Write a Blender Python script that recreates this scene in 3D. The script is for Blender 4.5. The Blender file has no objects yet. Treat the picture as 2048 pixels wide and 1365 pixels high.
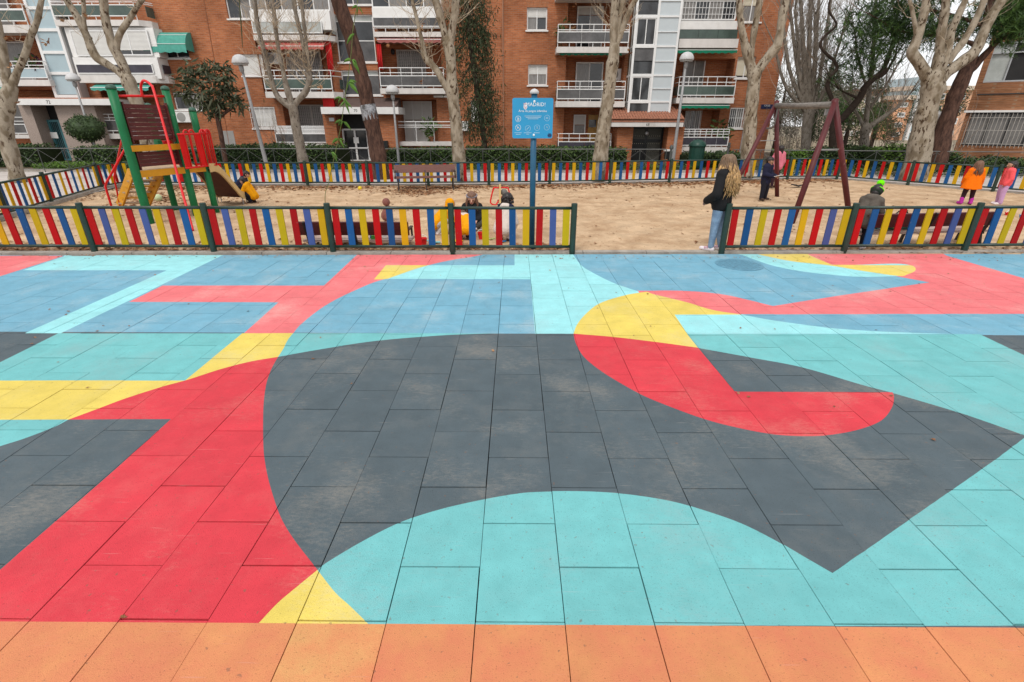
import bpy, math, random
from mathutils import Vector, Matrix, noise
from mathutils.geometry import delaunay_2d_cdt
S = bpy.context.scene
COL = S.collection
rad = math.radians
# ---------------------------------------------------------------- camera, sky, sun, exposure
cam_d = bpy.data.cameras.new('camera'); cam = bpy.data.objects.new('camera', cam_d); COL.objects.link(cam)
cam.location = (0, 0, 2.1)
cam_d.sensor_width = 36.0; cam_d.lens = 36.0 * 993.25 / 2048; cam_d.clip_end = 600; cam_d.clip_start = 0.05
cam.rotation_euler = Matrix(((0.99998319, -0.00350107, 0.00462224), (0.00564366, 0.40467305, -0.91444403), (0.00133104, 0.91445474, 0.404686))).to_euler()
S.camera = cam
W = bpy.data.worlds.new('World'); S.world = W; W.use_nodes = True
wn = W.node_tree.nodes; wl = W.node_tree.links
bg = wn['Background']
sky = wn.new('ShaderNodeTexSky'); sky.sky_type = 'NISHITA'; sky.sun_disc = False
sky.sun_elevation = rad(52); sky.sun_rotation = rad(200)
wmix = wn.new('ShaderNodeMix'); wmix.data_type = 'RGBA'; wmix.inputs[0].default_value = 0.86
wtc = wn.new('ShaderNodeTexCoord'); wno = wn.new('ShaderNodeTexNoise'); wno.inputs['Scale'].default_value = 2.2; wno.inputs['Detail'].default_value = 4
wramp = wn.new('ShaderNodeValToRGB')
wramp.color_ramp.elements[0].position = 0.3; wramp.color_ramp.elements[0].color = (8.2, 8.3, 8.6, 1)
wramp.color_ramp.elements[1].position = 0.75; wramp.color_ramp.elements[1].color = (11.4, 11.2, 11.0, 1)
wl.new(wtc.outputs['Generated'], wno.inputs['Vector']); wl.new(wno.outputs['Fac'], wramp.inputs[0])
wl.new(sky.outputs[0], wmix.inputs[6]); wl.new(wramp.outputs[0], wmix.inputs[7]); wl.new(wmix.outputs[2], bg.inputs[0])
bg.inputs[1].default_value = 0.092
sun_d = bpy.data.lights.new('sun', 'SUN'); sun_d.energy = 1.25; sun_d.angle = rad(18); sun_d.color = (1, 0.95, 0.88)
sun = bpy.data.objects.new('sun', sun_d); COL.objects.link(sun)
sun.rotation_euler = (rad(38), 0, rad(-20))
S.view_settings.view_transform = 'Standard'; S.view_settings.look = 'None'; S.view_settings.gamma = 1
S.view_settings.exposure = 0.5
S.render.engine = 'CYCLES'
# ---------------------------------------------------------------- materials
def srgb(h):
    h = h.lstrip('#'); o = []
    for i in (0, 2, 4):
        c = int(h[i:i+2], 16) / 255
        o.append(c / 12.92 if c <= 0.04045 else ((c + 0.055) / 1.055) ** 2.4)
    return tuple(o)
MC = {}
def mat(name, c, rough=0.6, var=0.12, scale=6.0, bump=0.0, bscale=60.0, metal=0.0, c2=None, spots=None, objvar=0.0, spec=0.4, stretch=None, t2=(0.45, 0.62)):
    """procedural material: base colour with soft noise, optional second colour patches, fine speckles and relief"""
    if name in MC: return MC[name]
    m = bpy.data.materials.new(name); MC[name] = m; m.use_nodes = True
    n = m.node_tree.nodes; l = m.node_tree.links; b = n['Principled BSDF']
    b.inputs['Roughness'].default_value = rough; b.inputs['Metallic'].default_value = metal
    b.inputs['Specular IOR Level'].default_value = spec
    tc = n.new('ShaderNodeTexCoord'); vec = tc.outputs['Object']
    if stretch:
        mp = n.new('ShaderNodeMapping'); mp.inputs['Scale'].default_value = stretch; l.new(vec, mp.inputs[0]); vec = mp.outputs[0]
    no = n.new('ShaderNodeTexNoise'); no.inputs['Scale'].default_value = scale; no.inputs['Detail'].default_value = 6; no.inputs['Roughness'].default_value = 0.65
    l.new(vec, no.inputs['Vector'])
    rp = n.new('ShaderNodeValToRGB'); e = rp.color_ramp.elements
    e[0].position = 0.3; e[1].position = 0.7
    e[0].color = tuple(max(0, x * (1 - var)) for x in c) + (1,); e[1].color = tuple(min(1, x * (1 + var)) for x in c) + (1,)
    l.new(no.outputs['Fac'], rp.inputs[0]); out = rp.outputs[0]
    if c2:
        n2 = n.new('ShaderNodeTexNoise'); n2.inputs['Scale'].default_value = scale * 0.55; n2.inputs['Detail'].default_value = 8; n2.inputs['Roughness'].default_value = 0.7
        l.new(vec, n2.inputs['Vector'])
        r2 = n.new('ShaderNodeMapRange'); r2.inputs[1].default_value = t2[0]; r2.inputs[2].default_value = t2[1]
        l.new(n2.outputs['Fac'], r2.inputs[0])
        mx = n.new('ShaderNodeMix'); mx.data_type = 'RGBA'; l.new(r2.outputs[0], mx.inputs[0]); l.new(out, mx.inputs[6]); mx.inputs[7].default_value = tuple(c2) + (1,)
        out = mx.outputs[2]
    if spots:
        sc, th, colr, amt = spots
        n3 = n.new('ShaderNodeTexNoise'); n3.inputs['Scale'].default_value = sc; n3.inputs['Detail'].default_value = 3
        l.new(vec, n3.inputs['Vector'])
        r3 = n.new('ShaderNodeMapRange'); r3.inputs[1].default_value = th; r3.inputs[2].default_value = th + 0.05; r3.inputs[4].default_value = amt
        l.new(n3.outputs['Fac'], r3.inputs[0])
        mx = n.new('ShaderNodeMix'); mx.data_type = 'RGBA'; l.new(r3.outputs[0], mx.inputs[0]); l.new(out, mx.inputs[6]); mx.inputs[7].default_value = tuple(colr) + (1,)
        out = mx.outputs[2]
    if objvar:
        oi = n.new('ShaderNodeObjectInfo'); mr = n.new('ShaderNodeMapRange'); mr.inputs[3].default_value = 1 - objvar; mr.inputs[4].default_value = 1 + objvar
        l.new(oi.outputs['Random'], mr.inputs[0])
        mx = n.new('ShaderNodeMix'); mx.data_type = 'RGBA'; mx.blend_type = 'MULTIPLY'; mx.inputs[0].default_value = 1
        l.new(out, mx.inputs[6]); l.new(mr.outputs[0], mx.inputs[7]); out = mx.outputs[2]
    l.new(out, b.inputs['Base Color'])
    if bump:
        nb = n.new('ShaderNodeTexNoise'); nb.inputs['Scale'].default_value = bscale; nb.inputs['Detail'].default_value = 5; l.new(vec, nb.inputs['Vector'])
        bu = n.new('ShaderNodeBump'); bu.inputs['Strength'].default_value = bump; bu.inputs['Distance'].default_value = 0.02
        l.new(nb.outputs['Fac'], bu.inputs['Height']); l.new(bu.outputs[0], b.inputs['Normal'])
    return m
def brick_mat(name, c1, c2, mortar, row=0.085, bw=0.26, vertical=False):
    m = bpy.data.materials.new(name); m.use_nodes = True
    n = m.node_tree.nodes; l = m.node_tree.links; b = n['Principled BSDF']; b.inputs['Roughness'].default_value = 0.9; b.inputs['Specular IOR Level'].default_value = 0.15
    tc = n.new('ShaderNodeTexCoord'); sp = n.new('ShaderNodeSeparateXYZ'); l.new(tc.outputs['Object'], sp.inputs[0])
    ad = n.new('ShaderNodeMath'); l.new(sp.outputs[0], ad.inputs[0]); l.new(sp.outputs[1], ad.inputs[1])
    cb = n.new('ShaderNodeCombineXYZ')
    if vertical: l.new(sp.outputs[2], cb.inputs[0]); l.new(ad.outputs[0], cb.inputs[1])
    else: l.new(ad.outputs[0], cb.inputs[0]); l.new(sp.outputs[2], cb.inputs[1])
    bt = n.new('ShaderNodeTexBrick'); l.new(cb.outputs[0], bt.inputs['Vector'])
    bt.inputs['Scale'].default_value = 1; bt.inputs['Brick Width'].default_value = bw; bt.inputs['Row Height'].default_value = row
    bt.inputs['Mortar Size'].default_value = 0.009; bt.inputs['Mortar Smooth'].default_value = 0.2; bt.inputs['Bias'].default_value = -0.1
    bt.inputs['Color1'].default_value = tuple(c1) + (1,); bt.inputs['Color2'].default_value = tuple(c2) + (1,); bt.inputs['Mortar'].default_value = tuple(mortar) + (1,)
    mp = n.new('ShaderNodeMapping'); mp.inputs['Scale'].default_value = (1.2, 1.2, 9.0); l.new(tc.outputs['Object'], mp.inputs[0])
    no = n.new('ShaderNodeTexNoise'); no.inputs['Scale'].default_value = 1.6; no.inputs['Detail'].default_value = 7; no.inputs['Roughness'].default_value = 0.7; l.new(mp.outputs[0], no.inputs['Vector'])
    n2 = n.new('ShaderNodeTexNoise'); n2.inputs['Scale'].default_value = 0.5; n2.inputs['Detail'].default_value = 5; l.new(tc.outputs['Object'], n2.inputs['Vector'])
    mu = n.new('ShaderNodeMath'); mu.operation = 'ADD'; l.new(no.outputs['Fac'], mu.inputs[0]); l.new(n2.outputs['Fac'], mu.inputs[1])
    mr = n.new('ShaderNodeMapRange'); mr.inputs[1].default_value = 0.7; mr.inputs[2].default_value = 1.3; mr.inputs[3].default_value = 0.52; mr.inputs[4].default_value = 1.42; l.new(mu.outputs[0], mr.inputs[0])
    mx = n.new('ShaderNodeMix'); mx.data_type = 'RGBA'; mx.blend_type = 'MULTIPLY'; mx.inputs[0].default_value = 1
    l.new(bt.outputs['Color'], mx.inputs[6]); l.new(mr.outputs[0], mx.inputs[7]); l.new(mx.outputs[2], b.inputs['Base Color'])
    bu = n.new('ShaderNodeBump'); bu.inputs['Strength'].default_value = 0.6; bu.inputs['Distance'].default_value = 0.01; bu.invert = True
    l.new(bt.outputs['Fac'], bu.inputs['Height']); l.new(bu.outputs[0], b.inputs['Normal'])
    MC[name] = m; return m
def bark_mat(name, base, patch, dark, sc=3.0):
    m = bpy.data.materials.new(name); m.use_nodes = True
    n = m.node_tree.nodes; l = m.node_tree.links; b = n['Principled BSDF']; b.inputs['Roughness'].default_value = 0.85; b.inputs['Specular IOR Level'].default_value = 0.2
    tc = n.new('ShaderNodeTexCoord'); mp = n.new('ShaderNodeMapping'); mp.inputs['Scale'].default_value = (1.6, 1.6, 0.8); l.new(tc.outputs['Object'], mp.inputs[0])
    def nz(s, d, lo, hi):
        q = n.new('ShaderNodeTexNoise'); q.inputs['Scale'].default_value = s; q.inputs['Detail'].default_value = d; l.new(mp.outputs[0], q.inputs['Vector'])
        r = n.new('ShaderNodeMapRange'); r.inputs[1].default_value = lo; r.inputs[2].default_value = hi; l.new(q.outputs['Fac'], r.inputs[0]); return r.outputs[0], q.outputs['Fac']
    a, _ = nz(sc, 6, 0.46, 0.6); d0, _ = nz(sc * 2.3, 8, 0.565, 0.60); dm, _ = nz(sc * 0.6, 3, 0.44, 0.56); g, gh = nz(sc * 8, 4, 0.2, 0.8)
    dmul = n.new('ShaderNodeMath'); dmul.operation = 'MULTIPLY'; l.new(d0, dmul.inputs[0]); l.new(dm, dmul.inputs[1]); d = dmul.outputs[0]
    m1 = n.new('ShaderNodeMix'); m1.data_type = 'RGBA'; l.new(a, m1.inputs[0]); m1.inputs[6].default_value = base + (1,); m1.inputs[7].default_value = patch + (1,)
    m2 = n.new('ShaderNodeMix'); m2.data_type = 'RGBA'; l.new(d, m2.inputs[0]); l.new(m1.outputs[2], m2.inputs[6]); m2.inputs[7].default_value = dark + (1,)
    m3 = n.new('ShaderNodeMix'); m3.data_type = 'RGBA'; m3.blend_type = 'MULTIPLY'; m3.inputs[0].default_value = 0.35; l.new(m2.outputs[2], m3.inputs[6]); l.new(g, m3.inputs[7])
    l.new(m3.outputs[2], b.inputs['Base Color'])
    bu = n.new('ShaderNodeBump'); bu.inputs['Strength'].default_value = 0.5; bu.inputs['Distance'].default_value = 0.03; l.new(gh, bu.inputs['Height']); l.new(bu.outputs[0], b.inputs['Normal'])
    MC[name] = m; return m
# ---------------------------------------------------------------- mesh building
class MB:
    def __init__(s): s.v = []; s.f = []; s.m = []; s.mi = 0
    def add(s, vs, fs):
        o = len(s.v); s.v.extend(vs)
        for q in fs: s.f.append(tuple(i + o for i in q)); s.m.append(s.mi)
        return s
    def box(s, x0, y0, z0, x1, y1, z1):
        if x0 > x1: x0, x1 = x1, x0
        if y0 > y1: y0, y1 = y1, y0
        if z0 > z1: z0, z1 = z1, z0
        return s.add([(x0,y0,z0),(x1,y0,z0),(x1,y1,z0),(x0,y1,z0),(x0,y0,z1),(x1,y0,z1),(x1,y1,z1),(x0,y1,z1)],
              [(0,3,2,1),(4,5,6,7),(0,1,5,4),(1,2,6,5),(2,3,7,6),(3,0,4,7)])
    def beam(s, a, b, w, h, up=(0,0,1)):
        a = Vector(a); b = Vector(b); d = (b - a).normalized(); u = Vector(up); u = u - d * u.dot(d)
        if u.length < 1e-5: u = Vector((0,1,0)) - d * d.y
        u.normalize(); r = d.cross(u) * (w / 2); u = u * (h / 2); vs = []
        for p in (a, b): vs += [tuple(p - r - u), tuple(p + r - u), tuple(p + r + u), tuple(p - r + u)]
        return s.add(vs, [(0,1,2,3),(7,6,5,4),(0,4,5,1),(1,5,6,2),(2,6,7,3),(3,7,4,0)])
    def tube(s, pts, r, n=8, cap=True):
        pts = [Vector(p) for p in pts]; k = len(pts)
        rs = r if isinstance(r, (list, tuple)) else [r] * k
        vs = []; prev = None
        for i, p in enumerate(pts):
            d = (pts[min(i+1, k-1)] - pts[max(i-1, 0)])
            if d.length < 1e-7: d = Vector((0,0,1))
            d.normalize()
            if prev is None:
                u = Vector((1,0,0)) if abs(d.x) < 0.8 else Vector((0,1,0))
            else: u = prev
            u = (u - d * u.dot(d)).normalized(); prev = u; w = d.cross(u)
            for j in range(n):
                a = 2 * math.pi * j / n
                vs.append(tuple(p + (u * math.cos(a) + w * math.sin(a)) * rs[i]))
        fs = [(i*n+j, i*n+(j+1) % n, (i+1)*n+(j+1) % n, (i+1)*n+j) for i in range(k-1) for j in range(n)]
        if cap: fs += [tuple(reversed(range(n))), tuple(range((k-1)*n, k*n))]
        return s.add(vs, fs)
    def lathe(s, prof, c=(0,0,0), n=16):
        vs = [(c[0]+r*math.cos(2*math.pi*j/n), c[1]+r*math.sin(2*math.pi*j/n), c[2]+z) for r, z in prof for j in range(n)]
        k = len(prof)
        fs = [(i*n+j, i*n+(j+1) % n, (i+1)*n+(j+1) % n, (i+1)*n+j) for i in range(k-1) for j in range(n)]
        fs += [tuple(reversed(range(n))), tuple(range((k-1)*n, k*n))]
        return s.add(vs, fs)
    def ball(s, c, r, sx=1, sy=1, sz=1, n=10, m=7):
        prof = []
        vs = [(c[0], c[1], c[2]-r*sz)]
        for i in range(1, m):
            a = -math.pi/2 + math.pi*i/m
            for j in range(n):
                b = 2*math.pi*j/n
                vs.append((c[0]+r*sx*math.cos(a)*math.cos(b), c[1]+r*sy*math.cos(a)*math.sin(b), c[2]+r*sz*math.sin(a)))
        vs.append((c[0], c[1], c[2]+r*sz)); L = len(vs)-1
        fs = [(0, 1+(j+1) % n, 1+j) for j in range(n)]
        for i in range(m-2):
            for j in range(n): fs.append((1+i*n+j, 1+i*n+(j+1) % n, 1+(i+1)*n+(j+1) % n, 1+(i+1)*n+j))
        fs += [(L, 1+(m-2)*n+j, 1+(m-2)*n+(j+1) % n) for j in range(n)]
        return s.add(vs, fs)
    def capsule(s, a, b, ra, rb, n=10):
        a = Vector(a); b = Vector(b); d = b - a; L = d.length
        if L < 1e-6: return s.ball(a, ra)
        d.normalize(); pts = []; rs = []
        for t in (-1, -0.85, -0.5): pts.append(a + d * (ra * t)); rs.append(ra * math.sqrt(max(0.0004, 1 - t*t)))
        pts += [a, b]; rs += [ra, rb]
        for t in (0.5, 0.85, 1): pts.append(b + d * (rb * t)); rs.append(rb * math.sqrt(max(0.0004, 1 - t*t)))
        return s.tube(pts, rs, n)
    def quad(s, *p): return s.add([tuple(q) for q in p], [tuple(range(len(p)))])
    def prism(s, poly, fn, d):
        """polygon in a plane: fn(a,b,depth) -> point; extruded over depth d"""
        k = len(poly); vs = [tuple(fn(a, b, 0)) for a, b in poly] + [tuple(fn(a, b, d)) for a, b in poly]
        fs = [tuple(range(k)), tuple(reversed(range(k, 2*k)))] + [(i, i+k, (i+1) % k + k, (i+1) % k) for i in range(k)]
        return s.add(vs, fs)
    def build(s, name, mats, parent=None, smooth=False, kind=None, at=None):
        me = bpy.data.meshes.new(name)
        o0 = Vector(at) if at is not None else (Vector(ORG.get(parent.name, (0,0,0))) if parent else Vector((0,0,0)))
        vv = s.v if o0.length == 0 else [(x-o0.x, y-o0.y, z-o0.z) for x, y, z in s.v]
        me.from_pydata(vv, [], s.f)
        if not isinstance(mats, (list, tuple)): mats = [mats]
        for q in mats: me.materials.append(q)
        if len(mats) > 1: me.polygons.foreach_set('material_index', s.m)
        if smooth: me.polygons.foreach_set('use_smooth', [True] * len(me.polygons))
        me.update()
        o = bpy.data.objects.new(name, me); COL.objects.link(o)
        base = Vector(ORG.get(parent.name, (0,0,0))) if parent else Vector((0,0,0))
        if parent: o.parent = parent
        o.location = o0 - base; ORG[o.name] = tuple(o0)
        if kind: o['kind'] = kind
        return o
ORG = {}
def thing(name, label, cat, loc=(0,0,0), group=None):
    o = bpy.data.objects.new(name, None); COL.objects.link(o); o.location = loc; o.empty_display_size = 0.1
    ORG[o.name] = tuple(loc); o['label'] = label; o['category'] = cat
    if group: o['group'] = group
    return o
def tag(o, label, cat, group=None):
    o['label'] = label; o['category'] = cat
    if group: o['group'] = group
    return o
def dup(root, loc, label=None, rz=None):
    r = root.copy(); COL.objects.link(r); r.location = loc
    if rz is not None: r.rotation_euler = (0, 0, rz)
    if label: r['label'] = label
    for ch in root.children:
        c = ch.copy(); COL.objects.link(c); c.parent = r
        for g in ch.children:
            d = g.copy(); COL.objects.link(d); d.parent = c
    return r
def cr(pts, k=6):
    """Catmull-Rom through points of any dimension"""
    out = []; n = len(pts)
    for i in range(n-1):
        p0 = pts[max(i-1, 0)]; p1 = pts[i]; p2 = pts[i+1]; p3 = pts[min(i+2, n-1)]
        for j in range(k):
            t = j / k
            out.append(tuple(0.5*((2*b)+(c-a)*t+(2*a-5*b+4*c-d)*t*t+(3*b-a-3*c+d)*t**3) for a, b, c, d in zip(p0, p1, p2, p3)))
    out.append(tuple(pts[-1])); return out
def text_mb(txt, size, x, y, z, mb, ext=0.002, align='CENTER'):
    """flat lettering facing -Y, appended to mb"""
    cu = bpy.data.curves.new('t', 'FONT'); cu.body = txt; cu.size = size; cu.align_x = align; cu.extrude = ext; cu.resolution_u = 2
    ob = bpy.data.objects.new('t', cu); COL.objects.link(ob)
    me = bpy.data.meshes.new_from_object(ob.evaluated_get(bpy.context.evaluated_depsgraph_get()))
    mb.add([(x + v.co.x, y - v.co.z, z + v.co.y) for v in me.vertices], [tuple(p.vertices) for p in me.polygons])
    bpy.data.objects.remove(ob); bpy.data.curves.remove(cu); bpy.data.meshes.remove(me)
# ---------------------------------------------------------------- setting: ground sheets
rng = random.Random(7)
M_sand = mat('sand', (0.54, 0.385, 0.245), 0.95, 0.2, 2.4, 1.0, 38, c2=(0.37, 0.235, 0.135), t2=(0.44, 0.66), spots=(26, 0.655, (0.15, 0.08, 0.04), 0.8), spec=0.1)
M_pave = mat('pale_paving', (0.50, 0.455, 0.42), 0.85, 0.1, 2.0, 0.2, 30, c2=(0.40, 0.36, 0.33), spec=0.2)
M_conc = mat('concrete', (0.36, 0.33, 0.29), 0.9, 0.15, 5, 0.3, 60, c2=(0.25, 0.22, 0.19), spec=0.2)
M_soil = mat('soil', (0.10, 0.075, 0.05), 0.95, 0.25, 2, 0.6, 30, spec=0.1)
M_far = mat('park_ground', (0.26, 0.22, 0.16), 0.95, 0.2, 0.3, 0.3, 5, spec=0.1)
g = MB(); g.quad((-220,-60,-0.08),(220,-60,-0.08),(220,260,-0.08),(-220,260,-0.08)); g.build('ground', M_far, kind='structure')
# sand with real footprints and ripples
g = MB(); NX, NY = 520, 200; X0, X1, Y0, Y1 = -19.0, 19.0, 8.60, 21.4
def sandz(x, y):
    z = 0.02*noise.noise(Vector((x*1.3, y*1.3, 0))) + 0.022*noise.noise(Vector((x*4.2, y*3.4, 3))) + 0.017*noise.noise(Vector((x*8.5, y*6.5, 7))) - 0.02*max(0, noise.noise(Vector((x*3.1, y*3.1, 17)))-0.25)
    e = min(1.0, max(0.0, (y-8.6)/0.5)); return z*e - 0.014
vs = [(X0+(X1-X0)*i/NX, Y0+(Y1-Y0)*j/NY, sandz(X0+(X1-X0)*i/NX, Y0+(Y1-Y0)*j/NY)) for j in range(NY+1) for i in range(NX+1)]
g.add(vs, [(j*(NX+1)+i, j*(NX+1)+i+1, (j+1)*(NX+1)+i+1, (j+1)*(NX+1)+i) for j in range(NY) for i in range(NX)])
g.build('sandpit', M_sand, kind='structure', smooth=True)
# pale path behind the far fence, on the left and on the right
g = MB()
g.quad((-40,23.3,0.012),(-40,5,0.012),(-14.2,8.6,0.012),(-12.75,13.9,0.012),(-13.9,18.42,0.012),(-9.4,18.5,0.012),(-1.2,18.6,0.012),(3.5,19.3,0.012),(10.9,20.95,0.012),(12.9,20.95,0.012),(16.2,17.2,0.012),(17.6,8.6,0.012),(40,5,0.012),(40,20.5,0.012),(20,22.6,0.012),(10,23.3,0.012))
g.build('path', M_pave, kind='structure')
# joints of the path are shallow grooves between long slabs: a second row of slabs by the kerb
g = MB(); g.quad((-40,23.3,0.0),(10,23.3,0.0),(20,22.6,0.0),(40,20.5,0.0),(40,40,0.0),(-40,40,0.0)); g.build('planting_bed', M_soil, kind='structure')
g = MB()
for a, b in (((-34,23.3),(10,23.3)),((10,23.3),(20,22.6)),((20,22.6),(34,21.1))): g.beam((*a,0.05),(*b,0.05),0.16,0.14)
g.build('bed_kerb', M_conc, kind='structure')
# front kerb between the play mat and the sand
g = MB(); a = (-11.05,8.325); b = (11.215,8.714)
n_k = 20
for i in range(n_k):
    t0 = i/n_k; t1 = (i+1)/n_k - 0.0005
    p = (a[0]+(b[0]-a[0])*t0, a[1]+(b[1]-a[1])*t0+0.075, -0.045); q = (a[0]+(b[0]-a[0])*t1, a[1]+(b[1]-a[1])*t1+0.075, -0.045)
    g.beam(p, q, 0.15, 0.13)
g.build('kerb', M_conc, kind='structure')
# ---------------------------------------------------------------- painted rubber play mat
def pal(name, c, worn=None, dark=None):
    w = worn or tuple(x*0.55+0.16 for x in c); d = dark or tuple(x*0.6 for x in c)
    m = mat('rubber_'+name, c, 0.85, 0.10, 5.0, 0.4, 260, c2=(w if name in ('orange','ochre','salmon') else tuple(x*0.80+w[i]*0.20 for i, x in enumerate(c))), objvar=0.045, spots=(34, 0.675, (0.17,0.10,0.07), 0.55), spec=0.25, t2=((0.36, 0.66) if name in ('orange','ochre','salmon') else (0.5, 0.75)))
    n = m.node_tree.nodes; l = m.node_tree.links; b = n['Principled BSDF']; src = b.inputs['Base Color'].links[0].from_socket
    tc = n.new('ShaderNodeTexCoord')
    # worn, dusty scuffs with their own shapes (world metres: mat objects sit at the origin)
    mp = n.new('ShaderNodeMapping'); mp.inputs['Scale'].default_value = (2.0, 5.0, 1); mp.inputs['Rotation'].default_value = (0, 0, 0.5); l.new(tc.outputs['Object'], mp.inputs[0])
    a = n.new('ShaderNodeTexNoise'); a.inputs['Scale'].default_value = 9.0; a.inputs['Detail'].default_value = 13; a.inputs['Roughness'].default_value = 0.86; l.new(mp.outputs[0], a.inputs['Vector'])
    a2 = n.new('ShaderNodeTexNoise'); a2.inputs['Scale'].default_value = 1.5; a2.inputs['Detail'].default_value = 4; l.new(tc.outputs['Object'], a2.inputs['Vector'])
    ad = n.new('ShaderNodeMath'); ad.operation = 'ADD'; l.new(a.outputs['Fac'], ad.inputs[0]); l.new(a2.outputs['Fac'], ad.inputs[1])
    r = n.new('ShaderNodeMapRange'); r.inputs[1].default_value = 1.04; r.inputs[2].default_value = 1.34; r.inputs[4].default_value = 0.75; l.new(ad.outputs[0], r.inputs[0])
    m1 = n.new('ShaderNodeMix'); m1.data_type = 'RGBA'; l.new(r.outputs[0], m1.inputs[0]); l.new(src, m1.inputs[6]); m1.inputs[7].default_value = tuple(w) + (1,)
    # pin-prick pores of the rubber crumb
    v = n.new('ShaderNodeTexNoise'); v.inputs['Scale'].default_value = 120; v.inputs['Detail'].default_value = 2; l.new(tc.outputs['Object'], v.inputs['Vector'])
    r2 = n.new('ShaderNodeMapRange'); r2.inputs[1].default_value = 0.63; r2.inputs[2].default_value = 0.69; r2.inputs[4].default_value = 0.4 if name in ('orange','ochre','salmon') else 0.65; l.new(v.outputs['Fac'], r2.inputs[0])
    m2 = n.new('ShaderNodeMix'); m2.data_type = 'RGBA'; l.new(r2.outputs[0], m2.inputs[0]); l.new(m1.outputs[2], m2.inputs[6]); m2.inputs[7].default_value = tuple(d) + (1,)
    # thin scratches, two directions
    out = m2.outputs[2]
    for rot, off in ((0.35, 0.0), (-0.9, 7.0)):
        ms = n.new('ShaderNodeMapping'); ms.inputs['Rotation'].default_value = (0, 0, rot); ms.inputs['Scale'].default_value = (1.3, 42, 1); ms.inputs['Location'].default_value = (off, off, 0); l.new(tc.outputs['Object'], ms.inputs[0])
        q = n.new('ShaderNodeTexNoise'); q.inputs['Scale'].default_value = 2.2; q.inputs['Detail'].default_value = 3; l.new(ms.outputs[0], q.inputs['Vector'])
        r3 = n.new('ShaderNodeMapRange'); r3.inputs[1].default_value = 0.70; r3.inputs[2].default_value = 0.76; r3.inputs[4].default_value = 0.5; l.new(q.outputs['Fac'], r3.inputs[0])
        m3 = n.new('ShaderNodeMix'); m3.data_type = 'RGBA'; l.new(r3.outputs[0], m3.inputs[0]); l.new(out, m3.inputs[6]); m3.inputs[7].default_value = tuple(x*0.8+0.12 for x in w) + (1,); out = m3.outputs[2]
    l.new(out, b.inputs['Base Color'])
    return m
PAL = [pal('grey', (0.082,0.109,0.124), worn=(0.26,0.245,0.215)), pal('blue', (0.155,0.36,0.475), worn=(0.42,0.5,0.52)), pal('turquoise', (0.155,0.455,0.462), dark=(0.10,0.25,0.26)), pal('pale_cyan', (0.298,0.657,0.683)),
       pal('red', (0.60,0.045,0.062), worn=(0.62,0.2,0.17)), pal('coral', (0.72,0.165,0.175), worn=(0.72,0.4,0.36)), pal('yellow', (0.69,0.54,0.115), worn=(0.62,0.55,0.3)),
       pal('orange', (0.61,0.255,0.105), worn=(0.60,0.19,0.10), dark=(0.18,0.06,0.03)), pal('ochre', (0.60,0.33,0.125), worn=(0.62,0.22,0.10), dark=(0.18,0.07,0.03)), pal('salmon', (0.60,0.22,0.12), worn=(0.62,0.34,0.09), dark=(0.16,0.05,0.03))]
GREY, BLUE, TURQ, CYAN, RED, CORAL, YEL, ORA = range(8)
SEAM = (-0.025,4.946)[1]
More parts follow.
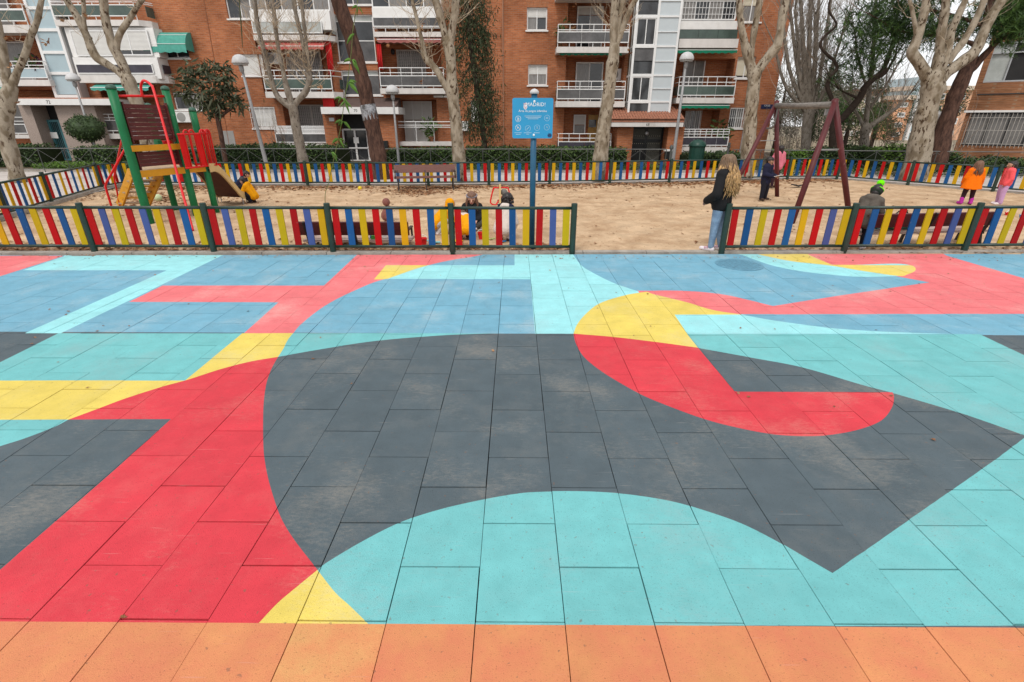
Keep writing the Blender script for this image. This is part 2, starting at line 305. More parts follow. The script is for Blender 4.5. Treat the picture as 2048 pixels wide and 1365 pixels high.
# mural shapes on the ground, painted in this order over grey (near) and blue (far): metres
MURAL = [
 (CORAL, [('L',[(-10.422,8.228),(-7.655,8.258),(-7.585,7.039),(-7.508,5.669)])]),
 (CYAN, [('L',[(-7.975,8.685),(-7.626,8.224),(-7.546,7.361),(-5.345,7.384),(-5.282,4.906),(-4.895,4.91),(-4.993,8.607),(-5.246,8.716)])]),
 (CORAL, [('L',[(-2.669,8.745),(-2.703,8.312),(-2.658,6.636),(-4.905,6.614),(-4.888,5.933),(-2.987,5.932),(-2.921,4.913),(-2.388,4.918)]),('C',[(-2.388,4.918),(-2.409,5.162),(-2.387,5.561),(-2.33,5.919),(-2.219,6.278),(-2.016,6.772),(-1.855,6.994),(-1.604,7.395),(-1.371,7.716),(-1.066,8.03),(-0.713,8.265),(-0.387,8.585)])]),
 (YEL, [('L',[(-2.047,7.709),(-1.371,7.716)]),('C',[(-1.371,7.716),(-1.514,7.538),(-1.604,7.395),(-1.743,7.15),(-1.849,6.969),(-2.039,6.942)])]),
 (CYAN, [('L',[(-1.371,7.716),(-0.001,7.73),(-0.002,8.774),(0.99,8.786),(1.015,8.353)]),('C',[(1.015,8.353),(1.07,7.697),(1.207,7.273),(1.392,6.83),(1.581,6.542),(1.796,6.275)]),('L',[(1.467,4.952),(0.223,4.941),(0.232,6.965),(-1.849,6.969),(-1.604,7.395),(-1.514,7.538)])]),
 (CORAL, [('L',[(1.678,6.488)]),('C',[(1.668,6.444),(1.872,6.446),(2.072,6.459),(2.466,6.419),(2.785,6.285),(3.021,6.066),(3.22,5.85)]),('L',[(4.249,6.247),(5.941,6.875),(5.667,7.199),(4.217,8.822),(7.547,8.859),(7.416,8.423),(7.486,7.089),(7.539,5.551),(7.618,5.618),(6.102,5.605),(2.713,5.557),(1.615,5.547)])]),
 (CYAN, [('L',[(3.784,8.631),(3.934,8.385)]),('C',[(3.934,8.385),(4.09,7.803),(4.381,7.443),(4.763,7.243),(5.147,7.142),(5.749,7.2),(5.851,7.281),(6.216,7.532),(6.235,7.887),(5.078,7.784),(4.877,8.062),(4.672,8.393),(4.665,8.641)])]),
 (YEL, [('L',[(4.136,8.635),(4.278,8.388)]),('C',[(4.278,8.388),(4.571,8.026),(5.037,7.768),(5.354,7.467),(5.72,7.2),(5.919,7.281),(6.146,7.447),(6.287,7.619),(6.348,7.767),(6.298,7.797)]),('L',[(5.095,7.814),(5.067,8.397),(5.106,8.646)])]),
 (CYAN, [('L',[(1.905,5.541),(2.709,5.548)]),('C',[(2.709,5.548),(2.915,5.403),(3.121,5.303),(3.583,5.119),(4.203,5.018),(4.798,4.981)]),('L',[(1.868,4.955)])]),
 (TURQ, [('L',[(-4.922,4.91),(-2.928,4.927),(-2.901,3.857),(-5.416,3.832),(-5.235,3.673),(-4.884,4.204)])]),
 (YEL, [('L',[(-2.939,4.927),(-2.393,4.932)]),('C',[(-2.393,4.932),(-2.375,4.757),(-2.331,4.544),(-2.3,4.347)]),('C',[(-2.3,4.347),(-2.521,4.24),(-2.719,4.077),(-2.896,3.871),(-3.051,3.734),(-3.216,3.543),(-3.328,3.367),(-3.423,3.226)]),('L',[(-4.694,3.198),(-5.421,3.837),(-2.91,3.857)])]),
 (TURQ, [('L',[(-4.701,3.205),(-3.423,3.226)]),('C',[(-3.423,3.226),(-3.448,3.12),(-3.534,2.978),(-3.623,2.881),(-3.719,2.766),(-3.922,2.521)])]),
 (RED, [('L',[(-2.3,4.347)]),('C',[(-2.3,4.347),(-2.267,4.173),(-2.231,4.021),(-2.159,3.786),(-2.027,3.454),(-1.866,3.099),(-1.748,2.854),(-1.674,2.715),(-1.57,2.538),(-1.437,2.334),(-1.328,2.183),(-1.196,2.035),(-1.003,1.844)]),('C',[(-1.003,1.844),(-1.073,1.734),(-1.123,1.651),(-1.161,1.555)]),('L',[(-1.152,1.535),(-2.787,1.524),(-2.635,1.391),(-2.622,1.83),(-2.624,2.63),(-2.641,3.239),(-3.423,3.226)]),('C',[(-3.423,3.226),(-3.328,3.367),(-3.216,3.543),(-3.051,3.734),(-2.896,3.871),(-2.719,4.077),(-2.521,4.24),(-2.3,4.347)])]),
 (YEL, [('L',[(-1.003,1.844)]),('C',[(-0.994,1.835),(-0.869,1.713),(-0.774,1.639),(-0.65,1.538)]),('L',[(-1.17,1.535)]),('C',[(-1.161,1.555),(-1.123,1.651),(-1.073,1.734),(-1.003,1.844)])]),
 (TURQ, [('L',[(-2.393,4.932),(-0.155,4.952)]),('C',[(-0.209,4.951),(-0.558,4.92),(-0.952,4.856),(-1.454,4.733),(-1.91,4.542),(-2.3,4.347)]),('C',[(-2.3,4.347),(-2.331,4.544),(-2.375,4.757),(-2.393,4.932)])]),
 (YEL, [('L',[(0.64,4.945)]),('C',[(0.64,4.945),(0.707,5.205),(0.83,5.506),(1.034,5.876),(1.263,6.108),(1.528,6.293),(1.787,6.402)]),('C',[(1.787,6.402),(1.869,6.276),(2.192,5.981),(2.411,5.708),(2.709,5.548)]),('L',[(1.905,5.541),(1.872,4.969),(1.865,4.592)]),('C',[(1.865,4.592),(1.533,4.714),(1.092,4.853),(0.64,4.945)])]),
 (TURQ, [('L',[(1.868,4.955),(5.031,4.969),(5.018,4.442),(4.991,3.358),(4.143,2.629),(3.739,3.071)]),('C',[(3.739,3.071),(3.527,3.365),(3.215,3.677),(3.037,3.828),(2.691,4.162),(2.292,4.374),(1.865,4.592)])]),
 (RED, [('L',[(0.64,4.945)]),('C',[(0.64,4.945),(0.636,4.719),(0.659,4.475),(0.701,4.305),(0.789,4.095),(0.91,3.879),(1.074,3.639),(1.269,3.441),(1.486,3.26),(1.706,3.142),(1.914,3.069),(2.141,3.049),(2.355,3.073),(2.605,3.149),(2.836,3.27),(3.04,3.455),(3.167,3.614),(3.213,3.698)]),('L',[(1.896,3.7),(1.878,3.709),(1.865,4.592)]),('C',[(1.865,4.592),(1.533,4.714),(1.092,4.853),(0.64,4.945)])]),
 (TURQ, [('L',[(3.735,3.052),(3.226,2.752),(1.622,1.841)]),('C',[(1.622,1.841),(1.543,1.933),(1.442,2.052),(1.305,2.18),(1.14,2.278),(0.971,2.355),(0.786,2.404),(0.607,2.432),(0.393,2.444),(0.144,2.438),(-0.011,2.414),(-0.234,2.353),(-0.45,2.277),(-0.651,2.176),(-0.826,2.036),(-0.978,1.884),(-0.999,1.835)]),('C',[(-0.994,1.835),(-0.869,1.713),(-0.774,1.639),(-0.65,1.538)]),('L',[(0.622,1.547),(2.903,1.562),(4.748,3.149)])]),
]
def flat(chunks):
    out = []
    for k, p in chunks:
        q = cr(p, 7) if k == 'C' else list(p)
        for a in q:
            if out:
                p_ = out[-1]; L_ = math.hypot(a[0]-p_[0], a[1]-p_[1]); k_ = min(60, int(L_/0.055))
                for i_ in range(1, k_):
                    x_, y_ = p_[0]+(a[0]-p_[0])*i_/k_, p_[1]+(a[1]-p_[1])*i_/k_; w_ = 0.0022 if abs(a[0]) < 9 else 0
                    out.append((x_+w_*noise.noise(Vector((x_*23,y_*23,1))), y_+w_*noise.noise(Vector((x_*23,y_*23,9)))))
            if not out or (abs(a[0]-out[-1][0]) + abs(a[1]-out[-1][1])) > 1e-4: out.append(a)
    return out
POLY = [(c, flat(p)) for c, p in MURAL]
BB = [(min(a for a, _ in p), max(a for a, _ in p), min(b for _, b in p), max(b for _, b in p)) for _, p in POLY]
def inside(p, x, y):
    r = False; j = len(p)-1
    for i in range(len(p)):
        (xi, yi), (xj, yj) = p[i], p[j]
        if (yi > y) != (yj > y) and x < (xj-xi)*(y-yi)/(yj-yi)+xi: r = not r
        j = i
    return r
TX, TY, TW, TLN = 0.2362, 1.5606, 0.40955, 0.60861
MATTOP = 8.40
def colour_at(x, y, salt):
    if y < TY - 0.012: return ORA + salt
    c = BLUE if y > SEAM else GREY
    for (k, p), b in zip(POLY, BB):
        if b[0] <= x <= b[1] and b[2] <= y <= b[3] and inside(p, x, y): c = k
    return c
rects = []
a = (-8.768,8.28); b = (8.893,8.597); ksl = (b[1]-a[1])/(b[0]-a[0])
VIS = []
for i in range(-31, 31):
    for k in range(-6, 13):
        off = 0.0 if i % 2 == 1 else 0.5
        y0 = TY + (k+off)*TLN; y1 = y0 + TLN; x0 = TX + i*TW; x1 = x0 + TW
        lim = a[1] + ksl*((x0+x1)/2-a[0]) - 0.008
        if y0 > lim - 0.05: continue
        y1 = min(y1, lim); xm = max(abs(x0), abs(x1))
        VIS.append(y1 > 0.9 and min(abs(x0), abs(x1)) < 1.06*y1 + 0.75)
        rects.append((x0, y0, x1, y1))
GAP = 0.0028
pts = []; edges = []
def addpoly(p, closed=True):
    o = len(pts); pts.extend(Vector(q) for q in p)
    for i in range(len(p) if closed else len(p)-1): edges.append((o+i, o+(i+1) % len(p)))
R2 = []
for x0, y0, x1, y1 in rects:
    j = lambda: rng.uniform(-0.0009, 0.0009); ga = rng.choice((0.0014, 0.0022, 0.0036)); gb = rng.choice((0.0042, 0.0062, 0.008)); gc = rng.uniform(0.0012, 0.0028)
    q = [(x0+gc+j(), y0+gb+j()), (x1-ga+j(), y0+gb+j()), (x1-ga+j(), y1-0.0016+j()), (x0+gc+j(), y1-0.0016+j())]
    R2.append(q); addpoly(q)
for c, p in POLY: addpoly(p)
addpoly([(-14, SEAM), (14, SEAM)], False); addpoly([(-14, TY-0.012), (14, TY-0.012)], False)
cv, ce, cf, _, _, _ = delaunay_2d_cdt(pts, edges, [], 0, 1e-5)
# which tile does each triangle belong to
cell = {}
for n_, q in enumerate(R2):
    i = round((q[0][0]-TX)/TW); cell.setdefault(i, []).append(n_)
per = [[] for _ in R2]
for f in cf:
    cx = sum(cv[i][0] for i in f)/len(f); cy = sum(cv[i][1] for i in f)/len(f)
    for n_ in cell.get(math.floor((cx-TX)/TW), ()):
        q = R2[n_]
        if q[0][0]-0.002 < cx < q[1][0]+0.002 and q[0][1]-0.002 < cy < q[2][1]+0.002:
            if inside(q, cx, cy): per[n_].append((f, cx, cy))
            break
order = sorted(range(len(R2)), key=lambda n_: (0 if VIS[n_] else 100) + (R2[n_][0][1]+R2[n_][2][1])/2 + 0.05*abs(R2[n_][0][0]))
base = MB(); base.box(-13, -1.5, -0.07, 13, MATTOP+0.02, -0.034)
play_mat = base.build('play_mat', mat('rubber_base', (0.03,0.03,0.03), 0.95, spec=0.1), kind='structure')
rest = MB(); nt = 0
for n_ in order:
    if not per[n_]: continue
    rz = rng.uniform(-0.0015, 0.0015); ta = rng.uniform(-0.003, 0.003); tb = rng.uniform(-0.002, 0.002)
    q = R2[n_]; mx_, my_ = (q[0][0]+q[2][0])/2, (q[0][1]+q[2][1])/2
    z = lambda x, y: rz + ta*(x-mx_) + tb*(y-my_)
    t = MB(); idx = {}; cnt = {}
    salt = rng.choice((0, 1, 1, 2)) if my_ < TY else 0
    for f, cx, cy in per[n_]:
        ff = []
        for v in f:
            if v not in idx: idx[v] = len(t.v); t.v.append((cv[v][0], cv[v][1], z(cv[v][0], cv[v][1])))
            ff.append(idx[v])
        t.f.append(tuple(ff)); t.m.append(colour_at(cx, cy, salt))
        for i in range(len(f)):
            e = (f[i], f[(i+1) % len(f)]); cnt[e] = t.m[-1]
    for (a_, b_), m_ in list(cnt.items()):
        if (b_, a_) not in cnt:
            i0, i1 = idx[a_], idx[b_]; o = len(t.v)
            t.v += [(t.v[i0][0], t.v[i0][1], -0.034), (t.v[i1][0], t.v[i1][1], -0.034)]
            t.f.append((i0, o, o+1, i1)); t.m.append(m_)
    if nt < 298 and VIS[n_]:
        t.build('tile', PAL, play_mat); nt += 1
    else:
        o = len(rest.v); rest.v += t.v; rest.f += [tuple(i+o for i in f) for f in t.f]; rest.m += t.m
if rest.v:
    rest.build('tile', PAL, play_mat, kind='stuff')
# painted round manhole cover set into the mat
mc = (3.599,7.798)
ml = MB(); ml.mi = 0; ml.lathe([(0.36,0.001),(0.36,0.009),(0.345,0.011),(0.33,0.006)], (mc[0],mc[1],0), 40)
for i in range(-6, 7):
    for j in range(-6, 7):
        x, y = i*0.05, j*0.05
        if x*x+y*y < 0.31**2: ml.box(mc[0]+x-0.017, mc[1]+y-0.017, 0.005, mc[0]+x+0.017, mc[1]+y+0.017, 0.0105)
tag(ml.build('manhole_cover', mat('painted_iron', tuple(x*0.7 for x in srgb('#6fa6be')), 0.6, 0.25, 20, spec=0.4)), 'round blue painted manhole cover set in the play mat', 'manhole cover')
# ---------------------------------------------------------------- buildings
B1 = brick_mat('terracotta_brick', (0.40,0.142,0.060), (0.305,0.097,0.040), (0.33,0.19,0.125))
B2 = brick_mat('soldier_brick', (0.37,0.135,0.06), (0.29,0.10,0.042), (0.30,0.18,0.115), vertical=True, row=0.07, bw=0.3)
M_white = mat('white_paint', (0.72,0.71,0.69), 0.6, 0.06, 3, 0.1, 20, c2=(0.58,0.56,0.53), t2=(0.55, 0.8))
M_frame = mat('white_frame', (0.74,0.74,0.73), 0.45, 0.04, 4)
M_slab = mat('slab_edge', (0.62,0.59,0.56), 0.8, 0.1, 2.5, 0.1, 20, c2=(0.42,0.38,0.34), t2=(0.55, 0.8), stretch=(1, 1, 0.3))
M_soffit = mat('soffit', (0.52,0.48,0.45), 0.9, 0.08, 2)
M_glass = mat('dark_glass', (0.035,0.037,0.04), 0.08, 0.5, 1.2, spec=0.6)
M_curt = mat('curtained_glass', (0.20,0.19,0.18), 0.15, 0.5, 9, spec=0.5, stretch=(6, 6, 0.3))
M_shut = mat('roller_shutter', (0.66,0.65,0.62), 0.6, 0.05, 3)
M_cream = mat('cream_shutter', (0.62,0.56,0.43), 0.6, 0.05, 3)
M_ggreen = mat('green_parapet_glass', (0.06,0.09,0.075), 0.18, 0.35, 1.5, spec=0.5)
M_ggrey = mat('grey_parapet_glass', (0.085,0.082,0.082), 0.2, 0.5, 1.3, spec=0.5)
M_gpale = mat('frosted_parapet', (0.42,0.44,0.42), 0.3, 0.15, 1.5, c2=(0.3,0.32,0.3))
M_gviol = mat('dark_parapet', (0.045,0.04,0.055), 0.3, 0.3, 2)
M_panel = mat('pale_stair_panel', (0.50,0.55,0.57), 0.35, 0.06, 1.0)
M_panel2 = mat('blue_stair_panel', (0.36,0.46,0.50), 0.3, 0.08, 1.0)
M_awng = mat('green_awning', (0.0,0.16,0.085), 0.8, 0.15, 5)
M_awnt = mat('teal_awning', (0.07,0.30,0.24), 0.8, 0.15, 5)
M_awnr = mat('red_awning', (0.44,0.075,0.065), 0.85, 0.15, 5)
M_awnf = mat('faded_red_awning', (0.30,0.10,0.09), 0.9, 0.15, 5)
M_redc = mat('red_curtain', (0.52,0.012,0.012), 0.8, 0.2, 8, stretch=(8, 8, 0.5))
M_gran = mat('pink_granite', (0.37,0.295,0.25), 0.7, 0.12, 60, c2=(0.25,0.195,0.165), t2=(0.45, 0.6))
M_teal = mat('teal_paint', (0.05,0.16,0.18), 0.45, 0.1, 5)
M_black = mat('dark_interior', (0.012,0.011,0.011), 0.6, 0.3, 3)
M_gdoor = mat('grey_green_boards', (0.085,0.085,0.07), 0.6, 0.2, 12, stretch=(6, 6, 0.4))
M_ddoor = mat('black_paint', (0.012,0.013,0.013), 0.4, 0.2, 6)
M_alu = mat('aluminium', (0.42,0.43,0.44), 0.35, 0.06, 6, metal=0.5)
M_rtile = mat('roof_tile', (0.36,0.15,0.09), 0.85, 0.3, 14, 0.3, 40, c2=(0.24,0.11,0.07))
M_plinth = mat('grey_render', (0.30,0.29,0.275), 0.9, 0.1, 3, 0.2, 20)
M_yelw = mat('varnished_wood', (0.38,0.20,0.03), 0.4, 0.15, 5)
M_stud = mat('brass_stud', (0.6,0.55,0.42), 0.35, 0.05, 5, metal=0.6)
M_dark = mat('dark_iron', (0.03,0.03,0.03), 0.5, 0.2, 10)
M_paper = mat('paper', (0.78,0.78,0.76), 0.8, 0.03, 5)
M_ink = mat('black_ink', (0.02,0.02,0.02), 0.7, 0.05, 5)
M_lattice = mat('lattice', (0.48,0.44,0.41), 0.6, 0.1, 5)
M_brown = mat('brown_roofing', (0.10,0.065,0.055), 0.9, 0.2, 4)
YW, YF, YB = 31.0, 30.05, 32.15
FZ = lambda x0, z0, x1, z1: (min(x0,x1), min(z0,z1), max(x0,x1), max(z0,z1))
def facade(b, x0, x1, z0, z1, openings, soldiers=()):
    """brick front at YW with real openings (x0,z0,x1,z1,depth)"""
    w = MB(); xs = sorted({x0, x1, *[v for o in openings for v in (o[0], o[2])]}); zs = sorted({z0, z1, *[v for o in openings for v in (o[1], o[3])]})
    xs = [x for x in xs if x0 <= x <= x1]; zs = [z for z in zs if z0 <= z <= z1]
    for j in range(len(zs)-1):
        run = None
        for i in range(len(xs)-1):
            cx = (xs[i]+xs[i+1])/2; cz = (zs[j]+zs[j+1])/2
            hole = any(o[0] < cx < o[2] and o[1] < cz < o[3] for o in openings)
            if not hole:
                if run is None: run = xs[i]
            if (hole or i == len(xs)-2) and run is not None:
                e = xs[i] if hole else xs[i+1]
                w.quad((run,YW,zs[j]),(e,YW,zs[j]),(e,YW,zs[j+1]),(run,YW,zs[j+1])); run = None
    for o in openings:
        a, c, e, f, d = o; c = max(c, z0); f = min(f, z1); Y = YW + d
        w.quad((a,YW,c),(a,Y,c),(a,Y,f),(a,YW,f)); w.quad((e,Y,c),(e,YW,c),(e,YW,f),(e,Y,f))
        w.quad((a,YW,f),(a,Y,f),(e,Y,f),(e,YW,f)); w.quad((a,Y,c),(a,YW,c),(e,YW,c),(e,Y,c))
        w.quad((a,Y,c),(e,Y,c),(e,Y,f),(a,Y,f))
    w.quad((x0,YW,z0),(x0,YW,z1),(x0,42,z1),(x0,42,z0)); w.quad((x1,YW,z0),(x1,42,z0),(x1,42,z1),(x1,YW,z1))
    w.quad((x0,42,z0),(x0,42,z1),(x1,42,z1),(x1,42,z0))
    w.build('wall', B1, b)
    r = MB(); r.box(x0,YW-0.25,z1,x1,42.2,z1+0.25); r.build('roof', M_brown, b)
    if soldiers:
        for a, z, e in soldiers: s = MB(); s.box(a,YW-0.004,z,e,YW+0.1,z+0.27); s.build('soldier_course', B2, b)
def frame_mb(m, x0, z0, x1, z1, Y, t=0.06, d=0.06, cols=1, rows=(), tm=0.045):
    m.box(x0,Y,z0,x0+t,Y+d,z1); m.box(x1-t,Y,z0,x1,Y+d,z1); m.box(x0+t,Y,z1-t,x1-t,Y+d,z1); m.box(x0+t,Y,z0,x1-t,Y+d,z0+t)
    for i in range(1, cols):
        x = x0+(x1-x0)*i/cols; m.box(x-tm/2,Y+0.002,z0+t,x+tm/2,Y+d-0.002,z1-t)
    for r in rows: m.box(x0+t,Y+0.004,r-tm/2,x1-t,Y+d-0.004,r+tm/2)
def slats_box(m, x0, z0, x1, z1, Y, step=0.055):
    k = max(1, int((z1-z0)/step))
    for i in range(k):
        a = z0+(z1-z0)*i/k; c = z0+(z1-z0)*(i+1)/k
        m.add([(x0,Y,a),(x1,Y,a),(x1,Y+0.016,c-0.006),(x0,Y+0.016,c-0.006),(x0,Y+0.022,c),(x1,Y+0.022,c)], [(0,1,2,3),(3,2,5,4)])
def win(b, r, Y=YW+0.1, cols=2, shutter=0.0, sill=True, glass=None, frame=None, bars=0, shm=None, rows=(), name='window', alt=None, top=None):
    x0, z0, x1, z1 = FZ(*r); m = MB(); zs = z1 - (z1-z0)*shutter
    frame_mb(m, x0, z0, x1, z1, Y, cols=cols if shutter < 0.95 else 1, rows=[z0+(z1-z0)*q for q in rows])
    w = m.build(name, frame or M_frame, b)
    if shutter < 0.95:
        hs = [z0+0.06] + [z0+(z1-z0)*q for q in rows] + [max(zs, z0+0.1)-0.03]
        hs = [h for h in hs if h <= zs+0.01]
        for i in range(cols):
            a = x0+0.05+(x1-x0-0.1)*i/cols; e = x0+0.05+(x1-x0-0.1)*(i+1)/cols
            for j in range(len(hs)-1):
                p = MB(); p.quad((a+0.008,Y+0.035,hs[j]+0.004),(e-0.008,Y+0.035,hs[j]+0.004),(e-0.008,Y+0.035,hs[j+1]-0.004),(a+0.008,Y+0.035,hs[j+1]-0.004))
                g_ = glass or M_glass
                if top and j == len(hs)-2 and len(hs) > 2: g_ = top
                elif alt and (i+j) % 2: g_ = alt
                p.build('pane', g_, w)
    if shutter > 0:
        s = MB(); slats_box(s, x0+0.05, zs, x1-0.05, z1-0.05, Y+0.012); s.build('shutter', shm or M_shut, w)
    if sill:
        s = MB(); s.box(x0-0.07,YW-0.07,z0-0.07,x1+0.07,YW+0.12,z0-0.001); s.build('sill', M_white, w)
    if bars:
        s = MB(); Yb_ = YW-0.06 if Y < YW+0.5 else Y-0.12
        for i in range(bars+1): x = x0+(x1-x0)*i/bars; s.box(x-0.009,Yb_,z0+0.02,x+0.009,Yb_+0.018,z1-0.02)
        for q in (0.04, 0.5, 0.96): z = z0+(z1-z0)*q; s.box(x0-0.02,Yb_+0.003,z-0.01,x1+0.02,Yb_+0.021,z+0.01)
        s.build('grille', M_frame, w)
    return w
def balcony(b, r, rail=None, panel=None, pm=None, back=YW, low=None, skew=0.0, posts=6, wallname='balcony'):
    """projecting slab with its front at YF; rail/panel/low = heights measured on the front"""
    x0, z0, x1, z1 = FZ(*r); m = MB()
    m.prism([(x0,YF),(x1-skew,YF),(x1,YF+0.45 if skew else YF+0.02),(x1,back+0.02),(x0,back+0.02)], lambda p, q, d: (p, q, z0+d), z1-z0)
    s = m.build(wallname, M_slab, b)
    if rail:
        q = MB(); e = x1-skew
        for z in rail: q.tube([(x0+0.05,back,z),(x0+0.05,YF+0.05,z),(e-0.05,YF+0.05,z),(x1-0.05,back,z)], 0.022, 6)
        for i in range(posts+1): x = x0+0.05+(e-x0-0.1)*i/posts; q.box(x-0.014,YF+0.036,z1,x+0.014,YF+0.064,rail[0])
        q.build('railing', M_frame, s)
    if panel:
        e = x1-skew; k = max(2, posts//2)
        for i in range(k):
            q = MB(); a = x0+0.07+(e-x0-0.14)*i/k; c = x0+0.07+(e-x0-0.14)*(i+1)/k
            q.box(a+0.008,YF+0.02,panel[0],c-0.008,YF+0.034,panel[1]); q.build('parapet_panel', pm or M_ggrey, s)
        q = MB(); q.box(x0+0.03,YF+0.05,panel[0],x0+0.045,back-0.02,panel[1]); q.box(x1-0.06,YF+0.3,panel[0],x1-0.045,back-0.02,panel[1]); q.build('side_panel', pm or M_ggrey, s)
        q = MB()
        for z in panel: q.box(x0+0.03,YF+0.006,z-0.022,e-0.03,YF+0.05,z+0.022)
        q.box(x0+0.03,YF+0.004,panel[0],x0+0.07,YF+0.05,panel[1]); q.box(e-0.07,YF+0.004,panel[0],e-0.03,YF+0.05,panel[1])
        q.build('parapet_frame', M_frame, s)
    return s
def awning(b, r, m, out=0.35, wave=0.11, mode=1):
    """canvas from the slab down to a front bar with a scalloped valance"""
    x0, z0, x1, z1 = FZ(*r); a = MB(); Yt = YF+0.25; Yb_ = Yt-out; zb = z0+0.16; n_ = max(6, int((x1-x0)/0.09))
    for i in range(n_):
        p = x0+(x1-x0)*i/n_; q = x0+(x1-x0)*(i+1)/n_
        s1 = 0.5+0.5*math.cos(2*math.pi*i*0.09/0.34); s2 = 0.5+0.5*math.cos(2*math.pi*(i+1)*0.09/0.34)
        a.quad((p,Yb_,zb),(q,Yb_,zb),(q,Yt,z1),(p,Yt,z1))
        a.quad((p,Yb_-0.004,z0+0.05*s1),(q,Yb_-0.004,z0+0.05*s2),(q,Yb_,zb),(p,Yb_,zb))
    a.build('awning', m, b)
    t = MB(); t.tube([(x0-0.02,Yb_+0.012,zb+0.01),(x1+0.02,Yb_+0.012,zb+0.01)], 0.02, 6); t.build('awning_bar', M_frame, b)
def lattice_door(b, r, Y, name='balcony_door', m=None, glass=None):
    x0, z0, x1, z1 = FZ(*r); q = MB(); frame_mb(q, x0, z0, x1, z1, Y, cols=2); w = q.build(name, m or M_lattice, b)
    p = MB(); p.quad((x0+0.05,Y+0.05,z0),(x1-0.05,Y+0.05,z0),(x1-0.05,Y+0.05,z1),(x0+0.05,Y+0.05,z1)); p.build('pane', glass or M_curt, w)
    q = MB(); st = 0.11; n_ = int((x1-x0)/st)
    for i in range(n_+1):
        x = x0+(x1-x0)*i/n_; q.box(x-0.008,Y-0.03,z0,x+0.008,Y-0.014,z1)
    for i in range(int((z1-z0)/0.16)):
        z = z0+0.08+i*0.16; q.tube([(x0+(x1-x0)*k/(2*n_),Y-0.035,z+(0.05 if k % 2 else -0.05)) for k in range(2*n_+1)], 0.008, 4, False)
    q.build('grille', m or M_lattice, w)
    return w
def rbox(b, name, r, Y0, Y1, m):
    x0, z0, x1, z1 = FZ(*r); q = MB(); q.box(x0,Y0,z0,x1,Y1,z1); return q.build(name, m, b)
XA, XJ1, XJ2, XE = -37.0, (-17.479,3.184)[0], (-0.682,3.203)[0], (14.532,3.093)[0]
ZT = 10.6
# ---- building with entrance 68 (right)
bC = thing('apartment_building', 'brick apartment block with white glazed stair tower above the tiled porch of number 68', 'building', ((XJ2+XE)/2, YW, 0))
wC = [(0.608,6.548,1.685,7.584), (0.712,3.93,1.765,4.942), (11.911,6.928,12.967,8.093), (12.118,4.285,13.106,5.321), (12.164,1.748,12.987,2.822)]
xl = (2.772,4.447)[0]; xt0 = (5.967,4.45)[0]; xt1 = (8.694,5.648)[0]; xr = (11.988,4.456)[0]
zs1 = (3.92,5.536)[1]; zs2 = (4.086,2.978)[1]; zg = 0.42
opC = [tuple(FZ(*r)) + (0.3,) for r in wC] + [(xl,zs1,xt0,zs1+2.45,1.15), (xl,zs2,xt0,zs1-0.22,1.15), (xl,zg,xt0-0.6,zs2-0.22,1.15), (xt1,zs2+0.0,xr,zs1-0.3,1.15), (xt1+0.3,zg,xr-0.4,zs2-0.3,1.15),
       (xl,zs1+2.7,xt0,zs1+4.2,1.15)]
ent = FZ(*(6.445,0.309,8.344,1.957))
facade(bC, XJ2, XE, -0.1, ZT, opC, [(FZ(*r)[0]-0.03, FZ(*r)[3]+0.002, FZ(*r)[2]+0.03) for r in wC[:4]])
win(bC, wC[0], shutter=0.42, glass=M_curt, alt=M_glass); win(bC, wC[1], shutter=0.46, glass=M_curt)
win(bC, wC[2], shutter=0.35, glass=M_curt, shm=M_cream); win(bC, wC[3], shutter=0.86, shm=M_cream); win(bC, wC[4], glass=M_glass, alt=M_curt, bars=7)
# left balconies
rl = [(3.846,6.678)[1], (3.862,6.435)[1]]; pn = [(3.898,5.876)[1], (3.868,6.346)[1]]
s = balcony(bC, (2.168,5.398,5.952,5.674), rl, pn, M_ggrey)
rl = [(4.016,4.068)[1], (4.033,3.805)[1]]; pn = [(4.07,3.223)[1], (4.041,3.684)[1]]
s = balcony(bC, (2.224,2.815,5.983,3.103), rl, pn, M_ggrey)
awning(bC, (2.33,5.284,5.625,5.538), M_awng, 0.12)
s = balcony(bC, (2.053,7.779,5.775,8.034), [9.3,9.1], [8.6,9.0], M_ggrey)
win(bC, (3.371,5.843,4.816,7.826), Y=32.04, shutter=0.2, sill=False, glass=M_glass, alt=M_curt, name='balcony_door')
win(bC, (3.448,3.036,4.991,5.157), Y=32.04, sill=False, glass=M_curt, alt=M_glass, name='balcony_door')
win(bC, (3.458,1.394,4.168,2.454), Y=32.04, cols=1, shutter=0.5, sill=False, glass=M_curt)
d = rbox(bC, 'balcony_door', (4.325,0.39,4.873,2.454), 32.06, 32.14, M_yelw)
p = MB(); q = FZ(*(4.351,1.779,4.796,2.186)); p.box(q[0],32.05,q[1],q[2],32.07,q[3]); p.build('pane', M_glass, d)
s = balcony(bC, (2.388,0.284,5.428,0.581), [(4.184,1.466)[1], (4.199,1.234)[1]], [(4.238,0.632)[1], (4.211,1.052)[1]], M_gviol, posts=5)
# right balconies
s = balcony(bC, (8.769,3.008,11.902,3.281), [(9.878,4.287)[1], (9.918,4.026)[1]], [(10.014,3.4)[1], (9.944,3.859)[1]], M_ggreen, posts=6)
awning(bC, (9.051,2.736,11.735,2.999), M_awng, 0.2)
win(bC, (9.535,3.332,10.747,5.359), Y=32.04, sill=False, glass=M_curt, name='balcony_door')
win(bC, (9.979,0.541,10.898,2.755), Y=32.04, cols=3, sill=False, glass=M_curt, alt=M_glass, bars=9, name='balcony_door')
s = balcony(bC, (9.337,0.469,11.993,0.776), [(10.276,1.706)[1], (10.296,1.578)[1], (10.315,1.45)[1]], [(10.403,0.879)[1], (10.339,1.295)[1]], M_gviol, posts=8)
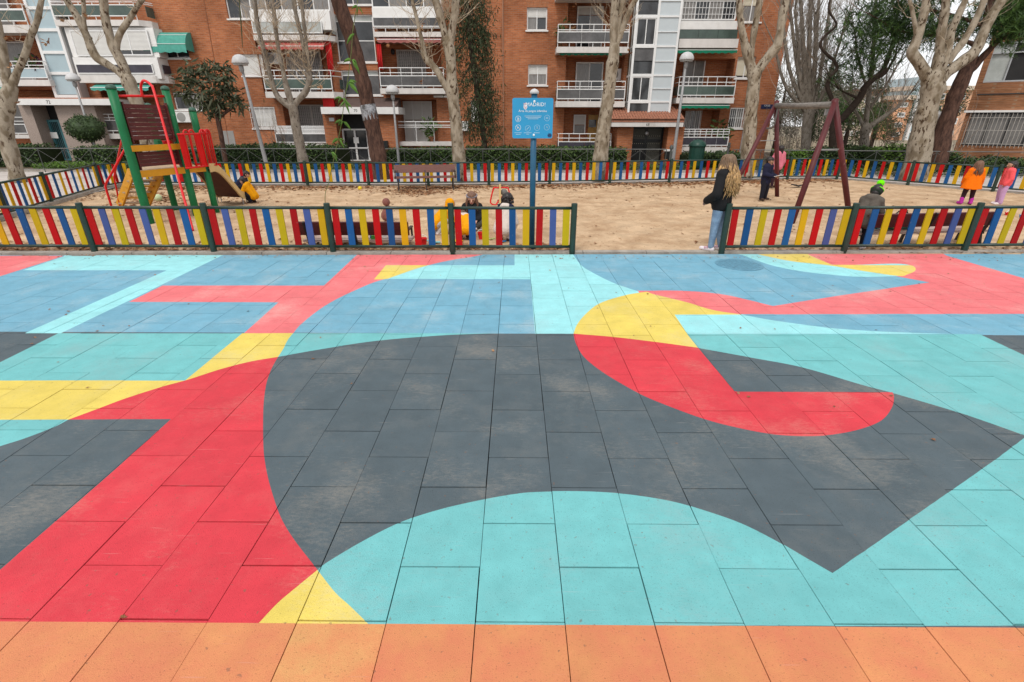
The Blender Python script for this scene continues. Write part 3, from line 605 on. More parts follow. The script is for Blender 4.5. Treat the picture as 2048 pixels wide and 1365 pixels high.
# enclosed gallery, upper right
gal = rbox(bC, 'gallery', (8.546,5.63,11.632,6.038), YF, YW+0.02, M_slab)
rbox(bC, 'gallery_spandrel', (8.459,6.46,11.459,6.835), YF+0.03, YW+0.02, M_white)
q = FZ(*(8.488,6.059,11.532,6.439)); nq = 3
for i in range(nq):
    m = MB(); m.box(q[0]+(q[2]-q[0])*i/nq+0.01,YF+0.02,q[1],q[0]+(q[2]-q[0])*(i+1)/nq-0.01,YF+0.04,q[3]); m.build('parapet_panel', M_ggreen, gal)
m = MB(); m.box(q[0],YF+0.05,q[1]-0.03,q[2]-0.02,YW,q[3]+0.02); m.build('parapet_backing', M_black, gal)
w = win(bC, (8.505,6.866,11.293,7.729), Y=YF+0.06, cols=4, sill=False, glass=M_curt, alt=M_glass)
q = FZ(*(8.505,6.866,11.293,7.729)); m = MB()
for i in range(17): x = q[0]+(q[2]-q[0])*i/16; m.box(x-0.009,YF+0.02,q[1]+0.05,x+0.009,YF+0.036,q[3]-0.05)
for t in (0.3, 0.62): z = q[1]+(q[3]-q[1])*t; m.box(q[0]+0.03,YF+0.016,z-0.01,q[2]-0.03,YF+0.03,z+0.01)
m.build('grille', M_frame, w)
m = MB(); m.box(q[0]+0.02,YF+0.15,q[1],q[2]-0.02,YW+0.0,q[3]); m.box(q[0]-0.1,YF+0.02,q[3],q[2]+0.03,YW+0.0,q[3]+0.5); m.build('gallery_box', M_white, bC)
awning(bC, (8.503,5.368,11.66,5.61), M_awng, 0.2)
# white glazed stair tower
YT = 29.9
t0 = (6.129,29.9,2.382); t1 = (8.468,29.9,2.485); tz0, tz1 = t0[2], 10.2; tx0, tx1 = t0[0], t1[0]
tw = MB(); fr = 0.11; mid = tx0 + (tx1-tx0)*0.5
tw.box(tx0,YT,tz0,tx0+fr,YT+0.12,tz1); tw.box(tx1-fr,YT,tz0,tx1,YT+0.12,tz1); tw.box(mid-0.06,YT-0.002,tz0,mid+0.06,YT+0.12,tz1)
tw.box(tx0-0.12,YT-0.12,tz0-0.1,tx1+0.12,YW,tz0-0.001)
zr = [tz0+0.05]
hts = [(7.309,3.075)[1], (7.237,3.704)[1], (7.164,4.344)[1], (7.09,4.996)[1], (7.013,5.68)[1], (6.939,6.327)[1], (6.862,7.004)[1], (6.787,7.668)[1]]
stp = hts[1]-hts[0]
while hts[-1] < 9.5: hts.append(hts[-1]+stp)
for i, z in enumerate(hts):
    th = 0.08 if i % 2 == 0 else 0.03
    tw.box(mid+0.06,YT+0.004,z-th/2,tx1-fr,YT+0.1,z+th/2)
    if i % 2 == 0: tw.box(tx0+fr,YT+0.004,z-0.07,mid-0.06,YT+0.1,z+0.07)
tower = tw.build('stair_tower', M_frame, bC)
lo = tz0+0.02
for i, z in enumerate(hts):
    m = MB(); m.quad((mid+0.06,YT+0.05,lo+0.02),(tx1-fr,YT+0.05,lo+0.02),(tx1-fr,YT+0.05,z-0.02),(mid+0.06,YT+0.05,z-0.02)); m.build('pane', M_panel, tower); lo = z
lo = tz0+0.02; k = 0
for i, z in enumerate(hts):
    if i % 2 == 0:
        kind_ = k % 2; k += 1; a, c = tx0+fr, mid-0.06; zz0, zz1 = lo+0.05, z-0.07
        if kind_ == 1:
            m = MB(); frame_mb(m, a+0.01, zz0, c-0.01, zz1, YT+0.03, t=0.05, d=0.05, cols=2); m.build('sash', M_frame, tower)
            for u in range(2):
                m = MB(); m.quad((a+(c-a)*u/2+0.04,YT+0.06,zz0),(a+(c-a)*(u+1)/2-0.04,YT+0.06,zz0),(a+(c-a)*(u+1)/2-0.04,YT+0.06,zz1),(a+(c-a)*u/2+0.04,YT+0.06,zz1)); m.build('pane', M_glass, tower)
        else:
            h = (zz1-zz0)/2 if k > 1 else zz1-zz0
            for u in range(2 if k > 1 else 1):
                m = MB(); m.quad((a,YT+0.06,zz0+h*u+0.02),(c,YT+0.06,zz0+h*u+0.02),(c,YT+0.06,zz0+h*(u+1)-0.02),(a,YT+0.06,zz0+h*(u+1)-0.02)); m.build('pane', M_glass if u == 0 else M_ggrey, tower)
        lo = z
m = MB(); m.box(tx0+0.02,YT+0.11,tz0,tx0+0.04,YW+0.3,tz1); m.box(tx1-0.04,YT+0.11,tz0,tx1-0.02,YW,tz1); m.build('side_glazing', M_ggreen, tower)
m = MB()
for z in hts[::2]: m.box(tx0+0.005,YT+0.12,z-0.05,tx0+0.018,YW,z+0.05)
m.box(tx0+0.003,YT+0.5,tz0,tx0+0.016,YT+0.56,tz1); m.build('side_bars', M_frame, tower)
m = MB(); m.box(tx0+0.05,YT+0.16,tz0,tx1-0.05,YW+0.2,tz1); m.build('tower_core', M_black, tower)
# porch: tiles, fascia, piers, door 68
ca = (5.224,29.0,2.106); cb = (8.935,29.0,2.232); cz = (ca[2]+cb[2])/2
m = MB(); nr = 26; ribs = [(ca[0]-0.1+(cb[0]-ca[0]+0.2)*i/nr) for i in range(nr+1)]
for i in range(nr):
    x = (ribs[i]+ribs[i+1])/2; w_ = (ribs[i+1]-ribs[i])*0.5
    for j in range(6):
        y0_, y1_ = 28.95+j*0.33, 28.95+(j+1)*0.33+0.04; z0_, z1_ = cz+0.02+j*0.115, cz+0.02+(j+1)*0.115-0.02
        vs = []
        for yy, zz in ((y0_, z0_), (y1_, z1_)):
            for t in range(6):
                an = math.pi*t/5; vs.append((x-math.cos(an)*w_, yy, zz+math.sin(an)*w_*0.85+0.02))
        m.add(vs, [(t, t+1, t+7, t+6) for t in range(5)] + [(0,5,4,3,2,1)])
m.build('roof_tiles', M_rtile, bC, kind='stuff')
m = MB(); m.prism([(28.97,cz-0.04),(YW,cz+0.62),(YW,cz-0.28),(28.97,cz-0.11)], lambda p, q, d: (ca[0]-0.08+d, p, q), cb[0]-ca[0]+0.16); m.build('porch_roof', M_rtile, bC)
m = MB(); m.box(ca[0]-0.06,28.99,cz-0.33,cb[0]+0.06,YW,cz-0.115); por = m.build('porch_fascia', M_slab, bC)
m = MB(); nx = (7.092,28.98,2.035); text_mb('68', 0.19, nx[0], 28.988, cz-0.29, m); m.build('lettering', M_ink, por)
for a, c in (((5.602,0.632)[0], ent[0]), (ent[2], (9.216,0.638)[0])):
    m = MB(); m.box(a,29.4,-0.1,c,YW-0.01,cz-0.335); m.build('pier', B1, bC)
ez1 = cz-0.335
m = MB(); m.box(ent[0]+0.01,30.55,-0.05,ent[2]-0.01,30.9,ez1); m.build('hallway', M_black, bC)
m = MB(); frame_mb(m, ent[0]+0.02, -0.03, ent[2]-0.02, ez1-0.01, 30.25, t=0.09, d=0.1, cols=2, rows=[ez1-0.72], tm=0.12); dr = m.build('entrance_door', M_ddoor, bC)
mx_ = (ent[0]+ent[2])/2
for i in range(9):
    a = mx_+0.08+(ent[2]-mx_-0.2)*i/9; m = MB(); m.box(a+0.008,30.285,0.02,a+(ent[2]-mx_-0.2)/9-0.008,30.33,ez1-0.8); m.build('board', M_gdoor, dr)
m = MB(); m.box(ent[0]+0.12,30.30,0.02,mx_-0.07,30.335,ez1-0.8); m.build('door_leaf', M_ddoor, dr)
m = MB(); m.box(ent[0]+0.12,30.31,ez1-0.65,ent[2]-0.12,30.33,ez1-0.1); m.build('transom_panel', M_gdoor, dr)
m = MB()
for z in (0.55, 0.95, 1.35):
    for i in range(14):
        x = ent[0]+0.2+(ent[2]-ent[0]-0.4)*i/13; m.ball((x,30.28,z), 0.02, n=6, m=4)
m.build('stud', M_stud, dr, kind='stuff')
m = MB(); m.ball((mx_,30.22,ez1-0.35), 0.11, 1, 0.5, 1); m.build('lamp', M_alu, dr)
# small details of the block
r = (13.843,2.762,14.5,2.979); x0, z0, x1, z1 = FZ(*r); m = MB(); m.box(x0,YW-0.03,z0,x1,YW-0.004,z1)
pl = m.build('street_plate', mat('blue_enamel', (0.012,0.022,0.075), 0.3, 0.1, 9), bC)
m = MB(); text_mb('CALLE', 0.12, (x0+x1)/2, YW-0.033, z0+(z1-z0)*0.58, m); m.build('lettering', M_paper, pl)
for i, px in enumerate((1104, 1008)):
    pass
m = MB(); m.tube([(XJ2+0.02,YW-0.05,0.5),(XJ2+0.02,YW-0.05,ZT)], 0.035, 6); m.build('drainpipe', mat('clay_pipe', (0.34,0.17,0.10), 0.7, 0.1, 4), bC)
dp = (13.071,0.871)[0]; m = MB(); m.tube([(dp,YW-0.1,0),(dp,YW-0.1,2.0)], 0.05, 8); m.build('drainpipe', M_alu, bC)
m = MB(); m.box(XJ2+0.3,YW-0.02,-0.1,xl-0.1,YW+0.01,0.45); m.build('plinth', M_plinth, bC)
# ---- building with entrance 70 (middle)
bB = thing('apartment_building', 'middle brick apartment block with red awnings and the flat white porch 70', 'building', ((XJ1+XJ2)/2, YW, 0))
wB = [(-15.258,7.063,-13.834,7.999), (-15.07,4.382,-13.833,5.42), (-15.048,1.71,-13.65,2.831), (-2.515,2.148,-1.976,3.176)]
sw = [(-9.655,5.041,-7.593,7.269), (-9.64,3.42,-7.447,4.657), (-9.706,7.691,-7.402,9.415)]
x0L = (-14.067,4.676)[0]; x1L = (-10.092,4.679)[0]; x0R = (-7.554,4.438)[0]; x1R = (-4.043,4.441)[0]
zu1 = (-11.487,6.159)[1]; zu2 = (-11.683,3.498)[1]
opB = [tuple(FZ(*r)) + (0.3,) for r in wB + sw] + [(x0L,zu2,x1L,zu1-0.12,1.15), (x0L+0.9,0.35,x1L-0.1,zu2-0.3,1.15), (x0R,zu2,x1R,zu1-0.12,1.15), (x0R+1.0,0.35,x1R+0.4,zu2-0.3,1.15)]
facade(bB, XJ1, XJ2, -0.1, ZT, opB, [(FZ(*r)[0]-0.03, FZ(*r)[3]+0.002, FZ(*r)[2]+0.03) for r in wB[:3]])
win(bB, wB[0], glass=M_glass, alt=M_curt); win(bB, wB[1], shutter=0.97); win(bB, wB[2], shutter=0.92, bars=5); win(bB, wB[3], shutter=0.99)
for r, rows in ((sw[0], (0.46, 0.86)), (sw[1], (0.8,)), (sw[2], (0.5,))): win(bB, r, cols=2, rows=rows, glass=M_glass, alt=M_ggrey, top=M_gpale)
# left stack
s = balcony(bB, (-13.673,5.956,-9.549,6.205), None, [(-11.464,6.294)[1], (-11.374,6.803)[1]], M_gpale, skew=0.45)
q = FZ(*(-13.693,6.846,-9.571,7.283)); m = MB(); m.box(q[0],YF+0.1,q[1]-0.4,q[2],YW,q[3]); m.build('gallery_spandrel', M_white, bB)
win(bB, (-13.626,7.281,-9.524,7.946), Y=YF+0.12, cols=5, sill=False, glass=M_curt, alt=M_glass)
m = MB(); m.box(q[0]+0.04,YF+0.2,q[3],q[2]-0.04,YW,q[3]+1.2); m.box(q[0]-0.05,YF+0.05,q[3]+1.2,q[2]+0.05,YW,q[3]+1.5); m.build('gallery_box', M_white, bB)
awning(bB, (-13.424,5.502,-10.011,5.913), M_awnr, 0.45)
s = balcony(bB, (-13.583,3.252,-9.501,3.549), [(-11.498,4.575)[1], (-11.543,4.315)[1]], [(-11.65,3.692)[1], (-11.568,4.172)[1]], M_ggreen, skew=0.35)
lattice_door(bB, (-12.973,3.437,-10.969,5.663), 32.06)
m = MB(); rc = FZ(*(-10.061,4.383,-9.536,5.968))
for i in range(6): m.tube([(rc[0]+0.05*i,30.35+0.04*(i % 2),rc[1]),(rc[0]+0.05*i+0.01,30.36+0.03*(i % 2),rc[3])], 0.035, 6)
m.build('awning_curtain', M_redc, bB, smooth=True)
lattice_door(bB, (-12.839,0.982,-11.123,2.967), 32.06)
s = balcony(bB, (-13.48,0.789,-10.572,0.924), [(-11.97,1.828)[1], (-12.001,1.649)[1], (-12.032,1.469)[1]], [(-12.112,1.001)[1], (-12.036,1.443)[1]], M_ggrey, posts=4)
q = FZ(*(-13.406,1.467,-10.488,1.856)); m = MB()
for i in range(60):
    x = q[0]+(q[2]-q[0])*i/60; dx = (q[2]-q[0])/60*3
    m.beam((x,YF+0.04,q[1]),(min(x+dx, q[2]),YF+0.04,q[3]), 0.02, 0.012, (0,1,0)); m.beam((x,YF+0.03,q[3]),(min(x+dx, q[2]),YF+0.03,q[1]), 0.02, 0.012, (0,1,0))
m.build('mesh_panel', M_frame, s)
m = MB(); rc = FZ(*(-10.69,2.724,-10.067,3.352)); m.box(rc[0],30.55,rc[1],rc[2],30.7,rc[3]); m.build('red_screen', M_redc, bB)
# right stack
s = balcony(bB, (-7.395,6.117,-3.705,6.342), [(-5.457,6.519)[1]], [(-5.452,6.585)[1], (-5.419,6.98)[1]], M_ggrey, posts=6)
q = FZ(*(-7.371,7.023,-3.8,7.414)); m = MB(); m.box(q[0],YF+0.1,q[1]-0.4,q[2],YW,q[3]); m.build('gallery_spandrel', M_white, bB)
win(bB, (-7.352,7.413,-3.816,8.032), Y=YF+0.12, cols=4, sill=False, glass=M_glass, alt=M_curt)
m = MB(); m.box(q[0]+0.04,YF+0.2,q[3],q[2]-0.04,YW,q[3]+1.2); m.box(q[0]-0.05,YF+0.05,q[3]+1.2,q[2]+0.05,YW,q[3]+1.5); m.build('gallery_box', M_white, bB)
awning(bB, (-7.168,5.802,-3.874,6.119), M_awnf, 0.45)
s = balcony(bB, (-7.311,3.454,-3.793,3.725), [(-5.606,4.697)[1], (-5.626,4.462)[1]], [(-5.676,3.843)[1], (-5.637,4.32)[1]], M_ggrey, posts=6)
lattice_door(bB, (-6.683,3.496,-5.073,5.764), 32.06)
m = MB(); rc = FZ(*(-7.333,4.615,-6.966,5.82))
for i in range(5): m.tube([(rc[0]+0.05*i,30.3+0.04*(i % 2),rc[1]),(rc[0]+0.05*i+0.01,30.31+0.03*(i % 2),rc[3])], 0.03, 6)
m.build('awning_curtain', M_redc, bB, smooth=True)
m = MB(); rc = (-6.862,5.63); m.lathe([(0.05,-0.12),(0.11,-0.06),(0.11,0.1),(0.03,0.18)], (rc[0],31.95,rc[1]), 8); m.build('lantern', M_ddoor, bB)
win(bB, (-6.58,0.963,-4.875,3.158), Y=32.04, cols=3, shutter=0.45, sill=False, glass=M_shut, name='balcony_door')
s = balcony(bB, (-6.573,0.826,-3.486,1.04), [(-4.99,2.067)[1], (-5.002,1.889)[1], (-5.009,1.787)[1]], posts=3)
m = MB(); q = FZ(*(-4.396,0.982,-3.477,3.297)); m.box(q[0],YW-0.3,q[1],q[2],YW+0.02,q[3]); m.build('pier', B1, bB)
m = MB(); m.box(q[0]-0.12,YW-0.42,q[3],q[2]+0.1,YW,q[3]+0.1); m.build('pier_cap', M_white, bB)
# porch 70
ca = (-10.383,29.2,2.379); cb = (-6.237,29.2,2.506); cz0 = (ca[2]+cb[2])/2
m = MB(); m.box(ca[0],29.2,cz0,cb[0],YW,cz0+0.34); por = m.build('porch_fascia', M_white, bB)
m = MB(); m.prism([(29.3,cz0+0.342),(YW,cz0+0.342),(YW,cz0+0.85)], lambda p, q, d: (ca[0]+0.9+d, p, q), cb[0]-ca[0]-1.1); m.build('porch_roof', M_brown, bB)
m = MB(); nx = (-8.529,29.19,2.576); text_mb('70', 0.2, nx[0], 29.196, cz0+0.1, m); m.build('lettering', M_ink, por)
d0 = (-9.795,0.879)[0]; d1 = (-7.659,0.883)[0]
for a, c in (((-10.477,0.89)[0], d0), (d1, (-6.498,0.896)[0])):
    m = MB(); m.box(a,29.6,-0.1,c,YW-0.01,cz0-0.004); m.build('pier', B1, bB)
m = MB(); m.box(d0,30.7,-0.05,d1,30.95,cz0-0.004); m.build('hallway', M_black, bB)
zt = (-8.741,1.7)[1]; zl = (-8.867,0.674)[1]
m = MB(); frame_mb(m, d0+0.02, -0.03, d1-0.02, zt, 30.4, t=0.08, d=0.08, cols=3, rows=[zl], tm=0.1); dr = m.build('entrance_door', M_frame, bB)
for i in range(3):
    a = d0+0.1+(d1-d0-0.2)*i/3; c = d0+0.1+(d1-d0-0.2)*(i+1)/3
    for z0_, z1_ in ((0.05, zl-0.06), (zl+0.06, zt-0.09)):
        m = MB(); m.quad((a+0.06,30.45,z0_),(c-0.06,30.45,z0_),(c-0.06,30.45,z1_),(a+0.06,30.45,z1_)); m.build('pane', M_glass, dr)
m = MB(); q = FZ(*(-9.189,0.938,-8.893,1.256)); m.box(q[0],30.42,q[1],q[2],30.435,q[3]); m.build('notice', M_paper, dr)
rbox(bB, 'plaque', (-10.133,2.085,-9.862,2.26), 29.57, 29.595, M_alu)
rbox(bB, 'mailbox', (-7.434,0.714,-7.033,1.102), 29.4, 29.595, M_ddoor)
ac = rbox(bB, 'air_conditioner', (-3.108,1.595,-2.659,2.095), 30.6, 30.99, M_white)
m = MB(); m.box((-2.473,0.711)[0],YW-0.02,-0.1,XJ2-0.02,YW+0.01,0.75); m.build('plinth', M_plinth, bB); m = MB(); m.box(XJ1+0.5,YW-0.02,-0.1,(-16.254,1.095)[0],YW+0.01,(-17.013,1.575)[1]); m.build('plinth', M_plinth, bB)
# ---- building with entrance 72 (left)
bA = thing('apartment_building', 'far left brick apartment block with pale glazed stair shaft and granite doorway 72', 'building', (-27, YW, 0))
xs0 = (-25.34,3.199)[0]; xs1 = (-23.914,3.399)[0]
wA = [(-19.192,5.225,-17.801,5.818), (-19.259,2.67,-17.672,3.537)]
xa = (-23.868,4.177)[0]; xb = (-19.794,4.181)[0]
zA1 = (-20.713,6.755)[1]; zA2 = (-21.544,4.187)[1]; zB1 = (-26.028,6.464)[1]; zB2 = (-27.042,3.966)[1]
xc = (-26.373,5.624)[0]
opA = [tuple(FZ(*r)) + (0.3,) for r in wA] + [(xa+0.6,0.5,xb-0.3,zA2-0.3,1.15), (-34,zB1+0.0,xc,zB1+2.3,1.15), (-34,zB2,xc+0.5,zB1-0.3,1.15), (-34,0.6,xc+0.8,zB2-0.3,1.15)]
facade(bA, XA, XJ1, -0.1, ZT, opA, [(FZ(*wA[1])[0]-0.03, FZ(*wA[1])[3]+0.002, FZ(*wA[1])[2]+0.03)])
win(bA, wA[0], glass=M_glass); win(bA, wA[1], glass=M_glass, alt=M_curt)
# dome awning
q = FZ(*(-19.749,5.396,-17.448,6.435)); m = MB(); n_ = 10; prof = []
for j in range(6):
    an = (math.pi/2)*j/5; prof.append((YW-0.75*math.sin(an)-0.02, q[3]-(q[3]-q[1]-0.15)*(1-math.cos(an))))
for i in range(n_):
    a = q[0]+(q[2]-q[0])*i/n_; c = q[0]+(q[2]-q[0])*(i+1)/n_
    for j in range(5): m.quad((a,prof[j][0],prof[j][1]),(a,prof[j+1][0],prof[j+1][1]),(c,prof[j+1][0],prof[j+1][1]),(c,prof[j][0],prof[j][1]))
    m.quad((a,prof[5][0],prof[5][1]),(a,prof[5][0]-0.005,q[1]+0.05*(i % 2)),(c,prof[5][0]-0.005,q[1]+0.05*((i+1) % 2)),(c,prof[5][0],prof[5][1]))
for x in (q[0], q[2]):
    m.add([(x,YW-0.02,q[1]+0.1)] + [(x,p_,z_) for p_, z_ in prof], [tuple(range(7))])
aw = m.build('awning', M_awnt, bA)
m = MB()
for j in (2, 4): m.tube([(q[0]-0.01,prof[j][0]-0.012,prof[j][1]),(q[2]+0.01,prof[j][0]-0.012,prof[j][1])], 0.014, 5)
m.build('awning_bar', M_frame, aw)
acu = rbox(bA, 'air_conditioner', (-19.437,2.02,-18.346,2.568), 30.6, 30.99, M_white)
q = FZ(*(-19.186,2.021,-18.109,2.562)); m = MB(); m.lathe([(0.24,0),(0.24,0.01),(0.05,0.02)], (0,0,0), 16)
m.v = [(q[0]+(q[2]-q[0])*0.34+x, 30.6-z, (q[1]+q[3])/2+y) for x, y, z in m.v]; m.f = [tuple(reversed(f)) for f in m.f]; m.build('fan_grille', M_plinth, acu)
# stair shaft
m = MB(); hz = [(-24.19,3.398)[1], (-24.09,4.442)[1], (-24.269,5.43)[1], (-24.154,6.457)[1], (-24.051,7.43)[1]]
zb = hz[0]-0.45; stp = hz[1]-hz[0]
while hz[-1] < 9.4: hz.append(hz[-1]+stp)
m.box(xs0,30.3,zb,xs0+0.14,30.45,10.0); m.box(xs1-0.14,30.3,zb,xs1,30.45,10.0); m.box(xs0+0.14,30.305,zb,xs1-0.14,30.44,hz[0])
for z in hz[1:]: m.box(xs0+0.14,30.305,z-0.07,xs1-0.14,30.44,z+0.07)
sh = m.build('stair_shaft', M_frame, bA)
for i in range(len(hz)-1):
    m = MB(); m.quad((xs0+0.14,30.37,hz[i]+0.03),(xs1-0.14,30.37,hz[i]+0.03),(xs1-0.14,30.37,hz[i+1]-0.05),(xs0+0.14,30.37,hz[i+1]-0.05)); m.build('pane', M_panel2, sh)
m = MB(); m.box(xs0+0.03,30.45,zb,xs1-0.03,YW,10.0); m.build('shaft_side', M_panel, sh)
# right bays of 72
sl = balcony(bA, (-23.837,6.598,-19.097,6.865), [(-20.937,7.645)[1], (-20.909,7.731)[1]], [(-21.138,7.039)[1], (-20.98,7.516)[1]], M_ggreen, skew=0.4, posts=6)
q = FZ(*(-23.613,5.195,-18.955,6.557)); m = MB(); m.box(q[0],YF+0.2,q[1],q[2],YW,q[3]); m.build('gallery_box', M_white, bA)
win(bA, (-23.33,5.242,-21.03,6.422), Y=YF+0.1, cols=1, shutter=0.98, sill=False)
win(bA, (-21.381,5.266,-19.255,6.423), Y=YF+0.1, cols=2, shutter=0.78, sill=False)
sl = balcony(bA, (-23.512,3.97,-18.944,4.308), None, [(-21.198,4.425)[1], (-21.062,4.848)[1]], M_gviol, skew=0.4, posts=4)
q = FZ(*(-23.463,4.87,-19.149,5.175)); m = MB(); m.box(q[0]-0.1,YF+0.07,q[1]-0.7,q[2]+0.1,YW,q[3]); m.build('gallery_spandrel', M_white, bA)
awning(bA, (-22.838,3.56,-19.73,3.925), M_awnt, 0.5)
sl = balcony(bA, (-23.17,1.167,-19.621,1.432), [(-21.837,2.423)[1], (-21.893,2.247)[1]], [(-22.105,1.583)[1], (-21.933,2.12)[1]], M_ggrey, posts=6)
win(bA, (-23.906,1.382,-21.654,3.086), Y=32.04, sill=False, glass=M_curt, name='balcony_door')
# far left stack
for r, rl, pn, pm in (((-31.348,6.283,-25.253,6.642), [(-25.842,7.558)[1], (-25.93,7.342)[1]], [(-26.145,6.818)[1], (-25.948,7.299)[1]], M_ggreen),
                      ((-32.006,3.817,-25.14,4.112), [(-26.361,4.984)[1], (-26.436,4.797)[1]], [(-26.674,4.206)[1], (-26.493,4.656)[1]], M_panel2),
                      ((-32.137,1.179,-27.305,1.369), [(-27.732,2.265)[1], (-27.814,2.062)[1]], [(-28.064,1.445)[1], (-27.876,1.909)[1]], M_ggrey)):
    balcony(bA, r, rl, pn, pm, posts=8)
awning(bA, (-31.837,3.599,-26.902,3.773), M_awnt, 0.4); awning(bA, (-30.79,6.35,-26.393,6.531), M_awng, 0.2)
for r in ((-30.562,4.246,-27.55,6.138), (-31.178,6.713,-27.67,8.567), (-31.427,1.537,-28.857,3.078)): win(bA, r, Y=32.04, sill=False, glass=M_curt, name='balcony_door')
# porch 72
ca = (-26.73,29.2,2.796); cb = (-21.538,29.2,2.923); cz0 = (ca[2]+cb[2])/2
m = MB(); m.box(ca[0],29.2,cz0,cb[0],YW,cz0+0.3); por = m.build('porch_fascia', M_white, bA)
m = MB(); m.box(ca[0]+0.05,29.3,cz0+0.302,cb[0],YW,cz0+0.36); m.build('porch_roof', M_rtile, bA)
m = MB(); nx = (-24.868,29.19,2.871); text_mb('72', 0.24, nx[0], 29.196, cz0+0.06, m); m.build('lettering', M_ink, por)
d0 = (-26.282,1.888)[0]; d1 = (-24.967,1.637)[0]
for a, c in (((-26.927,2.138)[0], d0), (d1, (-22.803,2.392)[0])):
    m = MB(); m.box(a,29.6,-0.1,c,YW-0.01,cz0-0.004); m.build('granite_panel', M_gran, bA)
m = MB(); m.box(d0,30.6,-0.05,d1,30.9,cz0-0.004); m.build('hallway', M_black, bA)
zt = (-26.185,2.141)[1]
m = MB(); frame_mb(m, d0+0.02, -0.03, d1-0.02, zt, 30.3, t=0.12, d=0.1, cols=2, tm=0.14); dr = m.build('entrance_door', M_teal, bA)
for i in range(2):
    a = d0+0.14+(d1-d0-0.28)*i/2; c = d0+0.14+(d1-d0-0.28)*(i+1)/2
    m = MB(); m.quad((a+0.05,30.37,0.05),(c-0.05,30.37,0.05),(c-0.05,30.37,zt-0.13),(a+0.05,30.37,zt-0.13)); m.build('pane', M_glass, dr)
m = MB()
for i in range(10): x = d0+0.2+(d1-d0-0.4)*i/9; m.box(x-0.012,30.31,0.1,x+0.012,30.335,zt-0.12)
m.build('bar', M_teal, dr)
m = MB(); q = FZ(*(-26.32,1.181,-25.89,1.496)); m.box(q[0],30.27,q[1],q[2],30.285,q[3]); m.build('notice', M_paper, dr)
# ---- near brick building on the right, its front turned towards the camera
bR = thing('apartment_building', 'brown brick building on the right edge with a barred ribbon of ground floor windows', 'building', (24, 28, 0))
pr0 = Vector(((25.48,31.263)[0]-1.6, (25.48,31.263)[1]-2.2, 0)); dr_ = Vector((0.77,-0.64,0)); nr_ = Vector((-0.64,-0.77,0))
def RW(px, Y=None): return px
def rwall(s, d, z): p = pr0 + dr_*s + nr_*d; return (p.x, p.y, z)
B3 = brick_mat('brown_brick', (0.30,0.135,0.065), (0.22,0.09,0.045), (0.28,0.17,0.105))
LR = 16.0
def rprism(name, s0, s1, z0, z1, d0, d1, m_, parent):
    m = MB(); vs = [rwall(s, d, z) for z in (z0, z1) for s, d in ((s0,d1),(s1,d1),(s1,d0),(s0,d0))]
    m.add(vs, [(0,3,2,1),(4,5,6,7),(0,1,5,4),(1,2,6,5),(2,3,7,6),(3,0,4,7)]); return m.build(name, m_, parent)
zc1, zc2, zc3 = 0.95, 2.55, 2.65
zd1, zd2 = 3.95, 5.75
rprism('wall', 0, LR, -0.1, zc1, -9, 0.0, B3, bR); rprism('wall', 0, LR, zc3, zd1, -9, 0.0, B3, bR); rprism('wall', 0, LR, zd2, 11, -9, 0.0, B3, bR)
rprism('wall', 0, 0.25, zc1, zc2, -9, -0.01, B3, bR); rprism('wall', 0, 0.25, zd1, zd2, -9, -0.01, B3, bR)
rprism('ledge', -0.1, LR, zc2, zc3, -1, 0.12, M_white, bR)
rprism('cable', 0.2, LR, 3.38, 3.43, 0.005, 0.04, M_dark, bR)
for z0_, z1_, gl, fm in ((zc1, zc2, M_curt, M_dark), (zd1, zd2, M_ggrey, M_alu)):
    fr_ = rprism('window', 0.25, LR, z0_, z0_+0.07, -0.3, -0.05, fm, bR)
    rprism('window_head', 0.25, LR, z1_-0.09, z1_, -0.3, -0.05, fm, fr_)
    n_ = 20
    if gl is M_ggrey: rprism('transom', 0.25, LR, z1_-0.52, z1_-0.46, -0.28, -0.06, fm, fr_)
    for i in range(n_):
        a = 0.25+(LR-0.25)*i/n_; c = 0.25+(LR-0.25)*(i+1)/n_
        rprism('pane', a+0.03, c-0.03, z0_+0.07, z1_-0.09, -0.25, -0.2, (M_black if i == 1 and gl is M_ggrey else (M_gpale if i == 0 and gl is M_ggrey else gl)), fr_)
        rprism('mullion', a-0.03, a+0.03, z0_+0.05, z1_-0.07, -0.27, -0.08, fm, fr_)
m = MB(); n_ = 96
for i in range(n_):
    s = 0.2+(LR-0.2)*i/n_; a, b_ = rwall(s, 0.07, zc1-0.08), rwall(s, 0.07, zc2-0.02); m.beam(a, b_, 0.018, 0.018, (0,1,0))
for z in (zc1+0.1, 1.7, zc2-0.25): m.beam(rwall(0.2, 0.07, z), rwall(LR, 0.07, z), 0.02, 0.02)
m.build('grille', mat('pale_bars', (0.45,0.42,0.38), 0.6, 0.1, 5), bR)
# ---- far buildings beyond the park
def far_building(label, x0, x1, Y, z1, wall, cols, rows, trim, panes, cat='building', name='apartment_building', w_=0.45, h_=0.5):
    b = thing(name, label, cat, ((x0+x1)/2, Y, 0)); m = MB(); m.box(x0,Y,-2,x1,Y+9,z1); m.build('wall', wall, b)
    m = MB(); m.box(x0-0.3,Y-0.4,z1,x1+0.3,Y+9.3,z1+0.5); m.build('cornice', trim, b)
    cw = (x1-x0)/cols; ch = (z1+0.0)/rows
    for i in range(cols):
        for j in range(rows):
            a = x0+cw*(i+0.5-w_/2); z = ch*(j+0.5-h_/2)
            f = MB(); frame_mb(f, a, z, a+cw*w_, z+ch*h_, Y-0.12, t=0.12, d=0.16, cols=2); o = f.build('window', M_frame, b)
            p = MB(); p.quad((a+0.1,Y-0.03,z+0.1),(a+cw*w_-0.1,Y-0.03,z+0.1),(a+cw*w_-0.1,Y-0.03,z+ch*h_-0.1),(a+0.1,Y-0.03,z+ch*h_-0.1)); p.build('pane', panes, o)
    return b
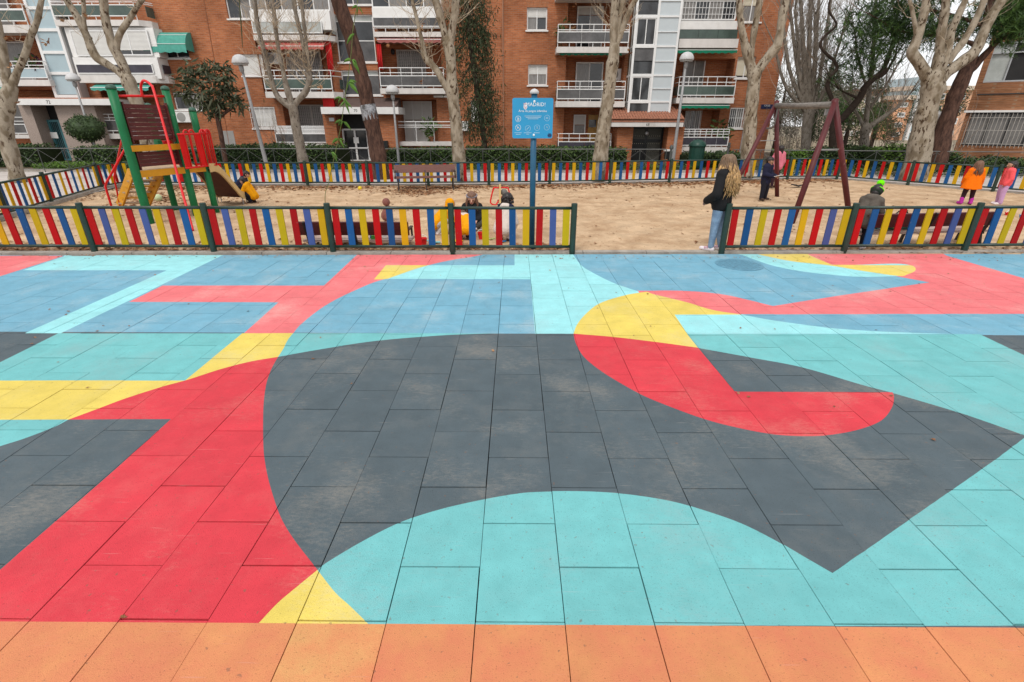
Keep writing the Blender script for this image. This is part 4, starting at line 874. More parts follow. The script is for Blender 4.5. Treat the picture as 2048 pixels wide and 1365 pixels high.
Mo = mat('hazed_orange_render', (0.68,0.37,0.22), 0.9, 0.08, 0.6); Mcr = mat('cream_render', (0.58,0.47,0.37), 0.9, 0.1, 0.6)  # Mo is paled: distance haze put into the wall's base colour
f0 = (48.128,70.0,4.646); f1 = (50.645,70.0,4.649); f2 = (45.609,72.0,5.413); f3 = (54.831,70.0,5.782); f4 = (50.663,69.0,5.726)
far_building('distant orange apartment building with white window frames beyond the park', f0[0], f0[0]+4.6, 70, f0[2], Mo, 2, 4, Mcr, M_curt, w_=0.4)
far_building('distant cream apartment building with dark windows behind the bare trees', f2[0]-2, f0[0]-0.6, 72, f2[2], Mcr, 5, 4, M_rtile, M_glass, w_=0.5)
tb = thing('apartment_building', 'distant grey glass stair shaft between the orange walls', 'building', (f1[0], 69, 0))
m = MB(); m.box(f0[0]+4.7,69.4,-2,f4[0]-0.3,76,f4[2]+1.5); m.build('wall', M_panel2, tb)
m = MB()
for i in range(3): x = f0[0]+4.7+(f4[0]-0.3-f0[0]-4.7)*i/2; m.box(x-0.12,69.2,-1,x+0.12,69.39,f4[2]+1.5)
for j in range(9): m.box(f0[0]+4.7,69.25,j*(f4[2]+1.4)/8-0.08,f4[0]-0.3,69.38,j*(f4[2]+1.4)/8+0.08)
m.build('glazing_bars', M_frame, tb)
far_building('distant orange apartment wing right of the glass stair shaft', f4[0]-0.2, f3[0]+6, 71, f3[2], mat('salmon_render', (0.66,0.38,0.24), 0.9, 0.08, 0.6), 4, 4, Mcr, M_glass, w_=0.4)
cw0 = (21.712,44.0,-0.024); cw1 = (24.611,44.0,0.897)
pw = MB(); pw.box(cw0[0],44,-0.1,cw1[0]+2,44.3,cw1[2]+0.1); tag(pw.build('boundary_wall', mat('cream_wall', (0.62,0.54,0.42), 0.9, 0.08, 1)), 'low cream boundary wall in the park behind the swing', 'wall')
# ---------------------------------------------------------------- fences, railing, lamps, benches, sign
M_fgreen = mat('fence_green', (0.012,0.034,0.024), 0.35, 0.25, 8, 0.05, 40, spec=0.5)
M_slat = {'R': mat('slat_red', (0.36,0.002,0.003), 0.55, 0.08, 5, objvar=0.16, spec=0.2, c2=(0.22,0.02,0.015), t2=(0.6,0.85), spots=(30,0.72,(0.45,0.2,0.16),0.6)), 'B': mat('slat_blue', (0.008,0.07,0.21), 0.55, 0.08, 5, objvar=0.18, spec=0.2, spots=(30,0.72,(0.25,0.28,0.32),0.6)), 'Y': mat('slat_yellow', (0.50,0.29,0.003), 0.55, 0.06, 5, objvar=0.06, spec=0.2),
          'O': mat('slat_olive_yellow', (0.43,0.305,0.003), 0.55, 0.06, 5, objvar=0.06, spec=0.2), 'I': mat('slat_indigo', (0.04,0.068,0.22), 0.55, 0.08, 5, objvar=0.1)}
def fence(label, posts, seqs, group=None, end_posts=(True, True), h=0.84, zig=0.0):
    """posts: ground points; seqs: colour letters of each bay"""
    c = posts[len(posts)//2]; t = thing('fence', label, 'fence', (c[0], c[1], 0), group)
    for i, p in enumerate(posts):
        if (i == 0 and not end_posts[0]) or (i == len(posts)-1 and not end_posts[1]): continue
        m = MB(); m.lathe([(0.052,-0.1),(0.052,h-0.004),(0.044,h+0.004)], (p[0],p[1],0), 14); m.build('post', M_fgreen, t, smooth=False)
    for i in range(len(posts)-1):
        a = Vector((*posts[i],0)); b = Vector((*posts[i+1],0)); d = (b-a).normalized(); L = (b-a).length; n_ = Vector((d.y,-d.x,0))
        if n_.y > 0: n_ = -n_
        for z in (0.115, 0.765):
            m = MB(); m.tube([tuple(a+d*0.04+Vector((0,0,z))), tuple(b-d*0.04+Vector((0,0,z)))], 0.026, 10); m.build('rail', M_fgreen, t, smooth=True)
        sq = seqs[i]; k = len(sq)
        for j, ch in enumerate(sq):
            o = a + d*(L*(j+0.5+0.06*(0.5-(j/k)))/k + rng.uniform(-.004,.004)); m = MB(); w = 0.056*rng.uniform(.97,1.03); lean_ = d*rng.uniform(-.007,.007)
            p0 = o - d*w; p1 = o + d*w; e = n_*0.011
            m.add([tuple(p0+e+Vector((0,0,0.125))), tuple(p1+e+Vector((0,0,0.125))), tuple(p1+e+lean_+Vector((0,0,0.757))), tuple(p0+e+lean_+Vector((0,0,0.757))),
                   tuple(p0-e+Vector((0,0,0.125))), tuple(p1-e+Vector((0,0,0.125))), tuple(p1-e+lean_+Vector((0,0,0.757))), tuple(p0-e+lean_+Vector((0,0,0.757)))],
                  [(0,1,2,3),(5,4,7,6),(4,0,3,7),(1,5,6,2),(4,5,1,0),(3,2,6,7)])
            m.build('slat', M_slat[ch], t)
    return t
RBY = 'RBY'*3; YBR = 'YBR'*3
def vary(s, r): return ''.join((r.choice('YO') if c == 'Y' else (r.choice('BBI') if c == 'B' else c)) for c in s)
p0 = Vector((-7.316,8.508)); p1 = Vector((1.001,8.546)); st = (p1-p0)/4
nl = [tuple(p0+st*i) for i in range(-4, 5)]
fence('near picket fence left of the gap, slats red, blue and yellow on green rails', nl, [vary(RBY, rng) for _ in range(8)], 'picket fences round the sandpit')
p0 = Vector((3.609,8.575)); p1 = Vector((7.968,8.751)); st = (p1-p0)/2
nrp = [tuple(p0+st*i) for i in range(0, 6)]
fence('near picket fence right of the gap, beside the blonde woman', nrp, [vary(RBY, rng) for _ in range(5)], 'picket fences round the sandpit')
bk = [(-13.825,18.31), (-11.582,18.199), (-9.443,18.206), (-7.327,18.273), (-5.173,18.31), (-3.074,18.391), (-0.928,18.565), (1.258,18.788), (3.498,19.16), (5.822,19.613), (8.266,20.174), (10.844,20.767), (12.889,20.899)]
fence('long far picket fence behind the bench and the slide, facing the flats', bk, [YBR, YBR, YBR, YBR, RBY, YBR, YBR, YBR, YBR, YBR, YBR, YBR], 'picket fences round the sandpit', end_posts=(True, False))
rf = [(12.889,20.899), (14.323,18.954), (15.822,17.14)]; v = Vector(rf[2])-Vector(rf[1]); rf += [tuple(Vector(rf[2])+v), tuple(Vector(rf[2])+v*2)]
fence('picket fence on the right side behind the girls in orange and coral', rf, [YBR, RBY+'B', 'RBYRBYRBY', YBR], 'picket fences round the sandpit')
lf = [(-13.825,18.31), (-13.798,17.175), (-12.683,13.908)]; v = Vector(lf[2])-Vector(lf[1]); lf += [tuple(Vector(lf[2])+v*0.62), tuple(Vector(lf[2])+v*1.2)]
fence('short picket fence on the left side, running past the pale plane trunk', lf, ['BRYBR', 'YBRYBRYBR', 'YBRYBRYB', YBR], 'picket fences round the sandpit', end_posts=(False, True))
m = MB()
for i in range(len(lf)-1): m.beam((lf[i][0]-0.02,lf[i][1],0.03), (lf[i+1][0]-0.02,lf[i+1][1],0.03), 0.2, 0.09)
m.build('side_kerb', M_conc, kind='structure')
for n_, q in (('back_kerb', bk), ('right_kerb', rf)):
    m = MB()
    for i in range(len(q)-1): m.beam((q[i][0],q[i][1]+0.13,0.0), (q[i+1][0],q[i+1][1]+0.13,0.0), 0.12, 0.07)
    m.build(n_, M_conc, kind='structure')
# low iron railing with crossed bars before the hedges
M_rail = mat('railing_iron', (0.13,0.13,0.125), 0.5, 0.15, 8)
M_railp = mat('railing_post', (0.06,0.065,0.06), 0.5, 0.15, 8)
def railing(label, a, b, n_, knob=False):
    a = Vector((*a,0)); b = Vector((*b,0)); t = thing('railing', label, 'railing', tuple((a+b)/2), 'low iron railings along the hedges')
    m = MB(); m.tube([tuple(a+Vector((0,0,1.0))), tuple(b+Vector((0,0,1.0)))], 0.017, 8); m.build('top_rail', M_rail, t)
    for i in range(n_+1):
        p = a+(b-a)*i/n_
        m = MB(); m.tube([tuple(p), tuple(p+Vector((0,0,0.99)))], 0.016, 6); m.build('post', M_railp, t)
        if i < n_:
            q = a+(b-a)*(i+1)/n_; u = Vector((0,0,1))
            m = MB(); m.tube([tuple(p+u*0.15), tuple(q+u*0.96)], 0.0055, 5); m.tube([tuple(p+u*0.96), tuple(q+u*0.15)], 0.0055, 5); m.ball(tuple((p+q)/2+u*0.555), 0.025, n=8, m=5)
            m.tube([tuple(p+u*0.14), tuple(q+u*0.14)], 0.012, 5)
            m.build('cross_brace', M_rail, t)
    return t
ra, rb = (-28.124,21.394), (6.354,24.645)
railing('low iron railing with crossed bars, left of the green bin', (-27.5,22.9), (6.55,23.0), 30)
railing('low iron railing with crossed bars, right of the tall bollard', (9.3,22.7), (24.0,20.9), 13)
p = (9.05,22.6); bo = MB(); bo.lathe([(0.09,-0.05),(0.09,0.1),(0.055,0.14),(0.05,1.08),(0.075,1.1),(0.075,1.14),(0.045,1.16),(0.06,1.2),(0.055,1.26),(0.015,1.3)], (p[0],p[1],0), 14)
tag(bo.build('bollard', M_railp), 'dark iron bollard with a round cap just above the blonde woman', 'bollard')
p = (6.75,23.0); bo = MB(); bo.lathe([(0.055,-0.05),(0.05,1.0),(0.08,1.02),(0.085,1.08),(0.06,1.15),(0.02,1.18)], (p[0],p[1],0), 12)
tag(bo.build('bollard', M_railp), 'slim iron bollard before door 68 at the railing end', 'bollard')
# street lamps
M_lampw = mat('lamp_dome', (0.50,0.50,0.50), 0.45, 0.05, 5); M_galv = mat('galvanised_steel', (0.30,0.30,0.30), 0.5, 0.15, 14, metal=0.3); M_lens = mat('lamp_lens', (0.35,0.34,0.32), 0.3, 0.1, 5)
M_tan = mat('tan_paint', (0.42,0.25,0.16), 0.6, 0.1, 5)
def lamp(label, base, head, globe=False, r0=0.075, pm=None):
    b = Vector(base); h = Vector(head); t = thing('street_lamp', label, 'street lamp', base, 'street lamps along the flats')
    mid = b + (h-b)*0.45
    m = MB(); m.tube([tuple(b), tuple(b+(mid-b)*0.3), tuple(mid), tuple(h)], [r0*1.2, r0*1.15, r0*0.9, r0*0.6], 10); m.build('pole', pm or M_galv, t, smooth=True)
    m = MB()
    if globe: m.ball(tuple(h+Vector((0,0,0.2))), 0.26)
    else: m.lathe([(0.295,0.0),(0.305,0.04),(0.285,0.13),(0.23,0.23),(0.14,0.295),(0.04,0.32)], tuple(h), 20)
    m.build('dome', M_lampw, t, smooth=True)
    if not globe:
        m = MB(); m.lathe([(0.26,-0.05),(0.255,-0.012)], tuple(h), 18); m.build('lens', M_lens, t)
        m = MB(); m.lathe([(0.06,-0.3),(0.09,-0.22),(0.09,-0.07)], tuple(h), 10); m.build('collar', M_galv, t)
    return t
b = (-10.677,22.601); hd = (-10.702,22.0,4.133); lamp('tall street lamp beside the dark-leaved round tree', (b[0],b[1],0), hd)
hd = (-5.536,25.0,3.268); b = (-5.376,0.488); lamp('short street lamp left of the white ground floor balcony rail', (hd[0]+0.02,25.0,0), hd, r0=0.06)
hd = (7.406,24.6,4.522); lamp('tall street lamp in front of the balconies right of door 68', (hd[0]-0.05,24.6,0), hd)
hd = (-21.404,27.0,3.887); lamp('thin street lamp by the ball-shaped shrub and the granite wall', (hd[0]+0.03,27.0,0), hd, r0=0.06)
hd = (25.498,33.0,2.215); lamp('small globe lamp on a tan pole behind the leaning pine', (hd[0]-0.02,33.0,0), hd, globe=True, pm=M_tan, r0=0.05)
# park benches
M_bw = mat('bench_wood', (0.085,0.014,0.014), 0.45, 0.3, 10, 0.15, 30, stretch=(0.6,0.6,6)); M_bwf = mat('faded_bench_wood', (0.15,0.065,0.052), 0.6, 0.2, 10, 0.15, 30, stretch=(0.6,0.6,6)); M_seat = mat('worn_bench_seat', (0.40,0.29,0.24), 0.6, 0.2, 8, stretch=(0.6,0.6,6))
M_iron = mat('bench_iron', (0.022,0.015,0.014), 0.5, 0.2, 9)
def bench(label, loc, rz, wood, seatm, L=2.0):
    t = thing('bench', label, 'bench', (0,0,0), 'park benches by the sandpit'); wd, sm = wood, seatm
    for y, z in ((-0.14,0.43),(0.0,0.435),(0.14,0.43)):
        m = MB(); m.box(-L/2,y-0.062,z-0.02,L/2,y+0.062,z+0.02); m.build('seat_plank', sm, t)
    m = MB(); m.add([(-L/2,0.24,0.56),(L/2,0.24,0.56),(L/2,0.30,0.80),(-L/2,0.30,0.80),(-L/2,0.275,0.55),(L/2,0.275,0.55),(L/2,0.335,0.79),(-L/2,0.335,0.79)], [(0,1,2,3),(5,4,7,6),(4,0,3,7),(1,5,6,2),(4,5,1,0),(3,2,6,7)]); m.build('backrest', wd, t)
    for x in (-L/2+0.12, 0, L/2-0.12):
        m = MB(); m.beam((x,-0.2,0.4),(x,0.24,0.4),0.05,0.03); m.beam((x,0.20,0.40),(x,0.345,0.80),0.05,0.03,(1,0,0)); m.beam((x,-0.17,0.39),(x,-0.24,0.0),0.05,0.03,(1,0,0)); m.beam((x,0.19,0.40),(x,0.30,0.0),0.05,0.03,(1,0,0))
        m.build('leg_frame', M_iron, t)
    for x in (-L/2+0.05, L/2-0.05):
        m = MB(); m.beam((x,-0.22,0.62),(x,0.28,0.62),0.05,0.03); m.beam((x,-0.2,0.40),(x,-0.2,0.615),0.04,0.03,(1,0,0)); m.build('armrest', M_iron, t)
    t.location = loc; t.rotation_euler = (0,0,rz); return t
a = Vector((-3.808,8.846)); c = Vector((-1.942,8.906)); mid = (a+c)/2
bench('dark red bench close behind the left picket fence, its back to the mat', (mid.x, mid.y+0.32, -0.33), math.pi, M_bw, M_seat, (c-a).length+0.1)
a = Vector((6.223,8.658)); c = Vector((8.489,8.946)); mid = (a+c)/2; dd = c-a
bench('dark red bench behind the right picket fence with a toy bag on it', (mid.x+0.05, mid.y+0.5, -0.17), math.pi+math.atan2(dd.y, dd.x), M_bw, M_seat, dd.length+0.35)
a = Vector((-3.843,16.692)); c = Vector((-2.132,17.782)); mid = (a+c)/2
bench('weathered brown bench against the far fence, facing the sandpit', (mid.x, mid.y+0.15, -0.04), math.atan2(0.35, 1.9), M_bwf, M_bwf, 2.05)
# blue playground sign
SY = 8.86
sg = thing('sign', 'square blue playground rules sign on a tall blue post at the fence', 'sign', ((0.324,-0.084)[0], SY, 0))
M_sblue = mat('sign_blue', (0.022,0.27,0.50), 0.45, 0.06, 3); M_spost = mat('post_blue', (0.012,0.085,0.16), 0.4, 0.12, 8); M_sw = mat('sign_white', (0.72,0.75,0.76), 0.6, 0.05, 8); M_sfade = mat('sign_faded_white', (0.34,0.52,0.64), 0.6, 0.1, 8); M_snavy = mat('sign_navy', (0.01,0.03,0.10), 0.6, 0.1, 8); M_spink = mat('crest_pink', (0.55,0.36,0.40), 0.6, 0.1, 8)
px0 = (0.307,0.856)[0]
m = MB(); m.tube([(px0,SY,0),(px0,SY,2.50)], 0.05, 14); m.build('post', M_spost, sg, smooth=True)
m = MB(); m.lathe([(0.07,0),(0.075,0.03),(0.05,0.06),(0.01,0.075)], (px0,SY,2.5), 14); m.build('post_cap', M_lampw, sg, smooth=True)
s0 = (-0.041,1.844); s1 = (0.607,2.439); cx = (s0[0]+s1[0])/2; BW = 0.655; zb = s0[1]; zt_ = s1[1]; BH = zt_-zb; bx0 = cx-BW/2; bx1 = cx+BW/2; fy = SY-0.075
m = MB(); k = 5; r_ = 0.03; pl = []
for (ox, oz, a0) in ((bx1-r_, zb+r_, -90), (bx1-r_, zt_-r_, 0), (bx0+r_, zt_-r_, 90), (bx0+r_, zb+r_, 180)):
    for i in range(k+1): an = rad(a0+90*i/k); pl.append((ox+r_*math.cos(an), oz+r_*math.sin(an)))
m.prism(pl, lambda p, q, d: (p, fy+0.018-d, q), 0.018); m.build('board', M_sblue, sg)
for z in (zt_-0.05, zb+0.05):
    m = MB(); m.ball((px0, fy-0.002, z), 0.019, 1, 0.7, 1, 10, 6); m.build('bolt', M_sw, sg, smooth=True)
def sx(u): return bx0 + BW*u
def sz(v): return zt_ - BH*v
for txt, u, v, sz_, mt, al in (('¡MADRID!', 0.555, 0.20, 0.078, M_sw, 'CENTER'), ('Área de juegos infantiles', 0.50, 0.34, 0.046, M_sw, 'CENTER')):
    m = MB(); text_mb(txt, sz_, sx(u), fy-0.002, sz(v), m, 0.0012, al); m.build('lettering', mt, sg)
m = MB()
for i, (v, a, b_) in enumerate(((0.44, 0.30, 0.72), (0.475, 0.33, 0.70), (0.51, 0.38, 0.64))): m.box(sx(a), fy-0.003, sz(v)-0.004, sx(b_), fy-0.0005, sz(v)+0.004)
m.build('small_print', M_sfade, sg)
# crest: shield with bear and tree reduced to simple relief
m = MB(); ux, uz = sx(0.32), sz(0.20); sh = [(-0.028,0.02),(-0.03,-0.02),(-0.018,-0.042),(0,-0.05),(0.018,-0.042),(0.03,-0.02),(0.028,0.02)]
m.prism([(ux+a, uz+b_) for a, b_ in sh], lambda p, q, d: (p, fy-d, q), 0.0015); m.build('crest', M_sw, sg)
m = MB(); m.prism([(ux+a*0.8, uz+b_*0.8-0.002) for a, b_ in sh], lambda p, q, d: (p, fy-0.0016-d, q), 0.001)
m.prism([(ux-0.028,uz+0.024),(ux+0.028,uz+0.024),(ux+0.03,uz+0.05),(ux+0.012,uz+0.038),(ux,uz+0.055),(ux-0.012,uz+0.038),(ux-0.03,uz+0.05)], lambda p, q, d: (p, fy-d, q), 0.0016); m.build('crest_field', M_spink, sg)
m = MB(); m.tube([(ux-0.012,fy-0.003,uz-0.03),(ux-0.008,fy-0.003,uz-0.01),(ux+0.003,fy-0.003,uz+0.004)], 0.005, 5); m.tube([(ux+0.012,fy-0.003,uz-0.03),(ux+0.012,fy-0.003,uz)], 0.003, 5); m.ball((ux+0.012,fy-0.003,uz+0.006), 0.01, 1, 0.2, 0.8, 8, 5); m.build('crest_emblem', M_sw, sg)
def picto(u, v, mt, strokes, r=0.045):
    m = MB(); n_ = 28; X, Z = sx(u), sz(v)
    for i in range(n_):
        a, b_ = 2*math.pi*i/n_, 2*math.pi*(i+1)/n_; ri, ro = r*0.9, r
        m.quad((X+ri*math.cos(a),fy-0.002,Z+ri*math.sin(a)),(X+ro*math.cos(a),fy-0.002,Z+ro*math.sin(a)),(X+ro*math.cos(b_),fy-0.002,Z+ro*math.sin(b_)),(X+ri*math.cos(b_),fy-0.002,Z+ri*math.sin(b_)))
    for (a, b_, c_, d_, w_) in strokes: m.beam((X+a*r,fy-0.003,Z+b_*r), (X+c_*r,fy-0.003,Z+d_*r), 0.003, w_*r, (0,0,1) if abs(c_-a) > abs(d_-b_) else (1,0,0))
    m.build('pictogram', mt, sg)
kid = [(-0.1,0.5,-0.1,0.65,0.2),(-0.1,-0.1,-0.1,0.4,0.25),(-0.2,-0.6,-0.12,-0.1,0.14),(0.02,-0.6,-0.06,-0.1,0.14),(0.3,-0.05,0.3,0.2,0.2),(0.25,-0.6,0.28,-0.1,0.12),(-0.1,0.25,0.28,0.05,0.1)]
picto(0.145, 0.51, M_sw, kid); picto(0.145, 0.73, M_sw, [(-0.65,0.65,0.65,-0.65,0.12),(-0.3,-0.1,0.3,0.1,0.3),(-0.35,-0.4,-0.25,-0.1,0.1),(0.2,-0.4,0.25,0.0,0.1)])
picto(0.385, 0.75, M_sfade, [(-0.4,-0.4,0.45,0.45,0.16),(-0.45,-0.15,-0.15,-0.45,0.1)]); picto(0.615, 0.73, M_sfade, [(-0.3,0.3,0.3,0.3,0.12),(-0.3,-0.2,0.4,-0.2,0.12),(0.0,-0.3,0.0,0.3,0.2)])
picto(0.855, 0.49, M_sfade, [(-0.3,-0.3,-0.3,0.3,0.15),(0,-0.3,0,0.35,0.15),(0.3,-0.3,0.3,0.25,0.15)]); picto(0.855, 0.72, M_sfade, [(-0.3,0.3,0.3,-0.3,0.14),(0.05,-0.4,0.3,0.2,0.14)])
m = MB()
for u, v, a in ((0.145,0.86,0.09),(0.145,0.90,0.06),(0.385,0.86,0.1),(0.385,0.895,0.035),(0.61,0.86,0.07)): m.box(sx(u-a), fy-0.003, sz(v)-0.004, sx(u+a), fy-0.0005, sz(v)+0.004)
m.build('caption', M_sfade, sg)
m = MB()
for v, w_ in ((0.885,0.03),(0.91,0.05),(0.935,0.05),(0.96,0.035)): m.box(sx(0.93-w_), fy-0.003, sz(v)-0.006, sx(0.93+w_), fy-0.0005, sz(v)+0.006)
m.build('inspection_sticker', M_snavy, sg)
# green litter bin by door 68 and letterbox post
b = (9.05,25.0); lb = thing('litter_bin', 'dark green dome-topped litter bin beside the street lamp and door 68', 'litter bin', (8.68,25.4,0))
M_bin = mat('bin_green', (0.008,0.05,0.035), 0.4, 0.15, 6)
m = MB(); m.lathe([(0.30,0.05),(0.34,0.15),(0.37,1.0)], (8.68,25.4,0), 12); m.build('body', M_bin, lb)
m = MB(); m.lathe([(0.40,1.005),(0.40,1.06),(0.34,1.2),(0.18,1.3),(0.03,1.33)], (8.68,25.4,0), 16); m.build('lid', M_bin, lb, smooth=True)
m = MB(); m.tube([(8.68,25.75,0),(8.68,25.75,1.1)], 0.05, 8); m.build('post', M_bin, lb)
q = (7.862,0.788); lt = thing('letterbox', 'small dark letterbox with a pale lid beside door 68', 'letterbox', (q[0],27.0,0))
m = MB(); m.box(q[0]-0.22,26.9,0.35,q[0]+0.22,27.15,0.72); m.box(q[0]-0.05,26.98,0,q[0]+0.05,27.07,0.35); m.build('box', M_ddoor, lt)
m = MB(); m.box(q[0]-0.27,26.86,0.722,q[0]+0.27,27.2,0.80); m.build('lid', M_white, lt)
# ---------------------------------------------------------------- trees and planting
tr = random.Random(11)
BK = bark_mat('plane_bark', (0.38,0.325,0.25), (0.215,0.17,0.115), (0.08,0.05,0.03), 3.2)
BK2 = bark_mat('grey_bark', (0.27,0.235,0.195), (0.19,0.16,0.125), (0.09,0.07,0.055), 5.0)
BKP = mat('pine_bark', (0.105,0.058,0.043), 0.95, 0.4, 9, 1.0, 26, c2=(0.045,0.027,0.022), stretch=(1.6,1.6,0.5), spec=0.1)
BKD = mat('dark_bark', (0.05,0.037,0.03), 0.95, 0.3, 9, 0.8, 30, spec=0.1)
TWP = mat('grey_twig', (0.30,0.26,0.22), 0.9, 0.2, 6, spec=0.1); TWG = mat('pale_twig', (0.40,0.32,0.23), 0.9, 0.2, 6, spec=0.1); TWD = mat('brown_twig', (0.20,0.145,0.105), 0.9, 0.2, 6, spec=0.1)
def leafmat(name, c, v=0.4, rough=0.6, objvar=0): return mat(name, c, rough, v, 3.5, objvar=objvar, spec=0.25)
L_hedge = leafmat('hedge_leaf', (0.040,0.066,0.026)); L_hedge2 = leafmat('hedge_leaf_light', (0.075,0.125,0.03)); L_dark = leafmat('loquat_leaf', (0.050,0.062,0.028), 0.5); L_loq2 = leafmat('loquat_leaf_grey', (0.13,0.14,0.09), 0.4)
L_con = leafmat('conifer_needles', (0.038,0.056,0.022), 0.5); L_con2 = leafmat('conifer_needles_brown', (0.06,0.05,0.025), 0.4); L_pine = leafmat('pine_needles', (0.035,0.068,0.022), 0.5); L_pine2 = leafmat('pine_needles_bright', (0.07,0.135,0.028), 0.4)
L_far = leafmat('hazed_foliage', (0.085,0.105,0.06), 0.45); L_far2 = leafmat('hazed_foliage_grey', (0.16,0.16,0.115), 0.3); L_grass = leafmat('bright_ground_cover', (0.11,0.21,0.025), 0.4)  # L_far, L_far2: distance haze put into the leaf colour, lighter and greyer
L_dry = mat('dry_leaf', (0.26,0.115,0.045), 0.8, 0.35, 5, c2=(0.15,0.065,0.03)); L_dry2 = mat('pale_dry_leaf', (0.38,0.22,0.11), 0.8, 0.3, 5, c2=(0.24,0.12,0.06)); L_vine = leafmat('vine_leaf', (0.075,0.165,0.022), 0.4)
def dome(L):
    a, b = Vector(L[-2][:3]), Vector(L[-1][:3]); d = (b-a).normalized(); r = L[-1][3]
    return list(L) + [tuple(b+d*r*0.6)+(r*0.85,), tuple(b+d*r*1.05)+(r*0.5,), tuple(b+d*r*1.25)+(r*0.12,)]
def limb(mb, pts, wob=0.0, n=9, k=5):
    q = cr(pts, k)
    if wob: q = [(x+wob*noise.noise(Vector((x*2,y*2,z*1.3))), y+wob*noise.noise(Vector((x*2+9,y*2,z*1.3))), z, r*(1+0.17*noise.noise(Vector((x*3,y*3,z*3.1+5))))) for x, y, z, r in q]
    mb.tube([p[:3] for p in q], [max(0.004, p[3]) for p in q], n)
    return q
def twig(mb, p, d, L, r, rg, lv=2, up=0.15, n=3):
    pts = [Vector(p)]; dd = Vector(d).normalized(); k = 4
    for i in range(k):
        dd = (dd + Vector((rg.uniform(-.35,.35), rg.uniform(-.35,.35), rg.uniform(-.25,.3)+up*0.6))).normalized(); pts.append(pts[-1] + dd*(L/k))
    mb.tube([tuple(q) for q in pts], [r, r*0.8, r*0.6, r*0.45, r*0.25], n, False)
    if lv > 0:
        for i in range(rg.randint(2, 3)):
            j = rg.randint(1, k); a = rg.uniform(0, 6.28); dn = (dd + Vector((math.cos(a), math.sin(a), rg.uniform(-.2,.6)))*0.8)
            twig(mb, pts[j], dn, L*rg.uniform(.45,.7), r*0.55, rg, lv-1, up, n)
def leaf(mb, c, size, rg, aspect=0.45, droop=0.0, nrm=None):
    a = rg.uniform(0, 6.28); el = rg.uniform(-1.1, 0.9) - droop
    u = Vector((math.cos(a)*math.cos(el), math.sin(a)*math.cos(el), math.sin(el))); w = Vector((rg.uniform(-1,1), rg.uniform(-1,1), rg.uniform(-1,1))).cross(u)
    if w.length < 1e-3: w = Vector((0,0,1))
    w = w.normalized()*size*aspect*0.5; u = u*size; c = Vector(c); o = len(mb.v)
    b = u.cross(w).normalized()*size*0.08
    mb.v += [tuple(c), tuple(c+u*0.45+w+b), tuple(c+u), tuple(c+u*0.45-w+b)]
    mb.f.append((o,o+1,o+2,o+3)); mb.m.append(mb.mi)
def tree(name, label, loc, group=None): return thing(name, label, 'tree', loc, group)
def plane_tree(label, limbs, twn=0, twl=0.8, bark=None, seed=1, grow=5, name='plane_tree', leaves=0, tw=None, trunk_wob=0.03, fan=0.0):
    """bare tree: limbs traced where they stand; each open limb carries on above into finer branches"""
    rg = random.Random(seed); b = limbs[0][0]; t = tree(name, label, (b[0], b[1], 0)); m = MB(); tm = MB(); ends = []
    for i, L in enumerate(limbs):
        q = limb(m, dome(L) if i == 0 else L, trunk_wob, 12 if i == 0 else 9)
        if BK is (bark or BK):
            for j in range(7 if i == 0 else 3):
                s = q[rg.randint(1, max(1, len(q)-5 if i == 0 else len(q)-2))]; a = rg.uniform(0, 6.28); m.ball((s[0]+math.cos(a)*s[3]*0.86, s[1]+math.sin(a)*s[3]*0.86, s[2]), s[3]*rg.uniform(.22,.42), 1, 1, 1.3, 8, 6)
        if len(L) > 2 and i > 0:
            p, pr = Vector(q[-1][:3]), Vector(q[-4][:3]); d = (p-pr).normalized(); ends.append((p, d, q[-1][3]))
            for j in range(twn):
                si = rg.randint(len(q)//4, len(q)-2); s = q[si]; a = rg.uniform(0, 6.28); ld = (Vector(q[si+1][:3])-Vector(s[:3])).normalized()*fan
                twig(tm, s[:3], Vector((math.cos(a), math.sin(a)*0.6, rg.uniform(0.0,1.0)))+ld, twl*rg.uniform(.6,1.3), 0.011 if not fan else 0.018, rg, 2, 0.15 if not fan else 0.35)
    for p, d, r in ends:
        for j in range(grow if r > 0.02 else 1):
            dd = (d + Vector((rg.uniform(-.5,.5), rg.uniform(-.5,.5), rg.uniform(.0,.5)))).normalized(); e = p + dd*rg.uniform(1.2,2.2)
            limb(m, [tuple(p)+(r*0.75,), tuple((p+e)/2+Vector((rg.uniform(-.1,.1),rg.uniform(-.1,.1),0)))+(r*0.5,), tuple(e)+(r*0.28,)], 0, 6, 3)
            for u in range(3): twig(tm, e, dd+Vector((rg.uniform(-.7,.7),rg.uniform(-.7,.7),rg.uniform(-.2,.5))), 1.1, max(0.01, r*0.2), rg, 2)
    m.build('trunk', bark or BK, t, smooth=True)
    if tm.v: tm.build('crown', tw or TWG, t)
    return t, m, rg
plane_tree('pale plane tree at the far left edge, forking low behind the left fence', [[(-18.322,19.0,-0.105,0.2587),(-18.205,19.0,0.37,0.2468),(-18.18,19.0,0.97,0.2345),(-18.05,19.0,1.637,0.2309),(-17.92,19.0,2.124,0.2459),(-17.621,19.0,2.678,0.2427),(-17.357,19.0,3.066,0.2233)],[(-17.37,19.0,3.035,0.1719),(-17.307,19.0,3.521,0.1529),(-17.164,19.0,4.114,0.1424),(-17.083,19.0,4.547,0.1326),(-16.979,19.0,5.111,0.1144),(-16.943,19.0,5.659,0.0967),(-16.842,19.0,6.454,0.0632)],[(-17.357,19.0,3.066,0.1374),(-16.966,19.0,3.522,0.1104),(-16.486,19.0,4.041,0.1007),(-15.995,19.0,4.69,0.0991),(-15.693,19.0,5.042,0.09),(-15.402,19.0,5.456,0.081),(-15.009,19.0,6.061,0.0638),(-14.555,19.0,6.839,0.0469)]], 5, 0.9, seed=3)
